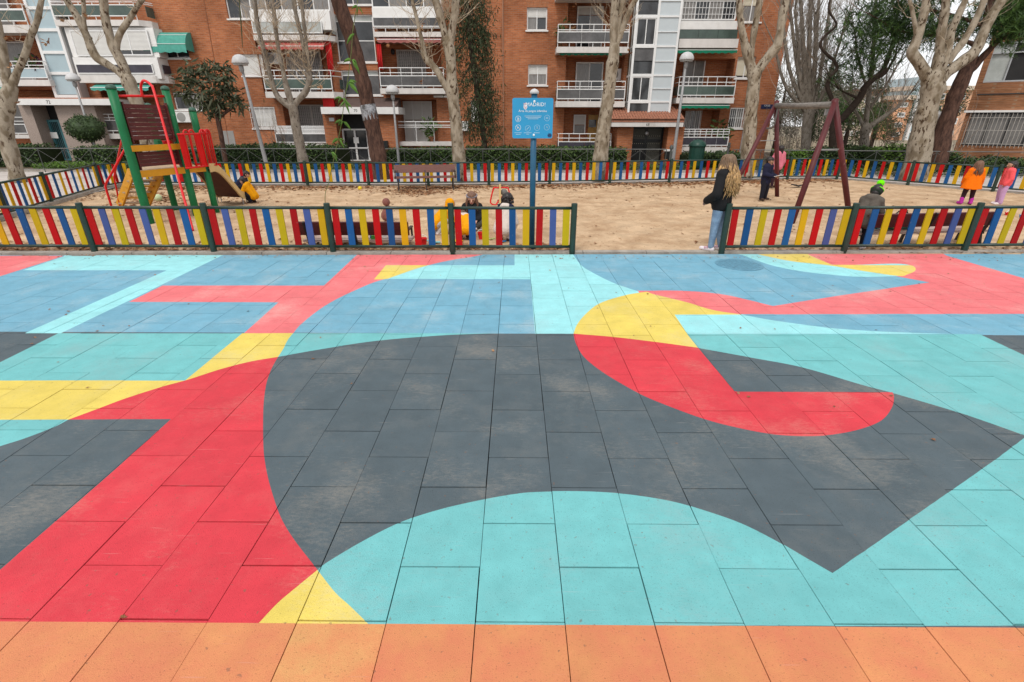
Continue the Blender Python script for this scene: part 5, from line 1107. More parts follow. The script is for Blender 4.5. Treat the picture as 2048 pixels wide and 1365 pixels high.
plane_tree('pale plane tree rising behind the playground tower, three limbs in a fan', [[(-13.443,19.4,-0.141,0.2637),(-13.376,19.4,0.607,0.2502),(-13.395,19.4,1.297,0.2373),(-13.381,19.4,2.131,0.2239),(-13.399,19.4,2.775,0.2206),(-13.437,19.4,3.169,0.2186),(-13.46,19.4,3.432,0.2086)],[(-13.469,19.4,3.401,0.1391),(-13.735,19.4,3.662,0.1297),(-14.059,19.4,3.889,0.129),(-14.314,19.4,4.054,0.137),(-14.417,19.4,4.307,0.1277),(-14.47,19.4,4.746,0.1179),(-14.555,19.4,5.175,0.1084),(-14.662,19.4,5.485,0.0993),(-14.754,19.4,5.735,0.0905),(-14.817,19.4,6.279,0.0649)],[(-14.446,19.4,4.861,0.0672),(-14.379,19.4,5.246,0.0583),(-14.225,19.4,5.735,0.0576),(-14.037,19.4,6.413,0.0404)],[(-13.452,19.4,3.401,0.1652),(-13.478,19.4,3.708,0.1554),(-13.582,19.4,4.085,0.154),(-13.675,19.4,4.381,0.153),(-13.701,19.4,4.818,0.1345),(-13.644,19.4,5.247,0.1248),(-13.548,19.4,5.735,0.1233),(-13.392,19.4,6.546,0.0806)],[(-13.596,19.4,4.307,0.1021),(-13.491,19.4,4.528,0.0931),(-13.232,19.4,4.862,0.0924),(-12.872,19.4,5.204,0.0833),(-12.548,19.4,5.5,0.0827),(-12.232,19.4,5.777,0.0739),(-11.772,19.4,6.279,0.0486)]], 3, 0.8, seed=4)
plane_tree('plane tree with dense bare twigs, four upright stems before the red awning', [[(-7.595,19.0,-0.048,0.184),(-7.614,19.0,0.389,0.1822),(-7.656,19.0,0.784,0.1806),(-7.68,19.0,1.487,0.1689),(-7.691,19.0,2.137,0.1576),(-7.708,19.0,2.533,0.1562)],[(-7.714,19.0,2.502,0.1216),(-7.963,19.0,2.658,0.1211),(-8.171,19.0,2.845,0.0947),(-8.269,19.0,3.228,0.0854),(-8.334,19.0,3.679,0.076),(-8.364,19.0,4.12,0.0752),(-8.41,19.0,4.552,0.0744),(-8.41,19.0,5.115,0.0734),(-8.41,19.0,5.661,0.0724),(-8.37,19.0,6.454,0.0552)],[(-7.708,19.0,2.533,0.1215),(-7.777,19.0,2.922,0.1032),(-7.837,19.0,3.53,0.0763),(-7.862,19.0,4.121,0.0668),(-7.869,19.0,4.695,0.0659),(-7.844,19.0,5.253,0.065),(-7.829,19.0,5.662,0.0643),(-7.77,19.0,6.454,0.0473)],[(-7.668,19.0,2.565,0.0867),(-7.476,19.0,2.768,0.0949),(-7.213,19.0,3.0,0.103),(-7.059,19.0,3.305,0.0767),(-7.04,19.0,3.828,0.0673),(-7.038,19.0,4.338,0.0665),(-7.069,19.0,4.836,0.0656),(-7.136,19.0,5.39,0.0647),(-7.137,19.0,5.929,0.0559),(-7.146,19.0,6.583,0.0392)],[(-7.17,19.0,3.046,0.0686),(-6.978,19.0,3.38,0.068),(-6.948,19.0,3.975,0.0587),(-6.919,19.0,4.553,0.0578),(-6.89,19.0,5.115,0.057),(-6.879,19.0,5.662,0.0563),(-6.823,19.0,6.454,0.0394)]], 44, 0.85, bark=BK2, seed=5)
plane_tree('smooth pale plane tree beside the drooping conifer, standing at the far fence', [[(-2.019,19.4,-0.064,0.2531),(-2.039,19.4,0.364,0.2415),(-2.058,19.4,0.801,0.23),(-2.095,19.4,1.651,0.2166),(-2.148,19.4,2.469,0.2038),(-2.193,19.4,3.024,0.2012),(-2.202,19.4,3.565,0.1814),(-2.227,19.4,4.093,0.1791),(-2.264,19.4,4.389,0.1863)],[(-2.265,19.4,4.359,0.1271),(-2.376,19.4,4.824,0.1257),(-2.486,19.4,5.251,0.1244),(-2.61,19.4,5.669,0.1231),(-2.735,19.4,6.28,0.097),(-2.874,19.4,7.067,0.0634)],[(-2.248,19.4,4.359,0.1356),(-2.141,19.4,4.825,0.1341),(-2.018,19.4,5.322,0.1325),(-1.95,19.4,5.738,0.1311),(-1.855,19.4,6.414,0.1047),(-1.759,19.4,7.195,0.0632)],[(-2.214,19.4,2.946,0.1227),(-2.443,19.4,3.258,0.1131),(-2.664,19.4,3.641,0.1121),(-2.889,19.4,3.898,0.12),(-3.081,19.4,4.092,0.1024),(-3.123,19.4,4.461,0.0761),(-3.221,19.4,4.967,0.0668),(-3.322,19.4,5.391,0.0579),(-3.393,19.4,5.738,0.0574),(-3.468,19.4,6.414,0.0403)]], 30, 1.0, seed=6)
plane_tree('leaning pale plane tree with a knotted bend, in front of the left balconies of 68', [[(3.169,19.8,0.029,0.2668),(3.191,19.8,0.517,0.264),(3.215,19.8,0.959,0.2615),(3.249,19.8,1.734,0.2571),(3.312,19.8,2.565,0.2343),(3.355,19.8,3.366,0.2035),(3.37,19.8,3.833,0.2276),(3.401,19.8,4.093,0.1914),(3.413,19.8,4.365,0.2075)],[(3.38,19.8,4.335,0.1384),(3.347,19.8,4.737,0.1371),(3.355,19.8,5.247,0.1354),(3.34,19.8,5.815,0.1336),(3.302,19.8,6.638,0.0982)],[(3.464,19.8,4.365,0.0864),(3.477,19.8,4.81,0.0855),(3.535,19.8,5.319,0.0845),(3.59,19.8,5.815,0.0835),(3.613,19.8,6.638,0.0655)],[(3.445,19.8,4.395,0.1037),(3.552,19.8,4.737,0.1028),(3.7,19.8,5.175,0.1018),(3.895,19.8,5.604,0.0923),(4.09,19.8,5.982,0.0831),(4.382,19.8,6.772,0.0571)]], 12, 0.8, seed=7)
plane_tree('pale plane tree at the right corner of the flats, forked into three', [[(9.11,20.6,0.07,0.2568),(9.093,20.6,0.463,0.2645),(9.026,20.6,1.013,0.2614),(8.928,20.6,1.815,0.238),(8.852,20.6,2.59,0.2247),(8.795,20.6,3.258,0.2307),(8.751,20.6,3.666,0.2377)],[(8.721,20.6,3.634,0.1647),(8.509,20.6,4.066,0.1722),(8.289,20.6,4.46,0.1617),(8.108,20.6,4.846,0.1247),(7.934,20.6,5.301,0.1146),(7.758,20.6,5.966,0.1041),(7.531,20.6,6.822,0.0765)],[(8.532,20.6,4.225,0.1084),(8.473,20.6,4.615,0.1074),(8.471,20.6,5.075,0.1063),(8.487,20.6,5.525,0.1052),(8.485,20.6,5.966,0.0954),(8.447,20.6,6.822,0.068)],[(8.794,20.6,3.634,0.1647),(8.959,20.6,3.987,0.1634),(9.152,20.6,4.272,0.1623),(9.339,20.6,4.491,0.1795),(9.385,20.6,4.693,0.1608),(9.372,20.6,5.075,0.1328),(9.379,20.6,5.525,0.1314),(9.402,20.6,5.966,0.1214),(9.43,20.6,6.822,0.085)]], 3, 0.7, seed=8)
plane_tree('broad many-limbed plane tree behind the fence on the right', [[(15.376,20.2,-0.063,0.4852),(15.365,20.2,0.324,0.462),(15.35,20.2,0.777,0.4194),(15.266,20.2,1.484,0.3849),(15.174,20.2,2.254,0.3508),(15.123,20.2,2.836,0.3372),(15.093,20.2,3.242,0.3432),(15.064,20.2,3.483,0.3233)],[(14.966,20.2,3.403,0.216),(14.644,20.2,3.72,0.1966),(14.327,20.2,4.033,0.1774),(14.001,20.2,4.326,0.1763),(14.034,20.2,4.6,0.1576),(14.034,20.2,5.02,0.1387),(13.98,20.2,5.49,0.1372),(13.913,20.2,5.893,0.1189),(13.73,20.2,6.73,0.0832)],[(14.054,20.2,4.646,0.07),(13.854,20.2,5.094,0.0693),(13.576,20.2,5.577,0.0599),(13.291,20.2,6.034,0.0508),(12.901,20.2,6.73,0.0333)],[(15.073,20.2,3.403,0.198),(15.026,20.2,3.799,0.1694),(14.926,20.2,4.342,0.1585),(14.776,20.2,5.02,0.1474),(14.673,20.2,5.606,0.1368),(14.565,20.2,6.105,0.1183),(14.378,20.2,6.866,0.0829)],[(15.161,20.2,3.562,0.1434),(15.212,20.2,3.878,0.1424),(15.223,20.2,4.296,0.1411),(15.148,20.2,4.946,0.1216),(15.203,20.2,5.461,0.1115),(15.29,20.2,5.964,0.0932),(15.371,20.2,6.73,0.0666)],[(15.261,20.2,3.483,0.1976),(15.487,20.2,3.752,0.1874),(15.81,20.2,4.034,0.1862),(16.118,20.2,4.297,0.1851),(16.23,20.2,4.602,0.1663),(16.278,20.2,5.021,0.156),(16.364,20.2,5.462,0.1458),(16.5,20.2,5.893,0.1358),(16.696,20.2,6.73,0.0998)],[(15.368,20.2,3.987,0.1065),(15.469,20.2,4.296,0.1234),(15.656,20.2,4.647,0.1137),(15.791,20.2,5.169,0.1036),(15.889,20.2,5.678,0.1024),(15.947,20.2,6.316,0.084),(16.009,20.2,7.002,0.0496)]], 4, 0.9, seed=9)
# trees in the park, farther off
plane_tree('bare poplar fanning upward like a broom behind the swing', [[(14.859,27.0,0.081,0.2305),(14.712,27.0,0.799,0.2279),(14.566,27.0,1.616,0.2249),(14.503,27.0,2.186,0.2476),(14.47,27.0,2.523,0.2462)]] + [[[(14.473,27.0,2.411,0.1233)][0]] + l for l in ([(13.872,27.0,3.186,0.0974),(13.214,27.0,4.154,0.0839),(12.742,27.0,5.194,0.0706),(12.336,27.0,6.394,0.0576),(11.99,27.0,7.546,0.0452)],[(13.968,27.0,3.295,0.0972),(13.403,27.0,4.575,0.0833),(12.863,27.0,6.0,0.0696),(12.393,27.0,7.358,0.0453)],[(14.085,27.0,3.513,0.1211),(13.686,27.0,4.783,0.1067),(13.256,27.0,6.198,0.0925),(12.802,27.0,7.734,0.0675)],[(14.23,27.0,3.513,0.1211),(13.872,27.0,4.99,0.1063),(13.577,27.0,6.395,0.0922),(13.273,27.0,7.734,0.0675)],[(14.45,27.0,3.405,0.1092),(14.205,27.0,4.783,0.0948),(13.947,27.0,6.198,0.0809),(13.747,27.0,7.547,0.0564)],[(14.649,27.0,3.187,0.0974),(14.594,27.0,4.366,0.0835),(14.464,27.0,5.801,0.0698),(14.34,27.0,7.168,0.0568)],[(14.85,27.0,2.968,0.0855),(15.037,27.0,3.943,0.0721),(15.143,27.0,4.991,0.059),(15.238,27.0,6.199,0.0462)],[(13.95,27.0,2.856,0.0857),(13.192,27.0,3.512,0.0727),(12.642,27.0,4.365,0.0597),(12.182,27.0,5.397,0.0469)],[(14.141,27.0,3.077,0.0976),(13.644,27.0,4.155,0.0838),(13.258,27.0,5.398,0.0704),(12.797,27.0,6.784,0.0572)],[(14.406,27.0,3.187,0.0974),(14.265,27.0,4.155,0.0838),(14.151,27.0,5.195,0.0706),(13.758,27.0,6.59,0.0574)])], 20, 1.9, bark=BK2, seed=21, name='poplar', grow=3, trunk_wob=0, fan=1.6, tw=TWP)
plane_tree('bare forked tree in the park left of the orange building', [[(17.076,26.0,0.277,0.1968),(16.985,26.0,0.851,0.1949),(16.871,26.0,1.415,0.1931),(16.792,26.0,1.858,0.1917)],[(16.787,26.0,1.792,0.1199),(16.674,26.0,2.511,0.1066),(16.552,26.0,3.255,0.0936),(16.367,26.0,4.284,0.0919),(16.165,26.0,5.278,0.079),(15.949,26.0,6.237,0.0665),(15.685,26.0,7.345,0.0543)],[(16.884,26.0,1.704,0.1321),(17.094,26.0,1.969,0.1196),(17.42,26.0,2.231,0.1071),(17.767,26.0,2.491,0.0829),(18.144,26.0,2.791,0.0589),(18.416,26.0,3.257,0.0351)],[(16.763,26.0,1.792,0.0839),(16.358,26.0,2.295,0.0713),(15.754,26.0,2.937,0.0588),(15.288,26.0,3.358,0.0467)],[(16.613,26.0,3.044,0.0704),(16.14,26.0,3.877,0.0578),(15.556,26.0,4.884,0.0455),(15.126,26.0,5.857,0.0335)],[(16.698,26.0,2.511,0.0711),(16.941,26.0,3.045,0.0587),(17.255,26.0,3.775,0.0463),(17.493,26.0,4.487,0.0343)]], 16, 1.5, bark=BK2, seed=22, name='bare_tree', grow=2, fan=0.8, tw=TWP)
tw_, m_, rg_ = plane_tree('dark twisted tree standing between the swing posts', [[(15.034,25.0,0.233,0.2134),(14.907,25.0,0.897,0.1992),(14.76,25.0,1.546,0.1854),(14.644,25.0,2.076,0.1722)],[(14.655,25.0,2.034,0.1034),(14.412,25.0,2.7,0.0908),(14.238,25.0,3.107,0.0902),(13.962,25.0,3.569,0.0894),(14.03,25.0,3.905,0.0778),(14.208,25.0,4.238,0.0773),(13.994,25.0,4.547,0.0659),(13.576,25.0,4.814,0.0612),(13.229,25.0,5.154,0.0543),(13.393,25.0,5.527,0.0539),(13.674,25.0,5.767,0.0472),(13.701,25.0,5.986,0.0427),(13.286,25.0,6.437,0.0381),(13.249,25.0,7.143,0.0314)],[(14.706,25.0,2.013,0.1379),(14.971,25.0,2.224,0.1488),(15.261,25.0,2.659,0.1477),(15.53,25.0,3.068,0.1466),(15.666,25.0,3.531,0.1342),(15.984,25.0,3.888,0.1222),(16.265,25.0,4.201,0.1104),(16.311,25.0,4.625,0.0986),(16.355,25.0,5.119,0.0868),(16.299,25.0,5.713,0.0751),(16.199,25.0,6.438,0.0635)],[(16.034,25.0,3.868,0.0667),(16.302,25.0,4.006,0.0665),(16.463,25.0,4.201,0.0552),(16.603,25.0,4.74,0.0437)],[(15.519,25.0,3.028,0.0677),(15.064,25.0,3.209,0.045),(14.562,25.0,3.41,0.0336)]], 4, 0.8, bark=BKD, seed=23, name='twisted_tree', grow=2, tw=TWD)
def clump(mb, c, r, n, size, rg, aspect=0.35, droop=0.0, flat=(1,1,1), mi=(0,)):
    for i in range(n):
        while True:
            v = Vector((rg.uniform(-1,1), rg.uniform(-1,1), rg.uniform(-1,1)))
            if 0.15 < v.length < 1: break
        mb.mi = rg.choice(mi); leaf(mb, (c[0]+v.x*r*flat[0], c[1]+v.y*r*flat[1], c[2]+v.z*r*flat[2]), size*rg.uniform(.6,1.3), rg, aspect, droop)
def needles(mb, c, r, n, size, rg, mi=(0,), d=(0,0,0.3)):
    """tufts of long thin needles that radiate from short shoots"""
    for i in range(n):
        p = Vector(c) + Vector((rg.gauss(0,.5), rg.gauss(0,.5), rg.gauss(0,.35)))*r; mb.mi = rg.choice(mi)
        for k in range(7):
            v = (Vector((rg.uniform(-1,1), rg.uniform(-1,1), rg.uniform(-.7,1)))+Vector(d)).normalized()*size*rg.uniform(.7,1.2); w = v.cross(Vector((rg.uniform(-1,1),rg.uniform(-1,1),1))).normalized()*size*0.045; o = len(mb.v)
            mb.v += [tuple(p-w), tuple(p+w), tuple(p+v)]; mb.f.append((o,o+1,o+2)); mb.m.append(mb.mi)
m = MB(); rg = random.Random(31)
for p in ((15.336,25.0,5.713),(14.997,25.2,5.085),(14.609,24.8,4.413),(15.252,25.0,4.739),(16.133,25.4,5.167),(14.954,25.0,6.294),(16.012,25.4,6.142),(14.507,24.8,3.989),(16.239,25.0,5.492),(15.855,25.0,4.471),(14.432,25.0,6.114),(14.565,24.6,5.655)): needles(m, p, 0.95, 60, 0.34, rg, (0,0,1), (0,0,-0.25))
m.build('crown', [L_pine, L_pine2], tw_)
# leaning stone pine on the right and its needles
pt, m_, rg_ = plane_tree('dark leaning pine crossing in front of the brown brick building', [[(17.576,22.0,0.267,0.3556),(17.544,22.0,0.661,0.3321),(17.447,22.0,1.412,0.3068),(17.406,22.0,2.159,0.2821),(17.419,22.0,2.903,0.2778),(17.47,22.0,3.52,0.2645),(17.538,22.0,3.917,0.2526)],[(17.544,22.0,3.9,0.1944),(17.598,22.0,4.325,0.1734),(17.62,22.0,4.825,0.1525),(17.66,22.0,5.362,0.1319),(17.638,22.0,5.997,0.1115),(17.55,22.0,6.692,0.0915)],[(17.615,22.0,3.866,0.1362),(17.841,22.0,4.088,0.1258),(18.07,22.0,4.493,0.1152),(18.358,22.0,4.924,0.0951),(18.733,22.0,5.12,0.0852),(19.231,22.0,5.282,0.0755),(19.877,22.0,5.524,0.0563)],[(17.607,22.0,4.758,0.0954),(17.222,22.0,4.874,0.0762),(16.612,22.0,4.988,0.0665),(15.916,22.0,5.086,0.0569),(15.139,22.0,5.15,0.0474),(14.343,22.0,5.28,0.0378)],[(17.666,22.0,5.346,0.0754),(17.057,22.0,5.57,0.0657),(16.241,22.0,5.761,0.0561),(15.443,22.0,5.918,0.0466)]], 0, seed=24, bark=BKP, name='pine_tree', grow=1, tw=TWD, trunk_wob=0.05)
m = MB(); rg = random.Random(32)
for p in ((13.958,22.0,5.918),(14.652,22.3,5.568),(15.012,22.0,5.248),(13.95,22.4,6.226),(15.223,21.6,5.127),(14.685,22.2,5.953),(15.362,22.4,5.827),(15.699,22.0,5.442),(16.482,22.4,5.173),(16.507,22.0,5.281),(13.904,22.2,5.308),(14.419,22.0,5.036),(17.302,22.5,5.518),(15.787,22.3,6.129)): needles(m, p, 0.8, 105, 0.30, rg, (0,0,0,1), (0,0,-0.2))
for p in ((18.196,22.0,5.523),(18.409,22.0,5.919),(18.91,22.0,5.603),(18.844,22.3,6.209),(18.144,21.6,5.224),(19.183,22.0,5.841),(18.241,22.4,6.068),(19.572,22.0,5.363),(18.723,21.8,5.157),(19.638,22.0,6.076)): needles(m, p, 0.85, 170, 0.30, rg, (0,0,1,1), (0,0,0.2))
m.build('crown', [L_pine, L_pine2], pt)
# pine trunk with a metal band in the middle
pm, m_, rg_ = plane_tree('tall brown pine trunk with a pale plate strapped round it, before porch 70', [[(-5.223,20.5,-0.136,0.3367),(-5.261,20.5,0.259,0.3242),(-5.31,20.5,0.722,0.3114),(-5.376,20.5,1.532,0.2965),(-5.449,20.5,2.23,0.2827),(-5.521,20.5,2.907,0.2693),(-5.635,20.5,3.645,0.2649),(-5.764,20.5,4.36,0.2607),(-5.874,20.5,4.901,0.2575),(-6.015,20.5,5.428,0.2544),(-6.154,20.5,5.943,0.2427),(-6.327,20.5,6.658,0.2216),(-6.519,20.5,7.619,0.1999)]], 0, seed=25, bark=BKP, name='pine_tree')
a, b = [(-5.513,20.5,2.655,0.3025)][0], [(-5.44,20.5,2.144,0.3096)][0]
M_tin = mat('tin_plate', (0.33,0.34,0.36), 0.4, 0.4, 12, metal=0.5, c2=(0.1,0.1,0.1), t2=(0.5, 0.56))
m = MB(); m.tube([a[:3], b[:3]], [a[3]*0.97, b[3]*0.97], 14); m.build('plate', M_tin, pm)
m = MB(); m.tube([(a[0]+0.02,a[1],a[2]-0.03), (b[0]-0.02,b[1],b[2]+0.03)], a[3]*0.985, 14); q = (a[2]+b[2])/2
for z, p in ((a[2], a), (b[2], b)): pass
# drooping dark conifer right of the smooth plane tree
ct = tree('conifer', 'drooping dark conifer behind the smooth plane tree, against the brick wall', ((-1.573,1.5)[0], 26, 0))
m = MB(); limb(m, [(-1.427,26.0,0.315,0.1234),(-1.505,26.0,1.275,0.1335),(-1.667,26.0,2.596,0.1306),(-1.845,26.0,3.86,0.1278),(-1.992,26.0,5.07,0.1137),(-2.112,26.0,6.229,0.1002),(-2.204,26.0,7.342,0.0872),(-2.265,26.0,8.584,0.0639)]); m.build('trunk', BKD, ct, smooth=True)
m = MB(); rg = random.Random(33); br = MB()
CB = ([(-2.121,26.0,6.605,0.0663),(-2.357,26.0,6.229,0.0223),(-2.663,26.0,5.848,0.0112)],[(-2.092,26.0,6.791,0.0661),(-1.797,26.0,6.324,0.0267),(-1.474,26.0,5.848,0.0135)],[(-2.022,26.0,6.229,0.0668),(-1.472,26.0,5.944,0.0336),(-1.32,26.0,5.694,0.0135)],[(-2.013,26.0,5.848,0.0673),(-2.508,26.0,5.266,0.0272),(-2.868,26.0,4.831,0.0114)],[(-1.941,26.0,5.266,0.068),(-1.611,26.0,4.872,0.0297),(-1.278,26.0,4.371,0.0138)],[(-1.913,26.0,4.672,0.0687),(-2.325,26.0,4.064,0.0278),(-2.699,26.0,3.444,0.0117)],[(-1.85,26.0,4.471,0.0689),(-1.445,26.0,4.065,0.0347),(-1.084,26.0,3.445,0.014)],[(-1.752,26.0,3.86,0.0697),(-1.295,26.0,3.445,0.0351),(-0.953,26.0,2.704,0.0142)],[(-1.693,26.0,3.445,0.0702),(-2.013,26.0,2.917,0.0283),(-2.276,26.0,2.162,0.012)],[(-1.651,26.0,3.235,0.0704),(-1.309,26.0,2.704,0.0355),(-1.011,26.0,1.944,0.0144)],[(-1.617,26.0,2.704,0.0592),(-1.388,26.0,2.272,0.0286),(-1.113,26.0,1.545,0.0121)],[(-1.656,26.0,3.023,0.0589),(-1.914,26.0,2.271,0.0287),(-1.981,26.0,1.611,0.0121)],[(-2.123,26.0,7.16,0.0657),(-1.668,26.0,6.976,0.0329),(-1.389,26.0,6.699,0.0132)],[(-2.117,26.0,7.342,0.0654),(-2.547,26.0,6.976,0.0264),(-2.855,26.0,6.511,0.0111)],[(-2.191,26.0,7.703,0.065),(-1.752,26.0,7.881,0.0324),(-1.436,26.0,7.523,0.013)],[(-1.932,26.0,5.559,0.0676),(-1.485,26.0,5.364,0.0339),(-1.199,26.0,4.912,0.0137)])
for L in CB:
    q = limb(br, L, 0, 5, 6)
    for j in range(2, len(q)):
        p = q[j]
        for u in range(48):
            c = (p[0]+rg.gauss(0,.24), p[1]+rg.gauss(0,.35), p[2]-abs(rg.gauss(0,.38))); m.mi = rg.choice((0,0,0,1)); leaf(m, c, rg.uniform(.1,.24), rg, 0.22, 0.9)
for u in range(1500):
    t_ = rg.random(); p0 = CB[0][0]; zz = 2.2+6.5*t_; xx = CB[9][0][0]+(CB[0][0][0]-CB[9][0][0])*t_; m.mi = rg.choice((0,0,1)); leaf(m, (xx+rg.gauss(0,.45), 26+rg.gauss(0,.4), zz), rg.uniform(.1,.26), rg, 0.25, 0.7)
br.build('limbs', BKD, ct); m.build('crown', [L_con, L_con2], ct)
# loquat with a round dark crown
lt_ = tree('loquat_tree', 'small round-crowned tree with dark leathery leaves by the red tower barrier', ((-13.034,0.502)[0], 23.6, 0))
m = MB(); limb(m, [(-12.991,23.6,0.396,0.1012),(-12.981,23.6,0.921,0.1002),(-12.946,23.6,1.538,0.0991),(-12.937,23.6,2.042,0.0982),(-12.921,23.6,2.379,0.0975)]); limb(m, [(-12.956,23.6,2.141,0.0653),(-12.617,23.6,2.38,0.065),(-12.316,23.6,2.557,0.0605),(-12.125,23.6,2.635,0.0539)]); limb(m, [(-12.931,23.6,2.34,0.0651),(-13.031,23.6,2.731,0.0538),(-13.104,23.6,3.308,0.0426)]); limb(m, [(-12.931,23.6,2.34,0.0651),(-12.661,23.6,2.926,0.0536),(-12.248,23.6,3.593,0.0424)]); m.build('trunk', BKP, lt_, smooth=True)
m = MB(); rg = random.Random(34)
for p in ((-13.329,23.6,3.686),(-12.54,23.4,3.859),(-12.184,23.6,3.593),(-13.795,23.6,3.117),(-12.905,23.2,3.194),(-12.402,23.4,3.11),(-12.016,23.6,3.119),(-14.163,23.6,3.345),(-12.845,23.7,4.16),(-13.559,23.8,4.075),(-12.307,23.8,3.983),(-12.944,23.4,2.629),(-11.93,23.6,2.83),(-12.824,23.8,2.698),(-13.382,23.5,2.825),(-14.034,23.8,3.887)):
    clump(m, p, 0.42, 62, 0.36, rg, 0.27, 0.3, mi=(0,0,0,1))
m.build('crown', [L_dark, L_loq2], lt_)
# ball shrub on a stem, left
bs = tree('topiary_shrub', 'clipped ball-shaped evergreen shrub in front of the granite wall 72', ((-21.219,0.978)[0], 27, 0)); m = MB(); c = (-21.538,27.0,1.749); limb(m, [(c[0]+0.45,27,0,.06),(c[0]+0.25,27,0.6,.05),(c[0]+0.05,27,1.1,.04)]); m.build('trunk', BKD, bs)
m = MB(); m.ball(c, 0.68, 1.15, 1, .85, 14, 9); rg = random.Random(35)
for i in range(2600):
    v = Vector((rg.gauss(0,1), rg.gauss(0,1), rg.gauss(0,1))).normalized(); m.mi = rg.choice((0,0,0,0,1)); k = rg.uniform(.9,1.1)*(1+.22*noise.noise(v*1.9)); leaf(m, (c[0]+v.x*.78*k, c[1]+v.y*.68*k, c[2]+v.z*.58*k), rg.uniform(.06,.12), rg, 0.6)
m.build('crown', [L_hedge, L_hedge2], bs)
# hedges: dark cores wrapped in leaves
def hedge(label, x0, x1, y0, y1, z1, seed, dens=620, cat='hedge', name='hedge', mats=None, light=(0,0,0,1), rough=0.12):
    rg = random.Random(seed); t = thing(name, label, cat, ((x0+x1)/2, (y0+y1)/2, 0)); m = MB(); n_ = max(4, int((x1-x0)/0.5))
    top = lambda x: z1*(1+rough*noise.noise(Vector((x*0.9, seed, 0))))
    for i in range(n_):
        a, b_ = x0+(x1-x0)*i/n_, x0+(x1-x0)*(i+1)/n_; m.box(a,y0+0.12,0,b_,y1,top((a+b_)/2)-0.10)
    m.build('stems', mat('hedge_shade', (0.022,0.032,0.014), 0.95, 0.3, 6, spec=0.1), t); m = MB()  # solid boxes, not stems: inner shade of the hedge put into their colour
    for i in range(int((x1-x0)*dens)):
        x = rg.uniform(x0, x1); h = top(x); u = rg.random()
        if u < 0.55: y, z = y0+rg.uniform(-.05,.16)+0.1*noise.noise(Vector((x*1.7,seed,h))), h*rg.random()**0.8
        else: y, z = rg.uniform(y0, y1), h+rg.uniform(-.1,.06)
        m.mi = rg.choice(light); leaf(m, (x, y, z), rg.uniform(.07,.16), rg, 0.55)
    m.build('leaves', mats or [L_hedge, L_hedge2], t); return t
hx = lambda px, Y: None
hedge('dark clipped hedge left of the granite doorway 72', (-27.861,0.799)[0], (-23.331,0.806)[0], 25.6, 27.2, 0.95, 41)
hedge('clipped hedge between doorway 72 and the loquat tree', (-21.027,0.839)[0], (-14.39,0.85)[0], 25.0, 26.8, 0.9, 42, light=(0,0,1))
hedge('long clipped hedge between the loquat tree and porch 70', (-14.366,0.85)[0], (-8.433,0.86)[0], 25.0, 27.0, 0.98, 43)
hedge('long clipped hedge between the pine trunk and the white balcony', (-6.217,0.853)[0], (-2.726,0.859)[0], 25.2, 27.0, 0.85, 44, light=(0,0,1))
hedge('speckled hedge between the smooth plane tree and door 68', (-2.389,0.85)[0], (5.395,0.862)[0], 25.4, 27.2, 0.9, 45, light=(0,1))
hedge('low clipped hedge under the balcony right of the green bin', (8.517,0.701)[0], (11.25,0.705)[0], 26.0, 27.4, 0.65, 46)
hedge('bright green low hedge behind the swing', (12.776,0.645)[0], (14.284,0.647)[0], 25.5, 26.6, 0.75, 47, mats=[L_hedge2, L_grass], light=(0,1))
hedge('dark shrubs at the foot of the twisted tree', (14.356,0.7)[0], (17.008,0.704)[0], 24.6, 26.0, 0.95, 48, rough=0.35, light=(0,0,1))
hedge('fresh green shrub left of the broad plane tree', (15.924,0.795)[0], (17.044,0.797)[0], 23.0, 24.2, 1.1, 49, rough=0.6, mats=[L_hedge2, L_grass], light=(0,0,1))
hedge('dark shrub between the broad plane tree and the pine', (17.621,0.809)[0], (19.285,0.812)[0], 22.8, 24.0, 0.75, 50, rough=0.5, light=(0,0,1))
hedge('dark low shrubs before the brown brick building', (18.799,0.846)[0], (22.304,0.852)[0], 22.2, 23.4, 0.6, 51, rough=0.5)
def cover(name, x0, x1, y0, y1, h, n, seed, mats):
    rg = random.Random(seed); m = MB()
    for i in range(n): m.mi = rg.randrange(len(mats)); leaf(m, (rg.uniform(x0,x1), rg.uniform(y0,y1), rg.uniform(0,h)**1.0), rg.uniform(.06,.16), rg, 0.4)
    o = m.build(name, mats, kind='stuff'); return tag(o, *COV.pop(0))
COV = [('bright green ground cover before doorway 72', 'plants'), ('low green plants under the hedges of the flats', 'plants'), ('low green plants in the park bed at right', 'plants')]
cover('ground_cover', (-21.806,0.352)[0], (-19.458,0.356)[0], 23.5, 25.2, 0.3, 4200, 61, [L_grass, L_hedge2])
cover('ground_cover', -20, 8, 23.4, 25.2, 0.28, 15000, 62, [L_hedge, L_hedge2])
cover('ground_cover', 11, 25, 21.6, 25.0, 0.3, 7000, 63, [L_hedge, L_hedge2])
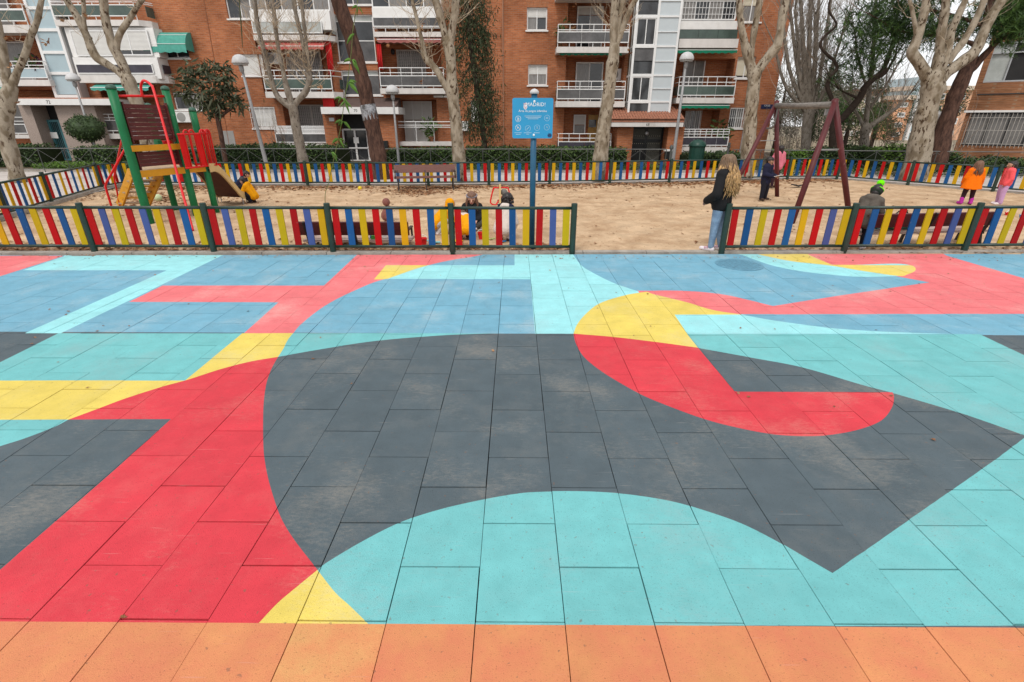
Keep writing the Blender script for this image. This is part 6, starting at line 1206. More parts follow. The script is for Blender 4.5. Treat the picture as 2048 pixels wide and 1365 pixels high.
# evergreen masses and scrub beyond the railing on the right
def bush_tree(label, cs, r, n, size, seed, mats, trunk=None, name='evergreen_tree'):
    rg = random.Random(seed); c0 = cs[0]; t = tree(name, label, (c0[0], c0[1], 0)); m = MB(); limb(m, [(c0[0],c0[1],-0.1,.16),(c0[0]+.05,c0[1],c0[2]*.5,.12),(c0[0],c0[1],c0[2],.06)]); m.build('trunk', trunk or BKD, t)
    m = MB(); size *= 0.5; n = int(n*2.2)
    for c in cs:
        for k in range(7):
            d = Vector((rg.gauss(0,.5), rg.gauss(0,.5), rg.gauss(0,.45)))*r; clump(m, (c[0]+d.x, c[1]+d.y, c[2]+d.z), r*rg.uniform(.25,.5), n//7, size, rg, 0.4, mi=tuple(range(len(mats))))
    m.build('crown', mats, t); return t
bush_tree('grey green evergreen beside the brick corner behind the poplar', ((17.46,36.0,4.126),(17.59,36.0,3.254),(18.052,36.0,2.364)), 1.5, 900, 0.28, 71, [L_far, L_far2])
bush_tree('rounded grey evergreen behind the poplar broom', ((21.949,40.0,3.872),(21.39,40.0,3.221),(22.974,40.0,3.387)), 2.0, 1100, 0.3, 72, [L_far, L_far, L_far2])
bush_tree('dark evergreen between the swing posts and the twisted trunk', ((19.356,34.0,2.067),(19.167,34.0,1.578)), 1.3, 900, 0.24, 73, [L_pine, L_far])
bush_tree('bright green pine right of the swing frame', ((20.872,34.0,2.212),(21.203,34.0,1.581),(20.423,34.0,2.72)), 1.5, 1100, 0.26, 74, [L_pine2, L_pine])
bush_tree('round evergreen in front of the cream building', ((26.57,40.0,3.063),(26.382,40.0,2.234),(27.236,40.0,2.067)), 1.8, 1000, 0.28, 75, [L_pine, L_far])
bush_tree('high grey green crown left of the twisted tree top', ((26.07,44.0,4.229),(25.441,44.0,5.105),(26.562,44.0,4.582)), 2.2, 1000, 0.3, 76, [L_far2, L_far])
bush_tree('green crown between the broad plane tree and the leaning pine', ((30.951,40.0,2.739),(31.082,40.0,3.396)), 1.5, 800, 0.26, 77, [L_pine2, L_far])
def scrub(label, p0, p1, Y, n, L, seed, mt, name='bare_shrub'):
    rg = random.Random(seed); t = thing(name, label, 'shrub', ((p0+p1)/2, Y, 0)); m = MB()
    for i in range(n): twig(m, (rg.uniform(p0,p1), Y+rg.uniform(-.8,.8), 0), (rg.uniform(-.4,.4), rg.uniform(-.3,.3), 1), L*rg.uniform(.6,1.2), 0.02, rg, 3, 0.4)
    m.build('twigs', mt, t)
scrub('tangled grey bare shrub below the swing bar', (14.916,0.652)[0], (16.739,0.655)[0], 30, 26, 2.8, 81, TWP)
scrub('reddish bare shrub left of the broad plane tree', (16.77,0.565)[0], (19.806,0.57)[0], 27, 22, 2.2, 82, TWD)
scrub('bare shrub between the plane tree and the pine trunk', (22.223,0.458)[0], (23.716,0.46)[0], 29, 14, 2.0, 83, TWP)
scrub('thin bare climbing shrub on the balcony left of porch 70', (-13.312,0.399)[0], (-12.899,0.4)[0], 29.2, 8, 1.8, 84, TWD)
# young climbing shoot by the fence post, with fresh hand-shaped leaves
vt = thing('climbing_shoot', 'thin green shoot with fresh pointed leaves rising beside a near fence post', 'plant', ((-3.307,8.553)[0], 8.72, 0))
m = MB(); q = limb(m, [((-3.307,8.553)[0], 8.72, 0, .006)] + [(a, b, c, .0055) for a, b, c in ((-3.243,8.72,0.868),(-3.155,8.72,1.115),(-3.047,8.72,1.395),(-2.941,8.72,1.667),(-2.877,8.72,1.835),(-2.781,8.72,2.118),(-2.714,8.72,2.372),(-2.634,8.72,2.619),(-2.518,8.72,3.028),(-2.445,8.72,3.356),(-2.345,8.72,3.673),(-2.241,8.72,4.039))]); m.build('stem', mat('green_stem', (0.10,0.12,0.03), 0.7, 0.2, 9), vt)
rg = random.Random(91)
for c in ((-2.869,8.72,1.835),(-2.768,8.72,2.096),(-2.698,8.72,2.372),(-2.605,8.72,2.654),(-2.511,8.72,2.961),(-2.429,8.72,3.304),(-2.333,8.72,3.648),(-2.737,8.72,2.436),(-3.029,8.72,1.629)):
    for k in range(rg.randint(3,5)):
        a = rg.uniform(-1.2, 1.2) if rg.random() < .65 else rg.uniform(2.0, 4.0); d = Vector((math.cos(a)*.8, rg.uniform(-.6,.4), -0.35+rg.uniform(-.75,.6))).normalized(); L = rg.uniform(.07,.18); w = d.cross(Vector((rg.uniform(-.3,.3),1,rg.uniform(-.2,.6)))).normalized()*L*rg.uniform(.13,.22)
        m = MB(); p = Vector(c); bnd = Vector((0,0,-0.04)); cup = d.cross(w).normalized()*0.012
        m.add([tuple(p), tuple(p+d*L*.35+w), tuple(p+d*L*.7+w*.7+bnd*.5), tuple(p+d*L+bnd*1.4), tuple(p+d*L*.7-w*.7+bnd*.5), tuple(p+d*L*.35-w), tuple(p+d*L*.4+cup), tuple(p+d*L*.75+bnd*.5+cup)], [(0,1,6),(1,2,7,6),(2,3,7),(0,6,5),(6,7,4,5),(7,3,4)])
        m.build('leaf', L_vine, vt)
# few dry leaves still hanging on the plane trees, and the litter on the sand
def dryleaf(mb, p, s, rg, flatten=True):
    a = rg.uniform(0, 6.28); tilt = rg.uniform(-.5,.5) if flatten else rg.uniform(-1.4,1.4); k = 7; c = Vector(p); u = Vector((math.cos(a), math.sin(a), 0)); w = Vector((-math.sin(a)*math.cos(tilt), math.cos(a)*math.cos(tilt), math.sin(tilt))); o = len(mb.v); vs = []
    for i in range(10):
        an = 2*math.pi*i/10; r = s*(1.0 if i % 2 == 0 else 0.55)*rg.uniform(.8,1.1); v = c + u*math.cos(an)*r + w*math.sin(an)*r + Vector((0,0,rg.uniform(0,.35)*s)); vs.append(tuple(v))
    mb.add(vs + [tuple(c)], [(i, (i+1) % 10, 10) for i in range(10)])
m = MB(); rg = random.Random(101)
def scatter(n, fx, fy, smin=0.03, smax=0.07):
    for i in range(n):
        x, y = fx(), fy()
        if rg.random() > 0.45+1.3*noise.noise(Vector((x*.8,y*.8,2))): continue
        m.mi = rg.choice((0,0,1)); dryleaf(m, (x, y, sandz(x, y)+0.008 if 8.6 < y < 21 else 0.02), rg.uniform(smin,smax), rg)
def backline(x):
    for i in range(len(bk)-1):
        if bk[i][0] <= x <= bk[i+1][0]: return bk[i][1]+(bk[i+1][1]-bk[i][1])*(x-bk[i][0])/(bk[i+1][0]-bk[i][0])
    return 18.5 if x < 0 else 20
for i in range(3600):
    x = rg.uniform(-13.6, 12.6); dens = 0.35+0.65*max(0, noise.noise(Vector((x*0.5, 3, 0)))+0.45)
    if rg.random() > dens: continue
    y = backline(x) - 0.1 - abs(rg.gauss(0, .55)); m.mi = rg.choice((0,0,1)); dryleaf(m, (x, y, sandz(x,y)+0.012), rg.uniform(.035,.085), rg)
for i in range(1500):
    x = rg.uniform(-12, 1.0); y = 8.64+abs(rg.gauss(0,.28)); m.mi = rg.choice((0,1)); dryleaf(m, (x, y, sandz(x,y)+0.012), rg.uniform(.025,.06), rg)
for i in range(500):
    x = rg.uniform(3.6, 10); y = 8.64+abs(rg.gauss(0,.25)); m.mi = rg.choice((0,1)); dryleaf(m, (x, y, sandz(x,y)+0.012), rg.uniform(.02,.05), rg)
scatter(700, lambda: rg.gauss(-3.0,.9), lambda: rg.gauss(16.7,.5)); scatter(1100, lambda: rg.gauss(-10.6,1.5), lambda: rg.gauss(15.4,1.0)); scatter(900, lambda: rg.uniform(-12.5,13), lambda: rg.uniform(9,18), .015, .05); scatter(2200, lambda: rg.uniform(-12.5,9), lambda: rg.uniform(8.8,17), .006, .02)
scatter(300, lambda: rg.gauss(5.0,2.0), lambda: rg.gauss(18.4,.5))
tag(m.build('fallen_leaves', [L_dry, L_dry2], kind='stuff'), 'brown fallen plane leaves scattered over the sand', 'leaves')
m = MB()
for i in range(90):
    x = rg.uniform(-8, 8.5); y = rg.uniform(3, 8.2)**1.0; m.mi = rg.choice((0,1)); dryleaf(m, (x, y, 0.006), rg.uniform(.008,.022), rg)
for i in range(260):
    x = rg.uniform(-8.5, 8.6); y = 8.34 - abs(rg.gauss(0,.12)); m.mi = rg.choice((0,1)); dryleaf(m, (x, y, 0.006), rg.uniform(.008,.02), rg)
q = (-1.799,1.568); m.mi = 0; dryleaf(m, (q[0], q[1], 0.008), 0.017, rg)
tag(m.build('leaf_crumbs', [L_dry, L_dry2], kind='stuff'), 'tiny dry leaf crumbs lying on the painted mat', 'leaves')
m = MB(); rg = random.Random(103)
for p in ((-14.297,19.3,5.3),(-15.547,18.9,4.507),(-15.497,18.9,4.464),(-17.074,18.8,2.626),(-3.155,19.2,4.938),(-3.06,19.2,4.867),(-2.66,19.2,4.365),(-2.935,19.2,4.509),(-1.701,19.3,4.231),(-3.22,19.2,3.352),(-4.285,19.2,4.393),(-1.814,19.3,3.066),(-7.617,18.9,4.038),(-8.605,18.9,2.686),(-6.638,18.9,3.148),(1.945,19.6,5.582),(3.991,19.7,4.234),(-16.959,18.9,3.811),(-16.733,18.9,4.563),(-15.801,18.9,5.37),(-15.04,19.3,5.131)):
    for k in range(3): m.mi = rg.choice((0,1)); dryleaf(m, (p[0]+rg.gauss(0,.05), p[1], p[2]+rg.gauss(0,.06)), rg.uniform(.05,.09), rg, False)
tag(m.build('hanging_leaves', [L_dry, L_dry2], kind='stuff'), 'last dry leaves still hanging on the bare plane twigs', 'leaves')

ht_ = thing('hanging_shoot', 'dark thin shoot hanging from above before the brick wall', 'plant', ((-4.122,8.72,3.483)[0], 8.72, 3.2))
m = MB(); limb(m, [(a, b, c, .009) for a, b, c in ((-3.952,8.72,4.448),(-4.035,8.72,3.979),(-4.094,8.72,3.61),(-4.128,8.72,3.355))] + [(-4.164,8.72,3.12)+(.004,)]); m.build('stem', mat('dark_stem', (0.05,0.05,0.015), 0.7, 0.2, 9), ht_)
for px_, py_, mt_ in ((485,92,L_hedge2),(492,85,L_dry2),(495,50,L_loq2),(479,30,L_hedge2)):
    pass
# ---------------------------------------------------------------- playground tower
M_pg = mat('tower_green', (0.0,0.135,0.042), 0.5, 0.2, 6, 0.15, 30, c2=(0.05,0.17,0.08), t2=(0.62,0.8), spots=(22, 0.70, (0.25,0.24,0.18), 0.7), stretch=(2,2,0.5))
M_pcap = mat('post_cap_green', (0.03,0.09,0.06), 0.5, 0.15, 8); M_pr = mat('tower_red', (0.62,0.006,0.008), 0.35, 0.1, 6, spec=0.4); M_pb = mat('tower_maroon_plank', (0.085,0.014,0.014), 0.6, 0.35, 8, 0.2, 30, spots=(9, 0.66, (0.26,0.16,0.13), 0.6), stretch=(0.8,0.8,5), objvar=0.15)
M_py = mat('tower_ochre', (0.58,0.27,0.01), 0.45, 0.1, 5); M_pt = mat('tower_deck_tan', (0.42,0.30,0.19), 0.8, 0.2, 8); M_slide = mat('slide_side_tan', (0.60,0.43,0.20), 0.5, 0.08, 5); M_under = mat('slide_underside', (0.09,0.03,0.02), 0.7, 0.25, 6); M_steel = mat('slide_steel', (0.5,0.48,0.45), 0.3, 0.1, 6, metal=0.8)
M_rope = mat('dark_rope', (0.12,0.03,0.02), 0.8, 0.2, 20)
tw = thing('playground_tower', 'wooden playground tower with green posts, red barrier, slide and maroon plank walls', 'play tower', (-8.3,12.2,0))
P1, P2, P3, P4, P5 = Vector((-8.16,11.19,0)), Vector((-7.77,12.30,0)), Vector((-7.57,12.80,0)), Vector((-8.82,13.15,0)), Vector((-9.274,12.72,0))
DZ = 1.10
for p, h, r in ((P1,2.68,0.088),(P2,2.72,0.08),(P3,2.30,0.075),(P4,2.4,0.075),(P5,2.55,0.08)):
    m = MB(); m.tube([tuple(p+Vector((0,0,z))) for z in (-0.2, 0.5, 1.2, 2.0, h)], [r*1.02, r, r*1.01, r, r], 14); o = m.build('post', M_pg, tw, smooth=True)
    m = MB(); m.lathe([(r*1.08,0.0),(r*1.12,0.03),(r*0.9,0.07),(r*0.3,0.09)], (p.x,p.y,h), 14); m.build('post_cap', M_pcap, o, smooth=True)
U = Vector((0,0,1))
def panel(a, b, z0, z1, n_, name='plank', mt=None, off=0.0, inset=0.09):
    d = (b-a).normalized(); nrm = Vector((d.y,-d.x,0)); A = a+d*inset+nrm*off; B = b-d*inset+nrm*off; h = (z1-z0)/n_
    for i in range(n_):
        m = MB(); m.beam(tuple(A+U*(z0+h*(i+0.5))), tuple(B+U*(z0+h*(i+0.5))), 0.035, h*0.93); m.build(name, mt or M_pb, tw)
panel(P1, P2, 1.72, 2.42, 8); panel(P1, P2, 1.18, 1.48, 4)
for a, z0, z1 in ((0.11, 1.66, 2.46), (0.11, 1.12, 1.50)):
    d = (P2-P1).normalized(); nrm = Vector((d.y,-d.x,0))
    for q in (P1+d*a+nrm*0.03, P2-d*a+nrm*0.03): m = MB(); m.beam(tuple(q+U*z0), tuple(q+U*z1), 0.06, 0.03, (d.x,d.y,0)); m.build('panel_batten', M_pb, tw)
d = (P2-P1).normalized(); nrm = Vector((d.y,-d.x,0)); bk_ = -nrm
m = MB(); m.beam(tuple(P1+nrm*0.07+U*1.56), tuple(P2+nrm*0.07+U*1.56), 0.05, 0.12); m.build('counter_beam', M_py, tw)
m = MB(); m.add([tuple(P1+d*.08+nrm*.04+U*1.60), tuple(P2-d*.08+nrm*.04+U*1.60), tuple(P2-d*.08+bk_*.28+U*1.60), tuple(P1+d*.08+bk_*.28+U*1.60), tuple(P1+d*.08+nrm*.04+U*1.57), tuple(P2-d*.08+nrm*.04+U*1.57), tuple(P2-d*.08+bk_*.28+U*1.57), tuple(P1+d*.08+bk_*.28+U*1.57)], [(0,1,2,3),(7,6,5,4),(4,5,1,0),(5,6,2,1),(6,7,3,2),(7,4,0,3)]); m.build('counter', M_pt, tw)
poly = [P1, P2, P3, P4, P5]; m = MB(); n5 = len(poly); m.add([tuple(p+U*(DZ-0.05)) for p in poly] + [tuple(p+U*DZ) for p in poly], [tuple(reversed(range(n5))), tuple(range(n5, 2*n5))] + [(i,(i+1) % n5,(i+1) % n5+n5,i+n5) for i in range(n5)]); m.build('deck', M_pt, tw)
for a, b_ in ((P1,P2),(P2,P3),(P4,P5),(P5,P1)):
    dd_ = (b_-a).normalized(); nn = Vector((dd_.y,-dd_.x,0)); m = MB(); m.beam(tuple(a+nn*0.03+U*(DZ-0.06)), tuple(b_+nn*0.03+U*(DZ-0.06)), 0.05, 0.14); m.build('deck_beam', M_py, tw)
m = MB(); m.tube([tuple(P1+U*2.56), tuple(P2+U*2.60)], 0.026, 10); m.build('crossbar', M_pr, tw, smooth=True)
Q0 = P1+(P2-P1)*0.52+U*2.575; pf = Vector(((-6.716,10.375)[0], (-6.716,10.375)[1], 0))
m = MB(); mid = [tuple(Q0), tuple(Q0+U*0.16+nrm*0.02), tuple(Q0+U*0.27+nrm*0.10), tuple(Q0+U*0.29+nrm*0.2), tuple(Q0+U*0.2+nrm*0.34), tuple(Q0*0.86+(pf+U*2.2)*0.14+nrm*0.32), tuple(pf+(Q0-pf)*0.25+nrm*0.1-U*0.05), tuple(pf)]
m.tube([p[:3] for p in cr(mid, 6)], 0.026, 10); m.build('slide_pole', M_pr, tw, smooth=True)
# red barrier box: flat arched plates and round bars on a bent base rail
BL, BR_, BB_ = Vector(((-7.571,12.021)[0], (-7.571,12.021)[1], 0)), Vector(((-7.411,13.03)[0], (-7.411,13.03)[1], 0)), Vector((-7.95,13.45,0))
for a, b_, n_, ar in ((BL,BR_,6,(1,3)),(BR_,BB_,5,(0,2))):
    dd_ = (b_-a).normalized(); L = (b_-a).length
    for z in (DZ+0.0, DZ+0.72): m = MB(); m.tube([tuple(a+U*z), tuple(b_+U*z)], 0.022, 8); m.build('barrier_rail', M_pr, tw, smooth=True)
    for i in range(n_):
        q0 = a+dd_*(L*(i+0.06)/n_); q1 = a+dd_*(L*(i+0.94)/n_)
        if a is BL and i in (0, 3): m = MB(); m.add([tuple(q0+U*DZ), tuple(q1+U*DZ), tuple(q1+U*(DZ+0.7)), tuple(q0+U*(DZ+0.7)), tuple(q0+U*DZ+dd_.cross(U)*-0.015), tuple(q1+U*DZ+dd_.cross(U)*-0.015), tuple(q1+U*(DZ+0.7)+dd_.cross(U)*-0.015), tuple(q0+U*(DZ+0.7)+dd_.cross(U)*-0.015)], [(0,1,2,3),(7,6,5,4),(4,5,1,0),(5,6,2,1),(6,7,3,2),(7,4,0,3)]); m.build('barrier_plate', M_pr, tw)
        else:
            r = (q1-q0).length/2; c = (q0+q1)/2; zt = DZ+0.74
            pts_ = [tuple(q0+U*DZ), tuple(q0+U*zt)] + [tuple(c+dd_*(-math.cos(math.pi*k/6)*r)+U*(zt+math.sin(math.pi*k/6)*r*0.9)) for k in range(1,6)] + [tuple(q1+U*zt), tuple(q1+U*DZ)]
            m = MB(); m.tube(pts_, 0.019, 8); m.build('arched_bar', M_pr, tw, smooth=True)
# slide running away from the deck
S0a, S0b = Vector((-8.10,12.86,1.06)), Vector((-7.42,12.72,1.04)); S1a, S1b = Vector((-8.35,14.55,0.20)), Vector((-7.52,14.35,0.20))
prof = [(0.0,1.0),(0.12,1.0),(0.3,0.86),(0.6,0.40),(0.78,0.10),(0.88,0.02),(1.0,0.0)]
def sl(a, b, t, h): p = a+(b-a)*t; return Vector((p.x, p.y, b.z+(a.z-b.z)*h))
pr = cr(prof, 4)
for a, b_, nm in ((S0a,S1a,'slide_side'),(S0b,S1b,'slide_side')):
    dd_ = (b_-a).normalized(); side = Vector((dd_.y,-dd_.x,0)).normalized()*0.02; m = MB(); vs = []
    for t, h in pr:
        p = sl(a, b_, t, h)
        for sgn, dz in ((-1,-0.09),(1,-0.09),(1,0.10),(-1,0.10)): vs.append(tuple(p+side*sgn+U*dz))
    m.add(vs, [(4*i+j, 4*i+(j+1) % 4, 4*i+4+(j+1) % 4, 4*i+4+j) for i in range(len(pr)-1) for j in range(4)] + [(3,2,1,0), tuple(4*(len(pr)-1)+j for j in range(4))]); m.build(nm, M_slide, tw)
m = MB(); vs = []
for t, h in pr: vs += [tuple(sl(S0a,S1a,t,h)+U*-0.02), tuple(sl(S0b,S1b,t,h)+U*-0.02)]
m.add(vs, [(2*i,2*i+1,2*i+3,2*i+2) for i in range(len(pr)-1)]); m.build('slide_chute', M_steel, tw, smooth=True)
m = MB(); vs = []
for t, h in pr: vs += [tuple(sl(S0a,S1a,t,h)+U*-0.06), tuple(sl(S0b,S1b,t,h)+U*-0.06)]
m.add(vs, [(2*i+2,2*i+3,2*i+1,2*i) for i in range(len(pr)-1)]); m.build('slide_underside', M_under, tw, smooth=True)
for a, b_ in ((S0a,S1a),(S0b,S1b)):
    for t in (0.82, 0.96): p = sl(a, b_, t, 0.05 if t < .9 else 0); m = MB(); m.tube([(p.x,p.y,-0.05),(p.x,p.y,p.z-0.05)], 0.015, 6); m.build('slide_foot', M_galv, tw)
# stairs on the left with ochre stringers
SR0, SR1 = Vector((-8.95,13.15,0.92)), Vector((-9.95,13.66,0.0)); SL0, SL1 = Vector((-9.55,12.95,0.92)), Vector((-10.62,13.60,0.0))
for a, b_ in ((SR0,SR1),(SL0,SL1)): m = MB(); m.beam(tuple(a), tuple(b_), 0.05, 0.24); m.build('stair_stringer', M_py, tw)
for i in range(6):
    t = (i+0.4)/6; m = MB(); m.beam(tuple(SL0+(SL1-SL0)*t), tuple(SR0+(SR1-SR0)*t), 0.2, 0.035); m.build('stair_tread', M_pt if i % 2 else M_py, tw)
hg = Vector(((-9.101,11.421)[0], (-9.101,11.421)[1], 0)); hb = Vector(((-9.234,0.769)[0], 11.6, (-9.234,0.769)[1])); ht = P1+Vector((-0.05,0.05,1.62))
m = MB(); m.tube([tuple(ht), tuple(hb+(ht-hb)*0.06), tuple(hb+Vector((0,0,-0.03))), tuple(hg)], 0.024, 8); m.build('handrail', M_pr, tw, smooth=True)
h2 = SL1+Vector((0.1,-0.1,0)); m = MB(); m.tube([tuple(P5+U*1.65), tuple(SL0+U*0.75), tuple(SL1+U*0.75+Vector((0.1,0,0))), tuple(h2)], 0.022, 8); m.build('handrail', M_pr, tw, smooth=True)
for i in range(3): t = 0.3+0.28*i; a = SR0+(SR1-SR0)*t; m = MB(); m.tube([tuple(a+U*0.7), tuple(a+U*0.35+Vector((0.03,0,0))), tuple(a)], 0.012, 6); m.build('rope', M_rope, tw)
m = MB(); a = SR0+(SR1-SR0)*0.1; b_ = SR0+(SR1-SR0)*0.95; m.tube([tuple(a+U*0.72), tuple((a+b_)/2+U*0.62), tuple(b_+U*0.7)], 0.012, 6); m.build('rope', M_rope, tw)
# little things lying on the counter
cp = lambda t, o: P1+(P2-P1)*t+bk_*o+U*1.60
def small_box(name, label, cat, c, sx_, sy_, sz_, mt, rz=0.0, grp=None):
    m = MB(); m.box(-sx_/2,-sy_/2,0,sx_/2,sy_/2,sz_*0.75); m.box(-sx_/2*0.96,-sy_/2*0.96,sz_*0.752,sx_/2*0.96,sy_/2*0.96,sz_); o = m.build(name, mt); o.location = c; o.rotation_euler = (0,0,rz); return tag(o, label, cat, grp)
ang = math.atan2(d.y, d.x)
small_box('tray', 'black tray on the counter of the playground tower', 'tray', cp(0.25,0.1), 0.32, 0.2, 0.03, M_ddoor, ang)
small_box('toy_box', 'green toy box on the tower counter between the posts', 'toy', cp(0.66,0.12), 0.11, 0.12, 0.09, M_pg, ang)
small_box('toy_box', 'red toy box on the tower counter at the right post', 'toy', cp(0.83,0.12), 0.18, 0.12, 0.09, M_pr, ang)
# ---------------------------------------------------------------- swing
M_sw1 = mat('swing_maroon', (0.085,0.011,0.013), 0.55, 0.3, 5, 0.2, 30, c2=(0.15,0.045,0.038), t2=(0.58,0.85), spots=(7, 0.72, (0.42,0.26,0.2), 0.7), stretch=(2,2,0.5)); M_beam = mat('weathered_beam', (0.20,0.18,0.16), 0.9, 0.3, 8, 0.3, 40, c2=(0.12,0.11,0.10), stretch=(3,0.5,3)); M_rub = mat('black_rubber', (0.025,0.025,0.026), 0.6, 0.2, 8)
L2 = Vector((*(8.013,15.709),0)); R1 = Vector((*(6.297,11.436),0)); R2 = Vector((*(7.964,12.03),0)); L1 = L2-(R2-R1)*1.05
TLp = Vector((*(7.374,15.57,2.574),)); TRp = Vector((*(6.859,11.85,2.481),))
sg_ = thing('swing', 'maroon wooden swing frame with a weathered grey crossbeam and no swings hung', 'swing', tuple((L1+L2+R1+R2)/4))
for a, tp in ((L1,TLp),(L2,TLp),(R1,TRp),(R2,TRp)):
    dd_ = (tp-a).normalized(); m = MB(); m.tube([tuple(a-dd_*0.15), tuple(a+(tp-a)*0.4), tuple(tp+dd_*0.06)], [0.06,0.062,0.06], 12); m.build('leg', M_sw1, sg_, smooth=True)
    m = MB(); m.tube([tuple(a-dd_*0.1), tuple(a+dd_*0.14)], 0.045, 8); m.build('foot', M_galv, sg_)
m = MB(); q = (TRp-TLp).normalized(); m.tube([tuple(TLp+q*0.02-U*0.06), tuple((TLp+TRp)/2-U*0.07), tuple(TRp-q*0.02-U*0.05)], [0.07,0.066,0.07], 12); m.build('crossbeam', M_beam, sg_, smooth=True)
for tp, a, b_ in ((TLp,L1,L2),(TRp,R1,R2)): m = MB(); t = 0.62; m.tube([tuple(a+(tp-a)*t), tuple(b_+(tp-b_)*t)], 0.012, 6); m.build('tie_rod', M_galv, sg_)
m = MB(); c = TLp+q*0.18; m.tube([tuple(x) for x in cr([tuple(c-U*0.1), tuple(c-U*0.4), tuple(c-q*0.1-U*0.62), tuple(c-q*0.3-U*0.66+Vector((-0.18,0,0)))], 5)], 0.022, 6); m.build('chain', M_rail, sg_)
m = MB(); c = TRp-q*0.28; m.beam(tuple(c-U*0.13), tuple(c-U*0.26), 0.09, 0.06); m.build('bracket', M_galv, sg_)
q = (9.946,18.13); m = MB()
for k in range(13):
    pass
pts_ = [(q[0]+0.42*(k/12-0.5), q[1]+0.1*math.sin(k/12*3.1), 0.03+0.06*abs(k/12-0.5)*2) for k in range(13)]
for i in range(12): m.beam(pts_[i], pts_[i+1], 0.17, 0.03)
tag(m.build('rubber_strap', M_rub), 'black rubber swing seat lying on the sand beyond the swing leg', 'swing seat')  # this bent strip is a swing seat, set on the sand by itself
# ---------------------------------------------------------------- spring rocker and toys
rk = thing('spring_rocker', 'red tubular spring rocker with a wooden handle post in the sand', 'spring rocker', ((-0.396,13.648)[0], 13.4, 0))
rz_ = lambda px, py: Vector((-0.388,13.4,0.217))
pa = [(-0.612,13.4,0.115), (-0.637,13.4,0.191), (-0.554,13.4,0.495), (-0.489,13.4,0.52), (-0.233,13.6,0.497), (-0.167,13.6,0.459), (-0.114,13.6,0.177), (-0.154,13.6,0.125)]
m = MB(); m.tube([pa[0]] + cr(pa, 3) + [pa[-1]], 0.02, 8); m.tube([(-0.612,13.4,0.102), (-0.494,13.4,0.089), (-0.364,13.5,0.28)], 0.02, 8); m.tube([(-0.154,13.6,0.125), (-0.287,13.6,0.138), (-0.364,13.5,0.28)], 0.02, 8); m.build('frame', M_pr, rk, smooth=True)
m = MB(); a = Vector((-0.39,13.45,0.108)); b_ = Vector((-0.386,13.45,0.602)); m.beam(tuple(a), tuple(b_), 0.05, 0.09, (0,1,0)); m.build('handle_post', M_slide, rk)
m = MB(); c = (-0.284,13.5,0.395); m.ball(c, 0.085, 1.1, 0.5, 1); m.build('seat_pad', M_rail, rk, smooth=True)
m = MB(); c = Vector((a.x, 13.5, 0)); m.tube([tuple(c+Vector((0.07*math.cos(k*0.7),0.07*math.sin(k*0.7),0.0+0.006*k))) for k in range(36)], 0.012, 6); m.build('spring', M_dark, rk)
M_ty = {k: mat('toy_'+k, v, 0.4, 0.08, 6, spec=0.4) for k, v in dict(red=(0.62,0.01,0.012), yellow=(0.66,0.48,0.01), blue=(0.02,0.22,0.5), green=(0.06,0.36,0.05), teal=(0.12,0.42,0.45), white=(0.7,0.7,0.68), lime=(0.42,0.62,0.2)).items()}
def pail(label, c, col, r=0.085, h=0.13, tilt=0.0):
    t = thing('toy_bucket', label, 'toy bucket', c); m = MB(); m.lathe([(r*0.72,0),(r,h),(r*1.08,h),(r*1.08,h*0.93),(r*0.98,h*0.92),(r*0.7,0.01)], c, 16); m.build('pail', M_ty[col], t, smooth=False)
    m = MB(); m.tube([(c[0]+r*math.cos(k*math.pi/8), c[1]-0.01, c[2]+h+r*0.7*math.sin(k*math.pi/8)) for k in range(9)], 0.006, 5); m.build('handle', M_ty['white'], t); t.rotation_euler = (tilt,0,0)
def spade(label, c, rz, col):
    t = thing('toy_spade', label, 'toy spade', c); x, y, z = c; m = MB(); m.add([(x-.035,y,z+.01),(x+.035,y,z+.01),(x+.04,y-.1,z+.02),(x+.012,y-.14,z+.015),(x-.012,y-.14,z+.015),(x-.04,y-.1,z+.02),(x-.035,y,z+.022),(x+.035,y,z+.022),(x+.04,y-.1,z+.03),(x+.012,y-.14,z+.026),(x-.012,y-.14,z+.026),(x-.04,y-.1,z+.03)], [(5,4,3,2,1,0),(6,7,8,9,10,11)] + [(i,(i+1) % 6,(i+1) % 6+6,i+6) for i in range(6)]); m.build('blade', M_ty[col], t)
    m = MB(); m.tube([(x,y-.01,z+.02),(x,y+.16,z+.03)], 0.01, 6); m.tube([(x-.03,y+.16,z+.03),(x+.03,y+.16,z+.03)], 0.009, 6); m.build('grip', M_ty[col], t); t.rotation_euler = (0,0,rz)
def dish(label, c, col, r):
    m = MB(); m.lathe([(r*0.7,0),(r,0.035),(r*1.06,0.036),(r*1.06,0.03),(r*0.72,-0.004)], c, 16); tag(m.build('toy_dish', M_ty[col], at=c), label, 'toy dish')
def gz(px, py): q = (-6.59,5.994); return q
for f, lab, c, col in ((pail,'red toy bucket between the sitting girl and the child in white',(-0.641,9.72),'red'),(pail,'red toy bucket with a white handle by the right end of the left bench',(-1.709,9.189),'red')): f(lab, (c[0],c[1],sandz(*c)-0.005), col)
c = (-1.098,9.406); dish('yellow toy dish on the sand in front of the children', (c[0],c[1],sandz(*c)), 'yellow', 0.11)
c = (-1.867,9.661); pail('small blue toy cup beside the red bucket near the bench', (c[0],c[1],sandz(*c)-0.003), 'blue', 0.05, 0.08)
c = (-1.529,9.358); spade('teal toy spade lying on the sand near the crouching child', (c[0],c[1],sandz(*c)), 1.2, 'teal')
c = (-0.443,9.677); spade('lime green toy spade beside the child in white', (c[0],c[1],sandz(*c)), -1.0, 'lime')
c = (-0.185,9.503); spade('blue toy spade at the feet of the child in white', (c[0],c[1],sandz(*c)), -0.8, 'blue')
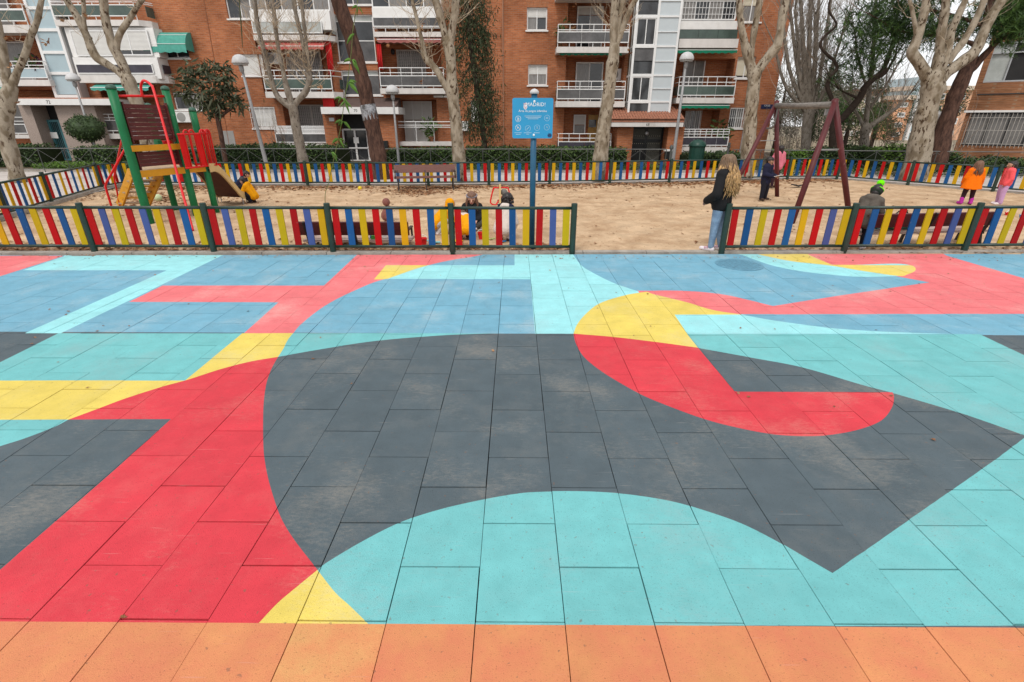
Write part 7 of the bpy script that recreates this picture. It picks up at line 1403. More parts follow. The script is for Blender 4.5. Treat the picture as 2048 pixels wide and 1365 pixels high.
def ball(label, c, r, mt): m = MB(); m.ball((c[0],c[1],sandz(*c)+r*0.95), r, n=12, m=8); tag(m.build('ball', mt, smooth=True, at=(c[0],c[1],0)), label, 'ball', None)
ball('small yellow ball on the sand left of the far bench', (-5.209,17.318), 0.07, M_ty['yellow']); ball('pale green ball lying among leaves behind the tower posts', (-10.207,14.6), 0.1, mat('pale_green_toy', (0.5,0.6,0.36), 0.6, 0.1, 6))
c = (12.063,12.427); pail('small red toy cup lying on the sand at the right edge', (c[0],c[1],0.0), 'red', 0.07, 0.08); c = (12.149,12.152); pail('small blue toy cup on the sand at the right edge', (c[0],c[1],0.0), 'blue', 0.06, 0.07)
for lab, px, py, col, w_ in (('blue toy car on the seat of the left bench',746,473,'blue',0.12),('green toy block on the seat of the left bench',749,481,'green',0.09),('white toy cup on the seat of the left bench',770,473,'white',0.08)):
    p = (-2.615,9.15,0.155); xx = p[0]+(px-746)*0.0087; small_box('toy', lab, 'toy', (xx, 9.08+(481-py)*0.012, 0.125), w_, 0.07, 0.06, M_ty[col], 0.2)
# patterned bag on the right bench
bp = thing('toy_bag', 'green and teal patterned bag lying on the right bench seat', 'bag', (6.95,9.2,0.3)); M_bag = mat('bag_green', (0.01,0.16,0.07), 0.6, 0.3, 18, c2=(0.03,0.27,0.26), spots=(26, 0.6, (0.6,0.55,0.05), 0.9))
m = MB(); m.capsule((6.78,9.22,0.42),(7.3,9.3,0.40),0.13,0.11,12); m.build('body', M_bag, bp, smooth=True); m = MB(); m.capsule((6.62,9.2,0.42),(6.62,9.22,0.56),0.12,0.10,12); m.build('pocket', mat('bag_teal', (0.02,0.22,0.24), 0.6, 0.3, 16), bp, smooth=True)
m = MB(); m.tube([(6.85,9.2,0.52),(6.95,9.2,0.62),(7.1,9.22,0.62),(7.2,9.24,0.5)], 0.014, 6); m.build('strap', M_ddoor, bp)
m = MB(); c = (-2.937,11.257); m.capsule((c[0],c[1]+0.3,0.12),(c[0]+0.05,c[1]+0.3,0.25),0.13,0.1,10); m.ball((c[0]+0.02,c[1]+0.3,0.42),0.09); tag(m.build('soft_bag', mat('brown_cloth', (0.2,0.075,0.06), 0.9, 0.35, 9), smooth=True, at=(c[0],c[1]+0.3,0)), 'brownish soft bag standing on the sand behind the left bench', 'bag')
q = (2.226,16.303); 
# ---------------------------------------------------------------- people
M_skin = mat('skin', (0.52,0.30,0.22), 0.55, 0.05, 8, spec=0.3); M_skin2 = mat('tan_skin', (0.42,0.23,0.15), 0.55, 0.05, 8, spec=0.3); M_eye = mat('eye', (0.03,0.02,0.015), 0.2, 0.05, 9); M_lip = mat('lips', (0.42,0.14,0.12), 0.5, 0.05, 9)
def cloth(name, c, v=0.15, s=9, b=0.35, c2=None): return mat(name, c, 0.85, v, s, b, 40, c2=c2, spec=0.2)
C_black = cloth('black_jacket', (0.012,0.012,0.013)); C_jean = cloth('pale_denim', (0.20,0.29,0.40), 0.25, 12, 0.3, (0.13,0.20,0.30)); C_wshoe = cloth('white_shoe', (0.68,0.62,0.64)); C_navy = cloth('navy_coat', (0.012,0.013,0.035)); C_navy2 = cloth('navy_trousers', (0.012,0.012,0.02)); C_boot = cloth('brown_boot', (0.06,0.035,0.025))
C_org = cloth('orange_wool', (0.78,0.15,0.0), 0.08, 20, 0.5); C_mag = cloth('magenta_boot', (0.42,0.03,0.30)); C_leg = cloth('dark_leggings', (0.03,0.012,0.018)); C_coral = cloth('coral_puffer', (0.78,0.10,0.11), 0.12, 7, 0.6); C_lil = cloth('lilac_trousers', (0.50,0.30,0.50), 0.12, 8, 0.5); C_grey = cloth('grey_parka', (0.10,0.085,0.07), 0.2, 10, 0.5)
C_yel = cloth('yellow_puffer', (0.72,0.30,0.0), 0.12, 8, 0.6); C_white = cloth('white_puffer', (0.62,0.54,0.48), 0.1, 8, 0.6); C_gw = cloth('grey_white_trousers', (0.48,0.47,0.47), 0.15, 9); C_pink = cloth('pink_top', (0.58,0.16,0.22), 0.12, 9); C_ltgrey = cloth('light_grey_shirt', (0.5,0.45,0.46), 0.1, 9)
H_blond = mat('blonde_hair', (0.44,0.27,0.11), 0.5, 0.5, 14, c2=(0.20,0.115,0.05), stretch=(3,3,0.6)); H_root = mat('light_brown_hair', (0.15,0.09,0.05), 0.55, 0.35, 14, stretch=(3,3,0.6)); H_brown = mat('brown_hair', (0.10,0.055,0.032), 0.55, 0.4, 14, stretch=(3,3,0.6)); H_dark = mat('dark_hair', (0.016,0.011,0.010), 0.45, 0.4, 14, stretch=(3,3,0.6)); H_mid = mat('long_brown_hair', (0.15,0.075,0.045), 0.55, 0.4, 14, stretch=(3,3,0.6))
C_lime = cloth('lime_wool', (0.18,0.85,0.0), 0.15, 30, 0.6); C_hat = cloth('dark_wool', (0.02,0.03,0.022), 0.2, 30, 0.6); C_pinkst = cloth('pink_stripe', (0.45,0.12,0.2))
def remesh(mb, vox, smooth=3):
    me = bpy.data.meshes.new('r'); me.from_pydata(mb.v, [], mb.f); ob = bpy.data.objects.new('r', me); COL.objects.link(ob)
    md = ob.modifiers.new('r', 'REMESH'); md.mode = 'VOXEL'; md.voxel_size = vox; md.use_smooth_shade = True
    if smooth: sm = ob.modifiers.new('s', 'SMOOTH'); sm.factor = 0.5; sm.iterations = smooth
    dg = bpy.context.evaluated_depsgraph_get(); out = bpy.data.meshes.new_from_object(ob.evaluated_get(dg))
    bpy.data.objects.remove(ob); bpy.data.meshes.remove(me); return out
def put(name, me, mt, parent):
    me.materials.clear(); me.materials.append(mt); o = bpy.data.objects.new(name, me); COL.objects.link(o); o.parent = parent; return o
LP = lambda a, b, t: a + (b-a)*t
class Person:
    """joints in metres, x right, y forward, z up, relative to the point between the feet"""
    def __init__(s, label, loc, rz, h, J, hs=1.0, skin=None, group=None):
        s.t = thing('person', label, 'person', (0,0,0), group); s.t.location = loc; s.t.rotation_euler = (0,0,rz); s.h = h; s.J = {k: Vector(v) for k, v in J.items()}; s.hs = hs; s.skin = skin or M_skin; s.g = 1.12 if h < 1.5 else 1.0
    def bones(s, inf=0.0, parts=('torso','arms','legs','head','feet','hands'), wrist=1.0, ankle=1.0, tube=1.0):
        J, h = s.J, s.h; m = MB(); r = lambda k: k*h*s.g+inf
        if 'torso' in parts:
            ms = (J['shL']+J['shR'])/2; mh = (J['hipL']+J['hipR'])/2
            for S_ in 'LR':
                a = LP(ms, J['sh'+S_], 0.55); b = LP(mh, J['hip'+S_], 0.85); c = LP(a, b, 0.55)
                m.capsule(a, c, r(0.058), r(0.056), 12); m.capsule(c, b, r(0.056), r(0.066), 12); m.capsule(LP(ms, J['sh'+S_], 0.3)+Vector((0,0,0.01*h)), J['sh'+S_], r(0.045), r(0.042), 10)
        if 'arms' in parts:
            for S_ in 'LR': m.capsule(J['sh'+S_], J['el'+S_], r(0.036)*tube, r(0.028)*tube, 10); m.capsule(J['el'+S_], LP(J['el'+S_], J['wr'+S_], wrist), r(0.028)*tube, r(0.020)*tube, 10)
        if 'legs' in parts:
            for S_ in 'LR': m.capsule(J['hip'+S_], J['kn'+S_], r(0.054)*tube, r(0.037)*tube, 12); m.capsule(J['kn'+S_], LP(J['kn'+S_], J['an'+S_], ankle), r(0.037)*tube, r(0.025)*tube, 12)
        if 'feet' in parts:
            for S_ in 'LR': m.capsule(J['an'+S_]+Vector((0,-0.01*h,-0.018*h)), J['to'+S_], r(0.025), r(0.020), 10); m.capsule(J['an'+S_], J['an'+S_]+Vector((0,-0.012*h,-0.016*h)), r(0.025), r(0.023), 8)
        if 'head' in parts:
            n_, c = J['neck'], J['head']; R = 0.064*h*s.hs; up = (c-n_).normalized(); f = s.fwd(); sd = f.cross(up)
            m.capsule(LP(n_, c, -0.1), LP(n_, c, 0.7), r(0.031), r(0.029), 10); m.capsule(c+up*R*0.35-f*R*0.12, c+up*R*0.25+f*R*0.12, R*0.98, R*0.92, 14); m.capsule(c-up*R*0.35+f*R*0.2, c-up*R*0.75+f*R*0.42, R*0.72, R*0.42, 12)
            m.capsule(c+up*R*0.15+f*R*0.95, c-up*R*0.25+f*R*1.18, R*0.12, R*0.18, 8)
            for q in (-1, 1): m.capsule(c+sd*q*R*0.93+up*R*0.15-f*R*0.05, c+sd*q*R*0.93-up*R*0.2, R*0.16, R*0.11, 8)
        if 'hands' in parts:
            for S_ in 'LR':
                w, e = J['wr'+S_], J['el'+S_]; d = J['ha'+S_].normalized() if 'ha'+S_ in J else (w-e).normalized(); sd = Vector((0,0,1)).cross(d)
                if sd.length < 0.2: sd = Vector((1,0,0)) if S_ == 'L' else Vector((-1,0,0))
                sd.normalize(); nrm = d.cross(sd); k = h/1.65
                for q in (-0.7, 0, 0.7): m.capsule(w+sd*q*0.018*k, w+d*0.075*k+sd*q*0.028*k, 0.017*k, 0.015*k, 8)
                for i, (q, L) in enumerate(((-1.5,.06),(-.5,.072),(.5,.068),(1.5,.052))):
                    b = w+d*0.085*k+sd*q*0.0175*k; c = b+(d*0.8-nrm*0.5).normalized()*L*0.55*k; m.capsule(b, c, 0.0085*k, 0.008*k, 7); m.capsule(c, c+(d*0.35-nrm*0.95).normalized()*L*0.5*k, 0.008*k, 0.007*k, 7)
                q = -1; b = w+d*0.03*k+sd*q*0.028*k; c = b+(d*0.7+sd*q*0.6-nrm*0.3).normalized()*0.035*k; m.capsule(b, c, 0.011*k, 0.009*k, 7); m.capsule(c, c+(d*0.9-nrm*0.4).normalized()*0.03*k, 0.009*k, 0.008*k, 7)
        return m
    def fwd(s):
        if 'look' in s.J: return s.J['look'].normalized()
        return Vector((0,1,0))
    def body(s):
        vox = 0.0075 if s.h < 1.35 else 0.009; s.b = put('body', remesh(s.bones(), vox, 2), s.skin, s.t); return s
    def wear(s, name, mt, parts, inf, wrist=1.0, ankle=1.0, extra=None, vox=0.014, tube=1.0, sm=2):
        m = s.bones(inf, parts, wrist, ankle, tube)
        if extra:
            for x in extra:
                if len(x) == 5: m.tube([x[0], x[1]], [x[2], x[3]], 18)
                else: m.capsule(*x, 12)
        o = put(name, remesh(m, vox, sm), mt, s.t); return o
    def face(s):
        c, n_ = s.J['head'], s.J['neck']; R = 0.064*s.h*s.hs; up = (c-n_).normalized(); f = s.fwd(); sd = f.cross(up); up = sd.cross(f)
        for q in (-1, 1): m = MB(); m.ball(c+f*R*0.93+sd*q*R*0.36+up*R*0.12, R*0.13, n=8, m=6); put('eye', _me(m), M_eye, s.t)
        m = MB(); m.capsule(c+f*R*0.93-up*R*0.62-sd*R*0.22, c+f*R*0.93-up*R*0.62+sd*R*0.22, R*0.09, R*0.09, 8); put('mouth', _me(m), M_lip, s.t); return s
    def hair_cap(s, mt, cut=-0.1, thick=1.12, blobs=(), name='hair', vox=0.012, back=0.22):
        c, n_ = s.J['head'], s.J['neck']; R = 0.064*s.h*s.hs; up = (c-n_).normalized(); f = s.fwd(); sd = f.cross(up); up = sd.cross(f).normalized(); m = MB()
        m.capsule(c+up*R*0.42-f*R*0.25, c+up*R*0.52+f*R*0.12, R*thick*0.98, R*thick*0.80, 14); m.capsule(c-f*R*back+up*R*0.2, c-f*R*(back+.1)-up*R*0.35, R*thick*0.95, R*thick*0.72, 12)
        for (a, b, d_, r1, e, g_, k_, r2) in blobs: m.capsule(c+sd*R*a+f*R*b+up*R*d_, c+sd*R*e+f*R*g_+up*R*k_, R*r1, R*r2, 10)
        return put(name, remesh(m, vox, 1), mt, s.t)
    def strands(s, mt, n, L, rg, spread=1.0, wave=0.02, r=0.008, start=(-0.2, 0.6), yb=-0.5, name='hair_strands', arc=2.4):
        c, n_ = s.J['head'], s.J['neck']; R = 0.064*s.h*s.hs; f = s.fwd(); up = Vector((0,0,1)); sd = f.cross(up).normalized(); m = MB()
        for i in range(n):
            a = rg.uniform(-arc, arc); o = (-f*math.cos(a)+sd*math.sin(a)); el = rg.uniform(*start); p = c+o*R*1.05*math.cos(el*0.8)+up*R*(0.3+el*0.8); pts = [p]; ph = rg.uniform(0,6.28); ln = L*rg.uniform(.75,1.1); K = 9
            for k in range(1, K+1):
                t = k/K; q = c+o*R*(1.08+0.35*spread*min(1,t*2))+up*(R*(0.3+el*0.8)-ln*t)-f*R*0.25*t+sd*wave*math.sin(ph+t*11)*t+o*wave*math.cos(ph*1.7+t*9)*t; pts.append(q)
            m.tube([tuple(q) for q in pts], [r*0.8]+[r]*(K-2)+[r*0.7, r*0.2], 5, True)
        return put(name, _me(m), mt, s.t)
def _me(m):
    me = bpy.data.meshes.new('m'); me.from_pydata(m.v, [], m.f); me.polygons.foreach_set('use_smooth', [True]*len(me.polygons)); me.update(); return me
def stand(h, hs=1.0, **kw):
    J = dict(head=(0,0.01*h,h-0.064*h*hs*1.5), neck=(0,-0.005*h,h-0.064*h*hs*2.75), shL=(-.105*h,0,.80*h), shR=(.105*h,0,.80*h), elL=(-.145*h,-.02*h,.62*h), elR=(.145*h,-.02*h,.62*h), wrL=(-.15*h,.04*h,.475*h), wrR=(.15*h,.04*h,.475*h),
             hipL=(-.055*h,0,.50*h), hipR=(.055*h,0,.50*h), knL=(-.06*h,.01*h,.275*h), knR=(.06*h,.01*h,.275*h), anL=(-.062*h,-.01*h,.045*h), anR=(.062*h,-.01*h,.045*h), toL=(-.07*h,.085*h,.02*h), toR=(.07*h,.085*h,.02*h))
    if hs > 1: 
        for k in ('shL','shR'): J[k] = (J[k][0], 0, h-0.064*h*hs*2.95)
    J.update(kw); return J
def crouch(h, hs=1.2, lean=0.3, **kw):
    J = dict(hipL=(-.065*h,-.05*h,.19*h), hipR=(.065*h,-.05*h,.19*h), knL=(-.11*h,.19*h,.27*h), knR=(.11*h,.19*h,.27*h), anL=(-.075*h,.03*h,.05*h), anR=(.075*h,.03*h,.05*h), toL=(-.085*h,.13*h,.02*h), toR=(.085*h,.13*h,.02*h),
             shL=(-.105*h,lean*h*.75,.44*h), shR=(.105*h,lean*h*.75,.44*h), neck=(0,lean*h*.88,.49*h), head=(0,lean*h*1.15,.575*h), elL=(-.14*h,lean*h*.9,.27*h), elR=(.14*h,lean*h*.9,.27*h), wrL=(-.07*h,lean*h*1.3,.14*h), wrR=(.07*h,lean*h*1.3,.14*h), look=(0,0.8,-0.55))
    J.update(kw); return J
gl = lambda px, py: (0, 0)
pr_ = random.Random(5)
# woman by the gap
h = 1.62
p = Person('woman in black jacket and jeans with long wavy blonde hair by the fence gap', (*(3.534,8.739), 0.0), rad(50), h, stand(h, wrL=(-.075*h,.125*h,.535*h), wrR=(.075*h,.125*h,.535*h), elL=(-.185*h,.0*h,.615*h), elR=(.185*h,0,.615*h), anL=(-.05*h,.02*h,.045*h), anR=(.06*h,-.05*h,.045*h), toL=(-.055*h,.115*h,.02*h), toR=(.07*h,.045*h,.02*h)))
p.body().face(); J = p.J
p.wear('jeans', C_jean, ('legs',), 0.012, ankle=0.97, extra=[(J['hipL'],J['hipR'],0.105,0.105)])
p.wear('jacket', C_black, ('torso','arms'), 0.036, wrist=1.04, extra=[(Vector((-.06,-.01,.80)),Vector((-.065,0,.96)),.125,.13),(Vector((.06,-.01,.80)),Vector((.065,0,.96)),.125,.13),(Vector((-.05,.02,1.30)),Vector((.05,.02,1.30)),.07,.07),(J['wrL'],J['wrR'],.05,.05)])
for S_ in 'LR':
    o = p.wear('shoe', C_wshoe, (), 0, extra=[(J['an'+S_]+Vector((0,-.03,-.03)), J['to'+S_]+Vector((0,.01,.008)), .043, .036), (J['an'+S_]+Vector((0,-.01,-.01)), J['an'+S_]+Vector((0,.02,-.02)), .042, .04)], vox=0.008)
    m = MB()
    for k in range(3): a = LP(J['an'+S_], J['to'+S_], 0.25+.16*k); m.tube([tuple(a+Vector((.045,0,-.005))), tuple(a+Vector((.03,.01,.03)))], 0.006, 5); m.tube([tuple(a+Vector((-.045,0,-.005))), tuple(a+Vector((-.03,.01,.03)))], 0.006, 5)
    put('shoe_stripe', _me(m), C_pinkst, p.t)
p.hair_cap(H_root, thick=1.16, blobs=[(0,-.4,0,1.1,0,-.5,-1.2,1.05),(.5,-.3,0,.7,.6,-.4,-1.6,.6),(-.5,-.3,0,.7,-.6,-.4,-1.6,.6)])
p.strands(H_blond, 340, 0.47, pr_, 2.4, 0.05, 0.010, (-0.9, 0.3), arc=2.0); p.strands(H_root, 110, 0.28, pr_, 1.0, 0.012, 0.008, (0.1, 0.95))
m = MB(); m.ball(J['elL']*0.45+J['shL']*0.55+Vector((-.075,0,0)), .022, .3, 1, 1); put('sleeve_badge', _me(m), C_wshoe, p.t)
# boy with tablet
h = 1.2
p = Person('boy in navy coat standing by the swing leg, holding a white tablet', (*(7.263,15.063), 0), rad(215), h, stand(h, 1.22, elL=(-.15*h,.0,.60*h), wrL=(-.05*h,.21*h,.56*h), elR=(.15*h,.02*h,.60*h), wrR=(.05*h,.22*h,.56*h), anL=(-.10*h,0,.045*h), anR=(.09*h,0.02*h,.045*h), toL=(-.13*h,.08*h,.02*h), toR=(.11*h,.10*h,.02*h), knL=(-.08*h,.015*h,.27*h), knR=(.075*h,.02*h,.27*h), look=(-.25,1,-.2)), 1.22, M_skin2)
p.body().face(); J = p.J; p.hair_cap(H_dark, thick=1.12)
p.wear('trousers', C_navy2, ('legs',), 0.022, ankle=0.98, extra=[(J['hipL'],J['hipR'],.09,.09)]); p.wear('coat', C_navy, ('torso','arms'), 0.027, wrist=0.93, extra=[(Vector((-.04,0,.62)),Vector((-.045,0,.5)),.10,.115),(Vector((.04,0,.62)),Vector((.045,0,.5)),.10,.115),(J['neck'],J['neck']+Vector((0,0,.02)),.062,.058)])
for S_ in 'LR': p.wear('boot', C_boot, (), 0, extra=[(J['an'+S_]+Vector((0,0,.02)), J['an'+S_]+Vector((0,-.01,-.02)), .045, .042),(J['an'+S_]+Vector((0,-.02,-.02)), J['to'+S_], .04, .034)], vox=0.009)
tb_ = MB(); c = Vector((0,.29*h,.575*h)); tb_.add([tuple(c+Vector(v)) for v in ((-.11,-.075,-.02),(.11,-.075,-.02),(.11,.075,.03),(-.11,.075,.03),(-.11,-.075,-.01),(.11,-.075,-.01),(.11,.075,.04),(-.11,.075,.04))], [(3,2,1,0),(4,5,6,7),(0,1,5,4),(1,2,6,5),(2,3,7,6),(3,0,4,7)])
o = tb_.build('tablet', M_paper, at=(0,0,0)); o.location = p.t.location; o.rotation_euler = p.t.rotation_euler; tag(o, 'white tablet held by the boy in the navy coat', 'tablet')
# girl in pink behind the swing leg
h = 1.38; q = (8.91,17.969)
p = Person('child in pink top and dark patterned leggings half hidden by the swing leg', (q[0]+0.05, q[1], 0), rad(20), h, stand(h, 1.1, elL=(-.14*h,.05*h,.66*h), wrL=(-.1*h,.2*h,.62*h)), 1.1)
p.body().face(); J = p.J; p.hair_cap(H_dark, thick=1.14, blobs=[(0,-.4,0,.9,0,-.5,-1.1,.7)]); p.wear('top', C_pink, ('torso','arms'), 0.03, wrist=.95); p.wear('leggings', C_leg, ('legs',), 0.01, ankle=1, extra=[(J['hipL'],J['hipR'],.085,.085)])
for S_ in 'LR': p.wear('shoe', C_boot, (), 0, extra=[(J['an'+S_]+Vector((0,-.02,-.02)), J['to'+S_], .042, .035)], vox=0.009)
# girl in the orange coat, from behind
h = 1.15; q = (12.629,14.368)
p = Person('girl in a flared orange coat and magenta boots seen from behind', (q[0], q[1], 0), rad(-12), h, stand(h, 1.22, anL=(-.10*h,0,.045*h), anR=(.10*h,0,.045*h), toL=(-.12*h,.08*h,.02*h), toR=(.12*h,.08*h,.02*h), knL=(-.085*h,.01*h,.26*h), knR=(.085*h,.01*h,.26*h), elR=(.165*h,-.01*h,.60*h), wrR=(.21*h,.05*h,.47*h), elL=(-.16*h,.02*h,.60*h), wrL=(-.15*h,.10*h,.5*h)), 1.22)
p.body().face(); J = p.J; p.wear('leggings', C_leg, ('legs',), 0.012)
p.wear('coat', C_org, ('torso','arms'), 0.024, wrist=.95, extra=[(Vector((-.03,0,.78)),Vector((-.06,-.01,.40)),.11,.19,1),(Vector((.03,0,.78)),Vector((.06,-.01,.40)),.11,.19,1),(J['neck'],J['neck']+Vector((0,-.02,.01)),.065,.07)])
for S_ in 'LR': p.wear('boot', C_mag, (), 0, extra=[(J['an'+S_]+Vector((0,0,.10)), J['an'+S_]+Vector((0,-.01,-.01)), .052, .048),(J['an'+S_]+Vector((0,-.02,-.02)), J['to'+S_], .043, .036)], vox=0.009)
p.hair_cap(H_mid, thick=1.16, blobs=[(0,-.4,.2,1.05,0,-.5,-1.1,.95)]); p.strands(H_mid, 110, 0.27, pr_, 0.8, 0.012, 0.007, (-0.6,0.5))
# girl in the coral jacket
h = 1.15; q = (13.466,14.289)
p = Person('girl in coral padded jacket and lilac trousers with black hair, looking left', (q[0], q[1], 0), rad(68), h, stand(h, 1.22, elR=(.15*h,-.05*h,.60*h), wrR=(.13*h,.03*h,.47*h), elL=(-.15*h,-.02*h,.60*h), wrL=(-.13*h,.06*h,.47*h), look=(-.15,1,.15)), 1.22, M_skin2)
p.body().face(); J = p.J; p.hair_cap(H_dark, thick=1.15, blobs=[(0,-.5,.1,1.0,0,-.6,-1.2,.8)]); p.strands(H_dark, 60, 0.2, pr_, 0.6, 0.008, 0.007, (-.4,.4), arc=1.7)
p.wear('shirt', C_ltgrey, ('torso',), 0.018); p.wear('trousers', C_lil, ('legs',), 0.026, ankle=.99, extra=[(J['hipL'],J['hipR'],.09,.09)])
p.wear('jacket', C_coral, ('torso','arms'), 0.026, wrist=.93, extra=[(Vector((-.055,-.02,.66)),Vector((-.07,-.01,.56)),.10,.10),(Vector((.055,-.02,.66)),Vector((.07,-.01,.56)),.10,.10),(J['neck']+Vector((0,-.03,-.02)),J['neck']+Vector((0,-.05,-.06)),.075,.07)], sm=1)
for k in range(5):
    z = .58+.055*k; m = MB(); m.tube([(.135*h*math.cos(a)*1.02, .095*h*math.sin(a)*1.02-.01, z) for a in [2*math.pi*i/20 for i in range(21)]], 0.006, 5); put('quilt_seam', _me(m), C_coral, p.t)
for S_ in 'LR': p.wear('shoe', C_wshoe, (), 0, extra=[(J['an'+S_]+Vector((0,-.02,-.02)), J['to'+S_], .04, .033)], vox=0.009)
# boy bending over the right bench in a bobble hat
h = 1.12; q = (6.069,8.842)
p = Person('boy in grey parka and bobble hat leaning over the end of the right bench', (q[0]+0.12, q[1]+0.12, 0), rad(-50), h, stand(h, 1.2, hipL=(-.06*h,-.02*h,.48*h), hipR=(.06*h,-.02*h,.48*h), shL=(-.105*h,.14*h,.74*h), shR=(.105*h,.14*h,.74*h), neck=(0,.17*h,.79*h), head=(0,.235*h,.865*h), elL=(-.15*h,.2*h,.58*h), elR=(.15*h,.2*h,.58*h), wrL=(-.09*h,.33*h,.5*h), wrR=(.09*h,.33*h,.5*h), anL=(-.09*h,-.12*h,.045*h), toL=(-.1*h,-.03*h,.02*h), knL=(-.075*h,-.02*h,.27*h), anR=(.07*h,.03*h,.045*h), toR=(.08*h,.12*h,.02*h), knR=(.065*h,.06*h,.27*h), look=(0,.85,-.5)), 1.2)
p.body().face(); J = p.J; p.hair_cap(H_dark, thick=1.08)
p.wear('trousers', C_navy2, ('legs',), 0.022, ankle=.98, extra=[(J['hipL'],J['hipR'],.088,.088)])
p.wear('parka', C_grey, ('torso','arms'), 0.028, wrist=.97, extra=[(J['hipL']+Vector((0,0,.1)),J['hipL']+Vector((-.01,-.02,-.06)),.10,.115),(J['hipR']+Vector((0,0,.1)),J['hipR']+Vector((.01,-.02,-.06)),.10,.115),(J['neck']+Vector((-.05,-.06,-.01)),J['neck']+Vector((.05,-.06,-.01)),.075,.075)])
c = J['head']; R = .064*h*1.2; up = (c-J['neck']).normalized(); f = p.fwd(); f = (f-up*f.dot(up)).normalized()
m = MB(); m.capsule(c+up*R*.3-f*R*.1, c+up*R*1.0-f*R*.12, R*1.22, R*.75, 14); put('hat', remesh(m, .01, 1), C_hat, p.t)
m = MB(); ax = up; e1 = f; e2 = ax.cross(f)
m.tube([tuple(c+up*R*.45-f*R*.1+(e1*math.cos(a)+e2*math.sin(a))*R*1.13) for a in [2*math.pi*i/24 for i in range(25)]], .009, 6); put('hat_stripe', _me(m), C_lime, p.t)
m = MB(); m.ball(c+up*R*2.0-f*R*.12, R*.62, n=12, m=9); 
for i in range(140): v = Vector((pr_.gauss(0,1),pr_.gauss(0,1),pr_.gauss(0,1))).normalized(); b = c+up*R*2.0-f*R*.12; m.tube([tuple(b+v*R*.5), tuple(b+v*R*.74)], [.008,.003], 4)
put('bobble', _me(m), C_lime, p.t)
for S_ in 'LR': p.wear('shoe', C_wshoe, (), 0, extra=[(J['an'+S_]+Vector((0,-.02,-.02)), J['to'+S_], .042, .035)], vox=0.009)
# crouching children
def croucher(label, q, rz, h, coat, trous, hairm, hood=None, lean=.3, hoodup=False, skin=None, collar=None, **kw):
    p = Person(label, (q[0], q[1], sandz(*q)), rz, h, crouch(h, 1.2, lean, **kw), 1.2, skin); p.body().face(); J = p.J
    p.wear('trousers', trous, ('legs',), 0.024, ankle=.98, extra=[(J['hipL'],J['hipR'],.085,.085)])
    ex = [(J['hipL']+Vector((0,.02,.05)),J['hipL'],.085,.09),(J['hipR']+Vector((0,.02,.05)),J['hipR'],.085,.09)]
    if hood is None: ex += [(J['neck']+Vector((-.04,-.05,.0)),J['neck']+Vector((.04,-.05,.0)),.06,.06)]
    p.wear('jacket', coat, ('torso','arms'), 0.026, wrist=.93, extra=ex, sm=1)
    if hood is not None:
        R = .064*h*1.2; c = J['head'] if hoodup else J['neck']+Vector((0,-.05,.01))
        if hoodup: p.wear('hood', hood, (), 0, extra=[(c-p.fwd()*R*.3, c-p.fwd()*R*.35+Vector((0,-.02,-.05)), R*1.3, R*1.1)], vox=.01)
        else: p.wear('hood', hood, (), 0, extra=[(c+Vector((-.055,0,0)), c+Vector((.055,0,0)), .075, .075),(c+Vector((0,-.02,-.05)), c+Vector((0,0,0)), .08, .07)], vox=.01)
    if not hoodup: p.hair_cap(hairm, thick=1.13)
    for S_ in 'LR': p.wear('shoe', C_wshoe if trous is C_gw else C_boot, (), 0, extra=[(J['an'+S_]+Vector((0,-.02,-.02)), J['to'+S_], .04, .033)], vox=0.009)
    return p
h=0.98; croucher('child in yellow padded jacket crouching at the foot of the slide', (-7.357,14.354), rad(84), h, C_yel, C_navy2, H_dark, lean=.17, shL=(-.11*h,.10*h,.47*h), shR=(.11*h,.10*h,.47*h), neck=(0,.13*h,.53*h), head=(0,.2*h,.60*h), elL=(-.16*h,.2*h,.30*h), elR=(.16*h,.2*h,.30*h), wrL=(-.08*h,.34*h,.22*h), wrR=(.08*h,.34*h,.22*h))
croucher('child in yellow jacket with the hood up, crouching and digging near the fence post', (-1.611,10.184), rad(-62), 1.02, C_yel, C_gw, H_brown, hood=C_yel, hoodup=True)
croucher('child in yellow jacket with a white hood bending down, back to the fence', (-0.975,9.626), rad(8), 1.05, C_yel, C_leg, H_brown, hood=C_white, lean=.34, shL=(-.11,.30,.37), shR=(.11,.30,.37), neck=(0,.36,.385), head=(0,.47,.37), look=(0,.5,-.85))
p = croucher('child in white padded clothes with dark curly hair crouching by the red bucket', (-0.215,9.546), rad(-22), 1.22, C_white, C_white, H_dark, lean=.18, skin=M_skin2, shL=(-.1*1.22,.10*1.22,.47*1.22), shR=(.1*1.22,.10*1.22,.47*1.22), neck=(0,.12*1.22,.53*1.22), head=(0,.17*1.22,.61*1.22))
c = p.J['head']; R = .064*1.22*1.2; m = MB()
for i in range(70): v = Vector((pr_.gauss(0,1),pr_.gauss(0,1)-.3,pr_.gauss(0,1)+.4)).normalized(); m.ball(c+v*R*1.12, R*pr_.uniform(.2,.32), n=7, m=5)
put('curls', _me(m), H_dark, p.t)
p.wear('collar', C_navy, (), 0, extra=[(p.J['shL']+Vector((.02,0,.05)), p.J['shR']+Vector((-.02,0,.05)), .07, .07)], vox=.01)
q = (-8.563,15.131); croucher('child in dark blue coat crouching behind the slide, mostly hidden', (q[0]-0.1, q[1]+0.9), rad(-80), 1.05, C_navy, C_navy2, H_dark)
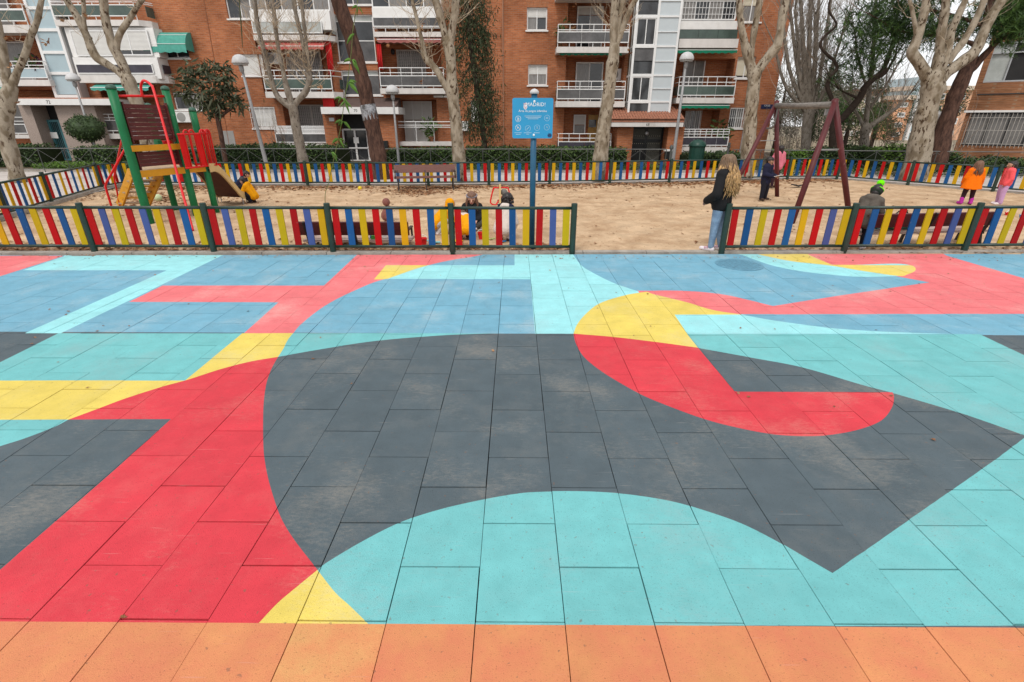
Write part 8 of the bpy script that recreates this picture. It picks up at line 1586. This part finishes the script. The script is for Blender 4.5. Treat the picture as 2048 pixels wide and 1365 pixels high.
# girl sitting on the sand, facing the camera
h = 1.25; q = (-0.9, 10.75)
p = Person('girl with long brown hair and grey headband sitting cross-legged on the sand', (*q, 0), rad(182), h, dict(hipL=(-.075*h,0,.075*h), hipR=(.075*h,0,.075*h), knL=(-.21*h,.17*h,.14*h), knR=(.21*h,.17*h,.14*h), anL=(-.02*h,.24*h,.05*h), anR=(.03*h,.20*h,.05*h), toL=(.07*h,.26*h,.04*h), toR=(-.06*h,.25*h,.04*h), shL=(-.105*h,.03*h,.36*h), shR=(.105*h,.03*h,.36*h), neck=(0,.045*h,.41*h), head=(0,.075*h,.50*h), elL=(-.16*h,.06*h,.21*h), elR=(.16*h,.06*h,.21*h), wrL=(-.09*h,.2*h,.17*h), wrR=(.09*h,.2*h,.17*h), look=(.05,1,-.3)), 1.2)
p.body().face(); J = p.J; p.wear('trousers', cloth('dark_grey_trousers', (0.06,0.055,0.05)), ('legs',), .02, extra=[(J['hipL'],J['hipR'],.085,.085)]); p.wear('coat', C_black, ('torso','arms'), .036, wrist=.95)
p.hair_cap(H_mid, thick=1.14, blobs=[(.75,-.1,0,.5,.95,.1,-1.7,.45),(-.75,-.1,0,.5,-.95,.1,-1.7,.45)]); p.strands(H_mid, 90, .30, pr_, .8, .01, .007, (-.6,.3), arc=2.2)
c = J['head']; R = .064*h*1.2; m = MB(); f = p.fwd(); up = Vector((0,0,1)); sd = f.cross(up).normalized(); m.tube([tuple(c+up*R*.62+(f*math.cos(a)+sd*math.sin(a))*R*1.12-f*R*.1) for a in [2*math.pi*i/24 for i in range(25)]], .018, 6); put('headband', _me(m), cloth('grey_band', (.22,.2,.22)), p.t)
for S_ in 'LR': p.wear('shoe', C_wshoe, (), 0, extra=[(J['an'+S_], J['to'+S_], .038, .033)], vox=.009)

# ---------------------------------------------------------------- small things on the balconies
M_pot = mat('clay_pot', (0.30,0.12,0.06), 0.8, 0.2, 9); L_red = leafmat('dark_red_leaf', (0.07,0.018,0.03), 0.4); L_pot = leafmat('pot_plant_leaf', (0.05,0.09,0.025), 0.4)
def pot_plant(label, x, y, z, r, h, mats, seed, n=90):
    rg = random.Random(seed); t = thing('potted_plant', label, 'potted plant', (x, y, z)); m = MB(); m.lathe([(r*0.65,0),(r,r*1.5),(r*1.1,r*1.5),(r*1.1,r*1.7),(r*0.85,r*1.68)], (x,y,z), 12); m.build('pot', M_pot, t)
    m = MB(); clump(m, (x,y,z+r*1.6+h*0.45), h*0.55, n, h*0.34, rg, 0.4, 0.1, (0.9,0.7,1), tuple(range(len(mats)))); m.build('foliage', mats, t)
pb = lambda px_, py_: None
q = (-18.967,30.4,4.55)
q = (-25.67,4.232); pot_plant('dark red leafy pot plant on the left balcony above porch 72', q[0], 30.35, q[1], 0.16, 0.75, [L_red, L_red, L_pot], 201, 120)
q = (-26.437,4.231); pot_plant('green pot plant on the left balcony above porch 72', q[0], 30.5, q[1], 0.16, 0.85, [L_pot, L_hedge2], 202, 120)
q = (2.588,5.748); pot_plant('tall pot plant at the left end of the upper balcony of 68', q[0], 30.5, q[1], 0.14, 1.0, [L_pot, L_dry2], 203)
q = (2.592,3.114); pot_plant('low pot plant at the left end of the middle balcony of 68', q[0], 30.5, q[1], 0.15, 0.5, [L_pot], 204)
q = (11.716,0.756); pot_plant('pot plant behind the dark rail of the ground balcony by the green bin', q[0], 30.6, q[1], 0.14, 1.2, [L_pot, L_hedge2], 205)
q = (-10.742,3.594); pot_plant('pot plant at the right end of the balcony under the red awning', q[0], 30.4, q[1], 0.16, 0.45, [L_pot, L_dry2], 206)
q = (-4.266,1.027); pot_plant('climbing plant in a pot on the white railed ground balcony', q[0]-0.5, 30.35, q[1], 0.16, 1.0, [L_hedge2, L_pot], 207)
# condensers fixed to balcony walls
for px_, b_, z_ in (((-13.617,5.306), bB, 0), ((5.676,4.525), bC, 0)):
    m = MB(); m.box(px_[0]-0.38,31.75,px_[1]-0.28,px_[0]+0.38,32.12,px_[1]+0.28); a_ = m.build('air_conditioner', M_white, b_)
    m = MB(); m.lathe([(0.22,0),(0.22,0.012),(0.04,0.02)], (0,0,0), 16); m.v = [(px_[0]-0.08+x, 31.748-z, px_[1]+y) for x, y, z in m.v]; m.f = [tuple(reversed(f)) for f in m.f]; m.build('fan_grille', M_plinth, a_)
# thin cables on the brick fronts
m = MB(); m.tube([((-16.26,6.562)[0],YW-0.02,ZT),((-16.669,4.43)[0],YW-0.02,0.3)], 0.014, 5); m.build('cable', M_pot, bB)
m = MB(); m.tube([((-1.624,6.569)[0],YW-0.02,ZT),((-1.53,4.443)[0],YW-0.02,0.3)], 0.012, 5); m.build('cable', M_pot, bB)
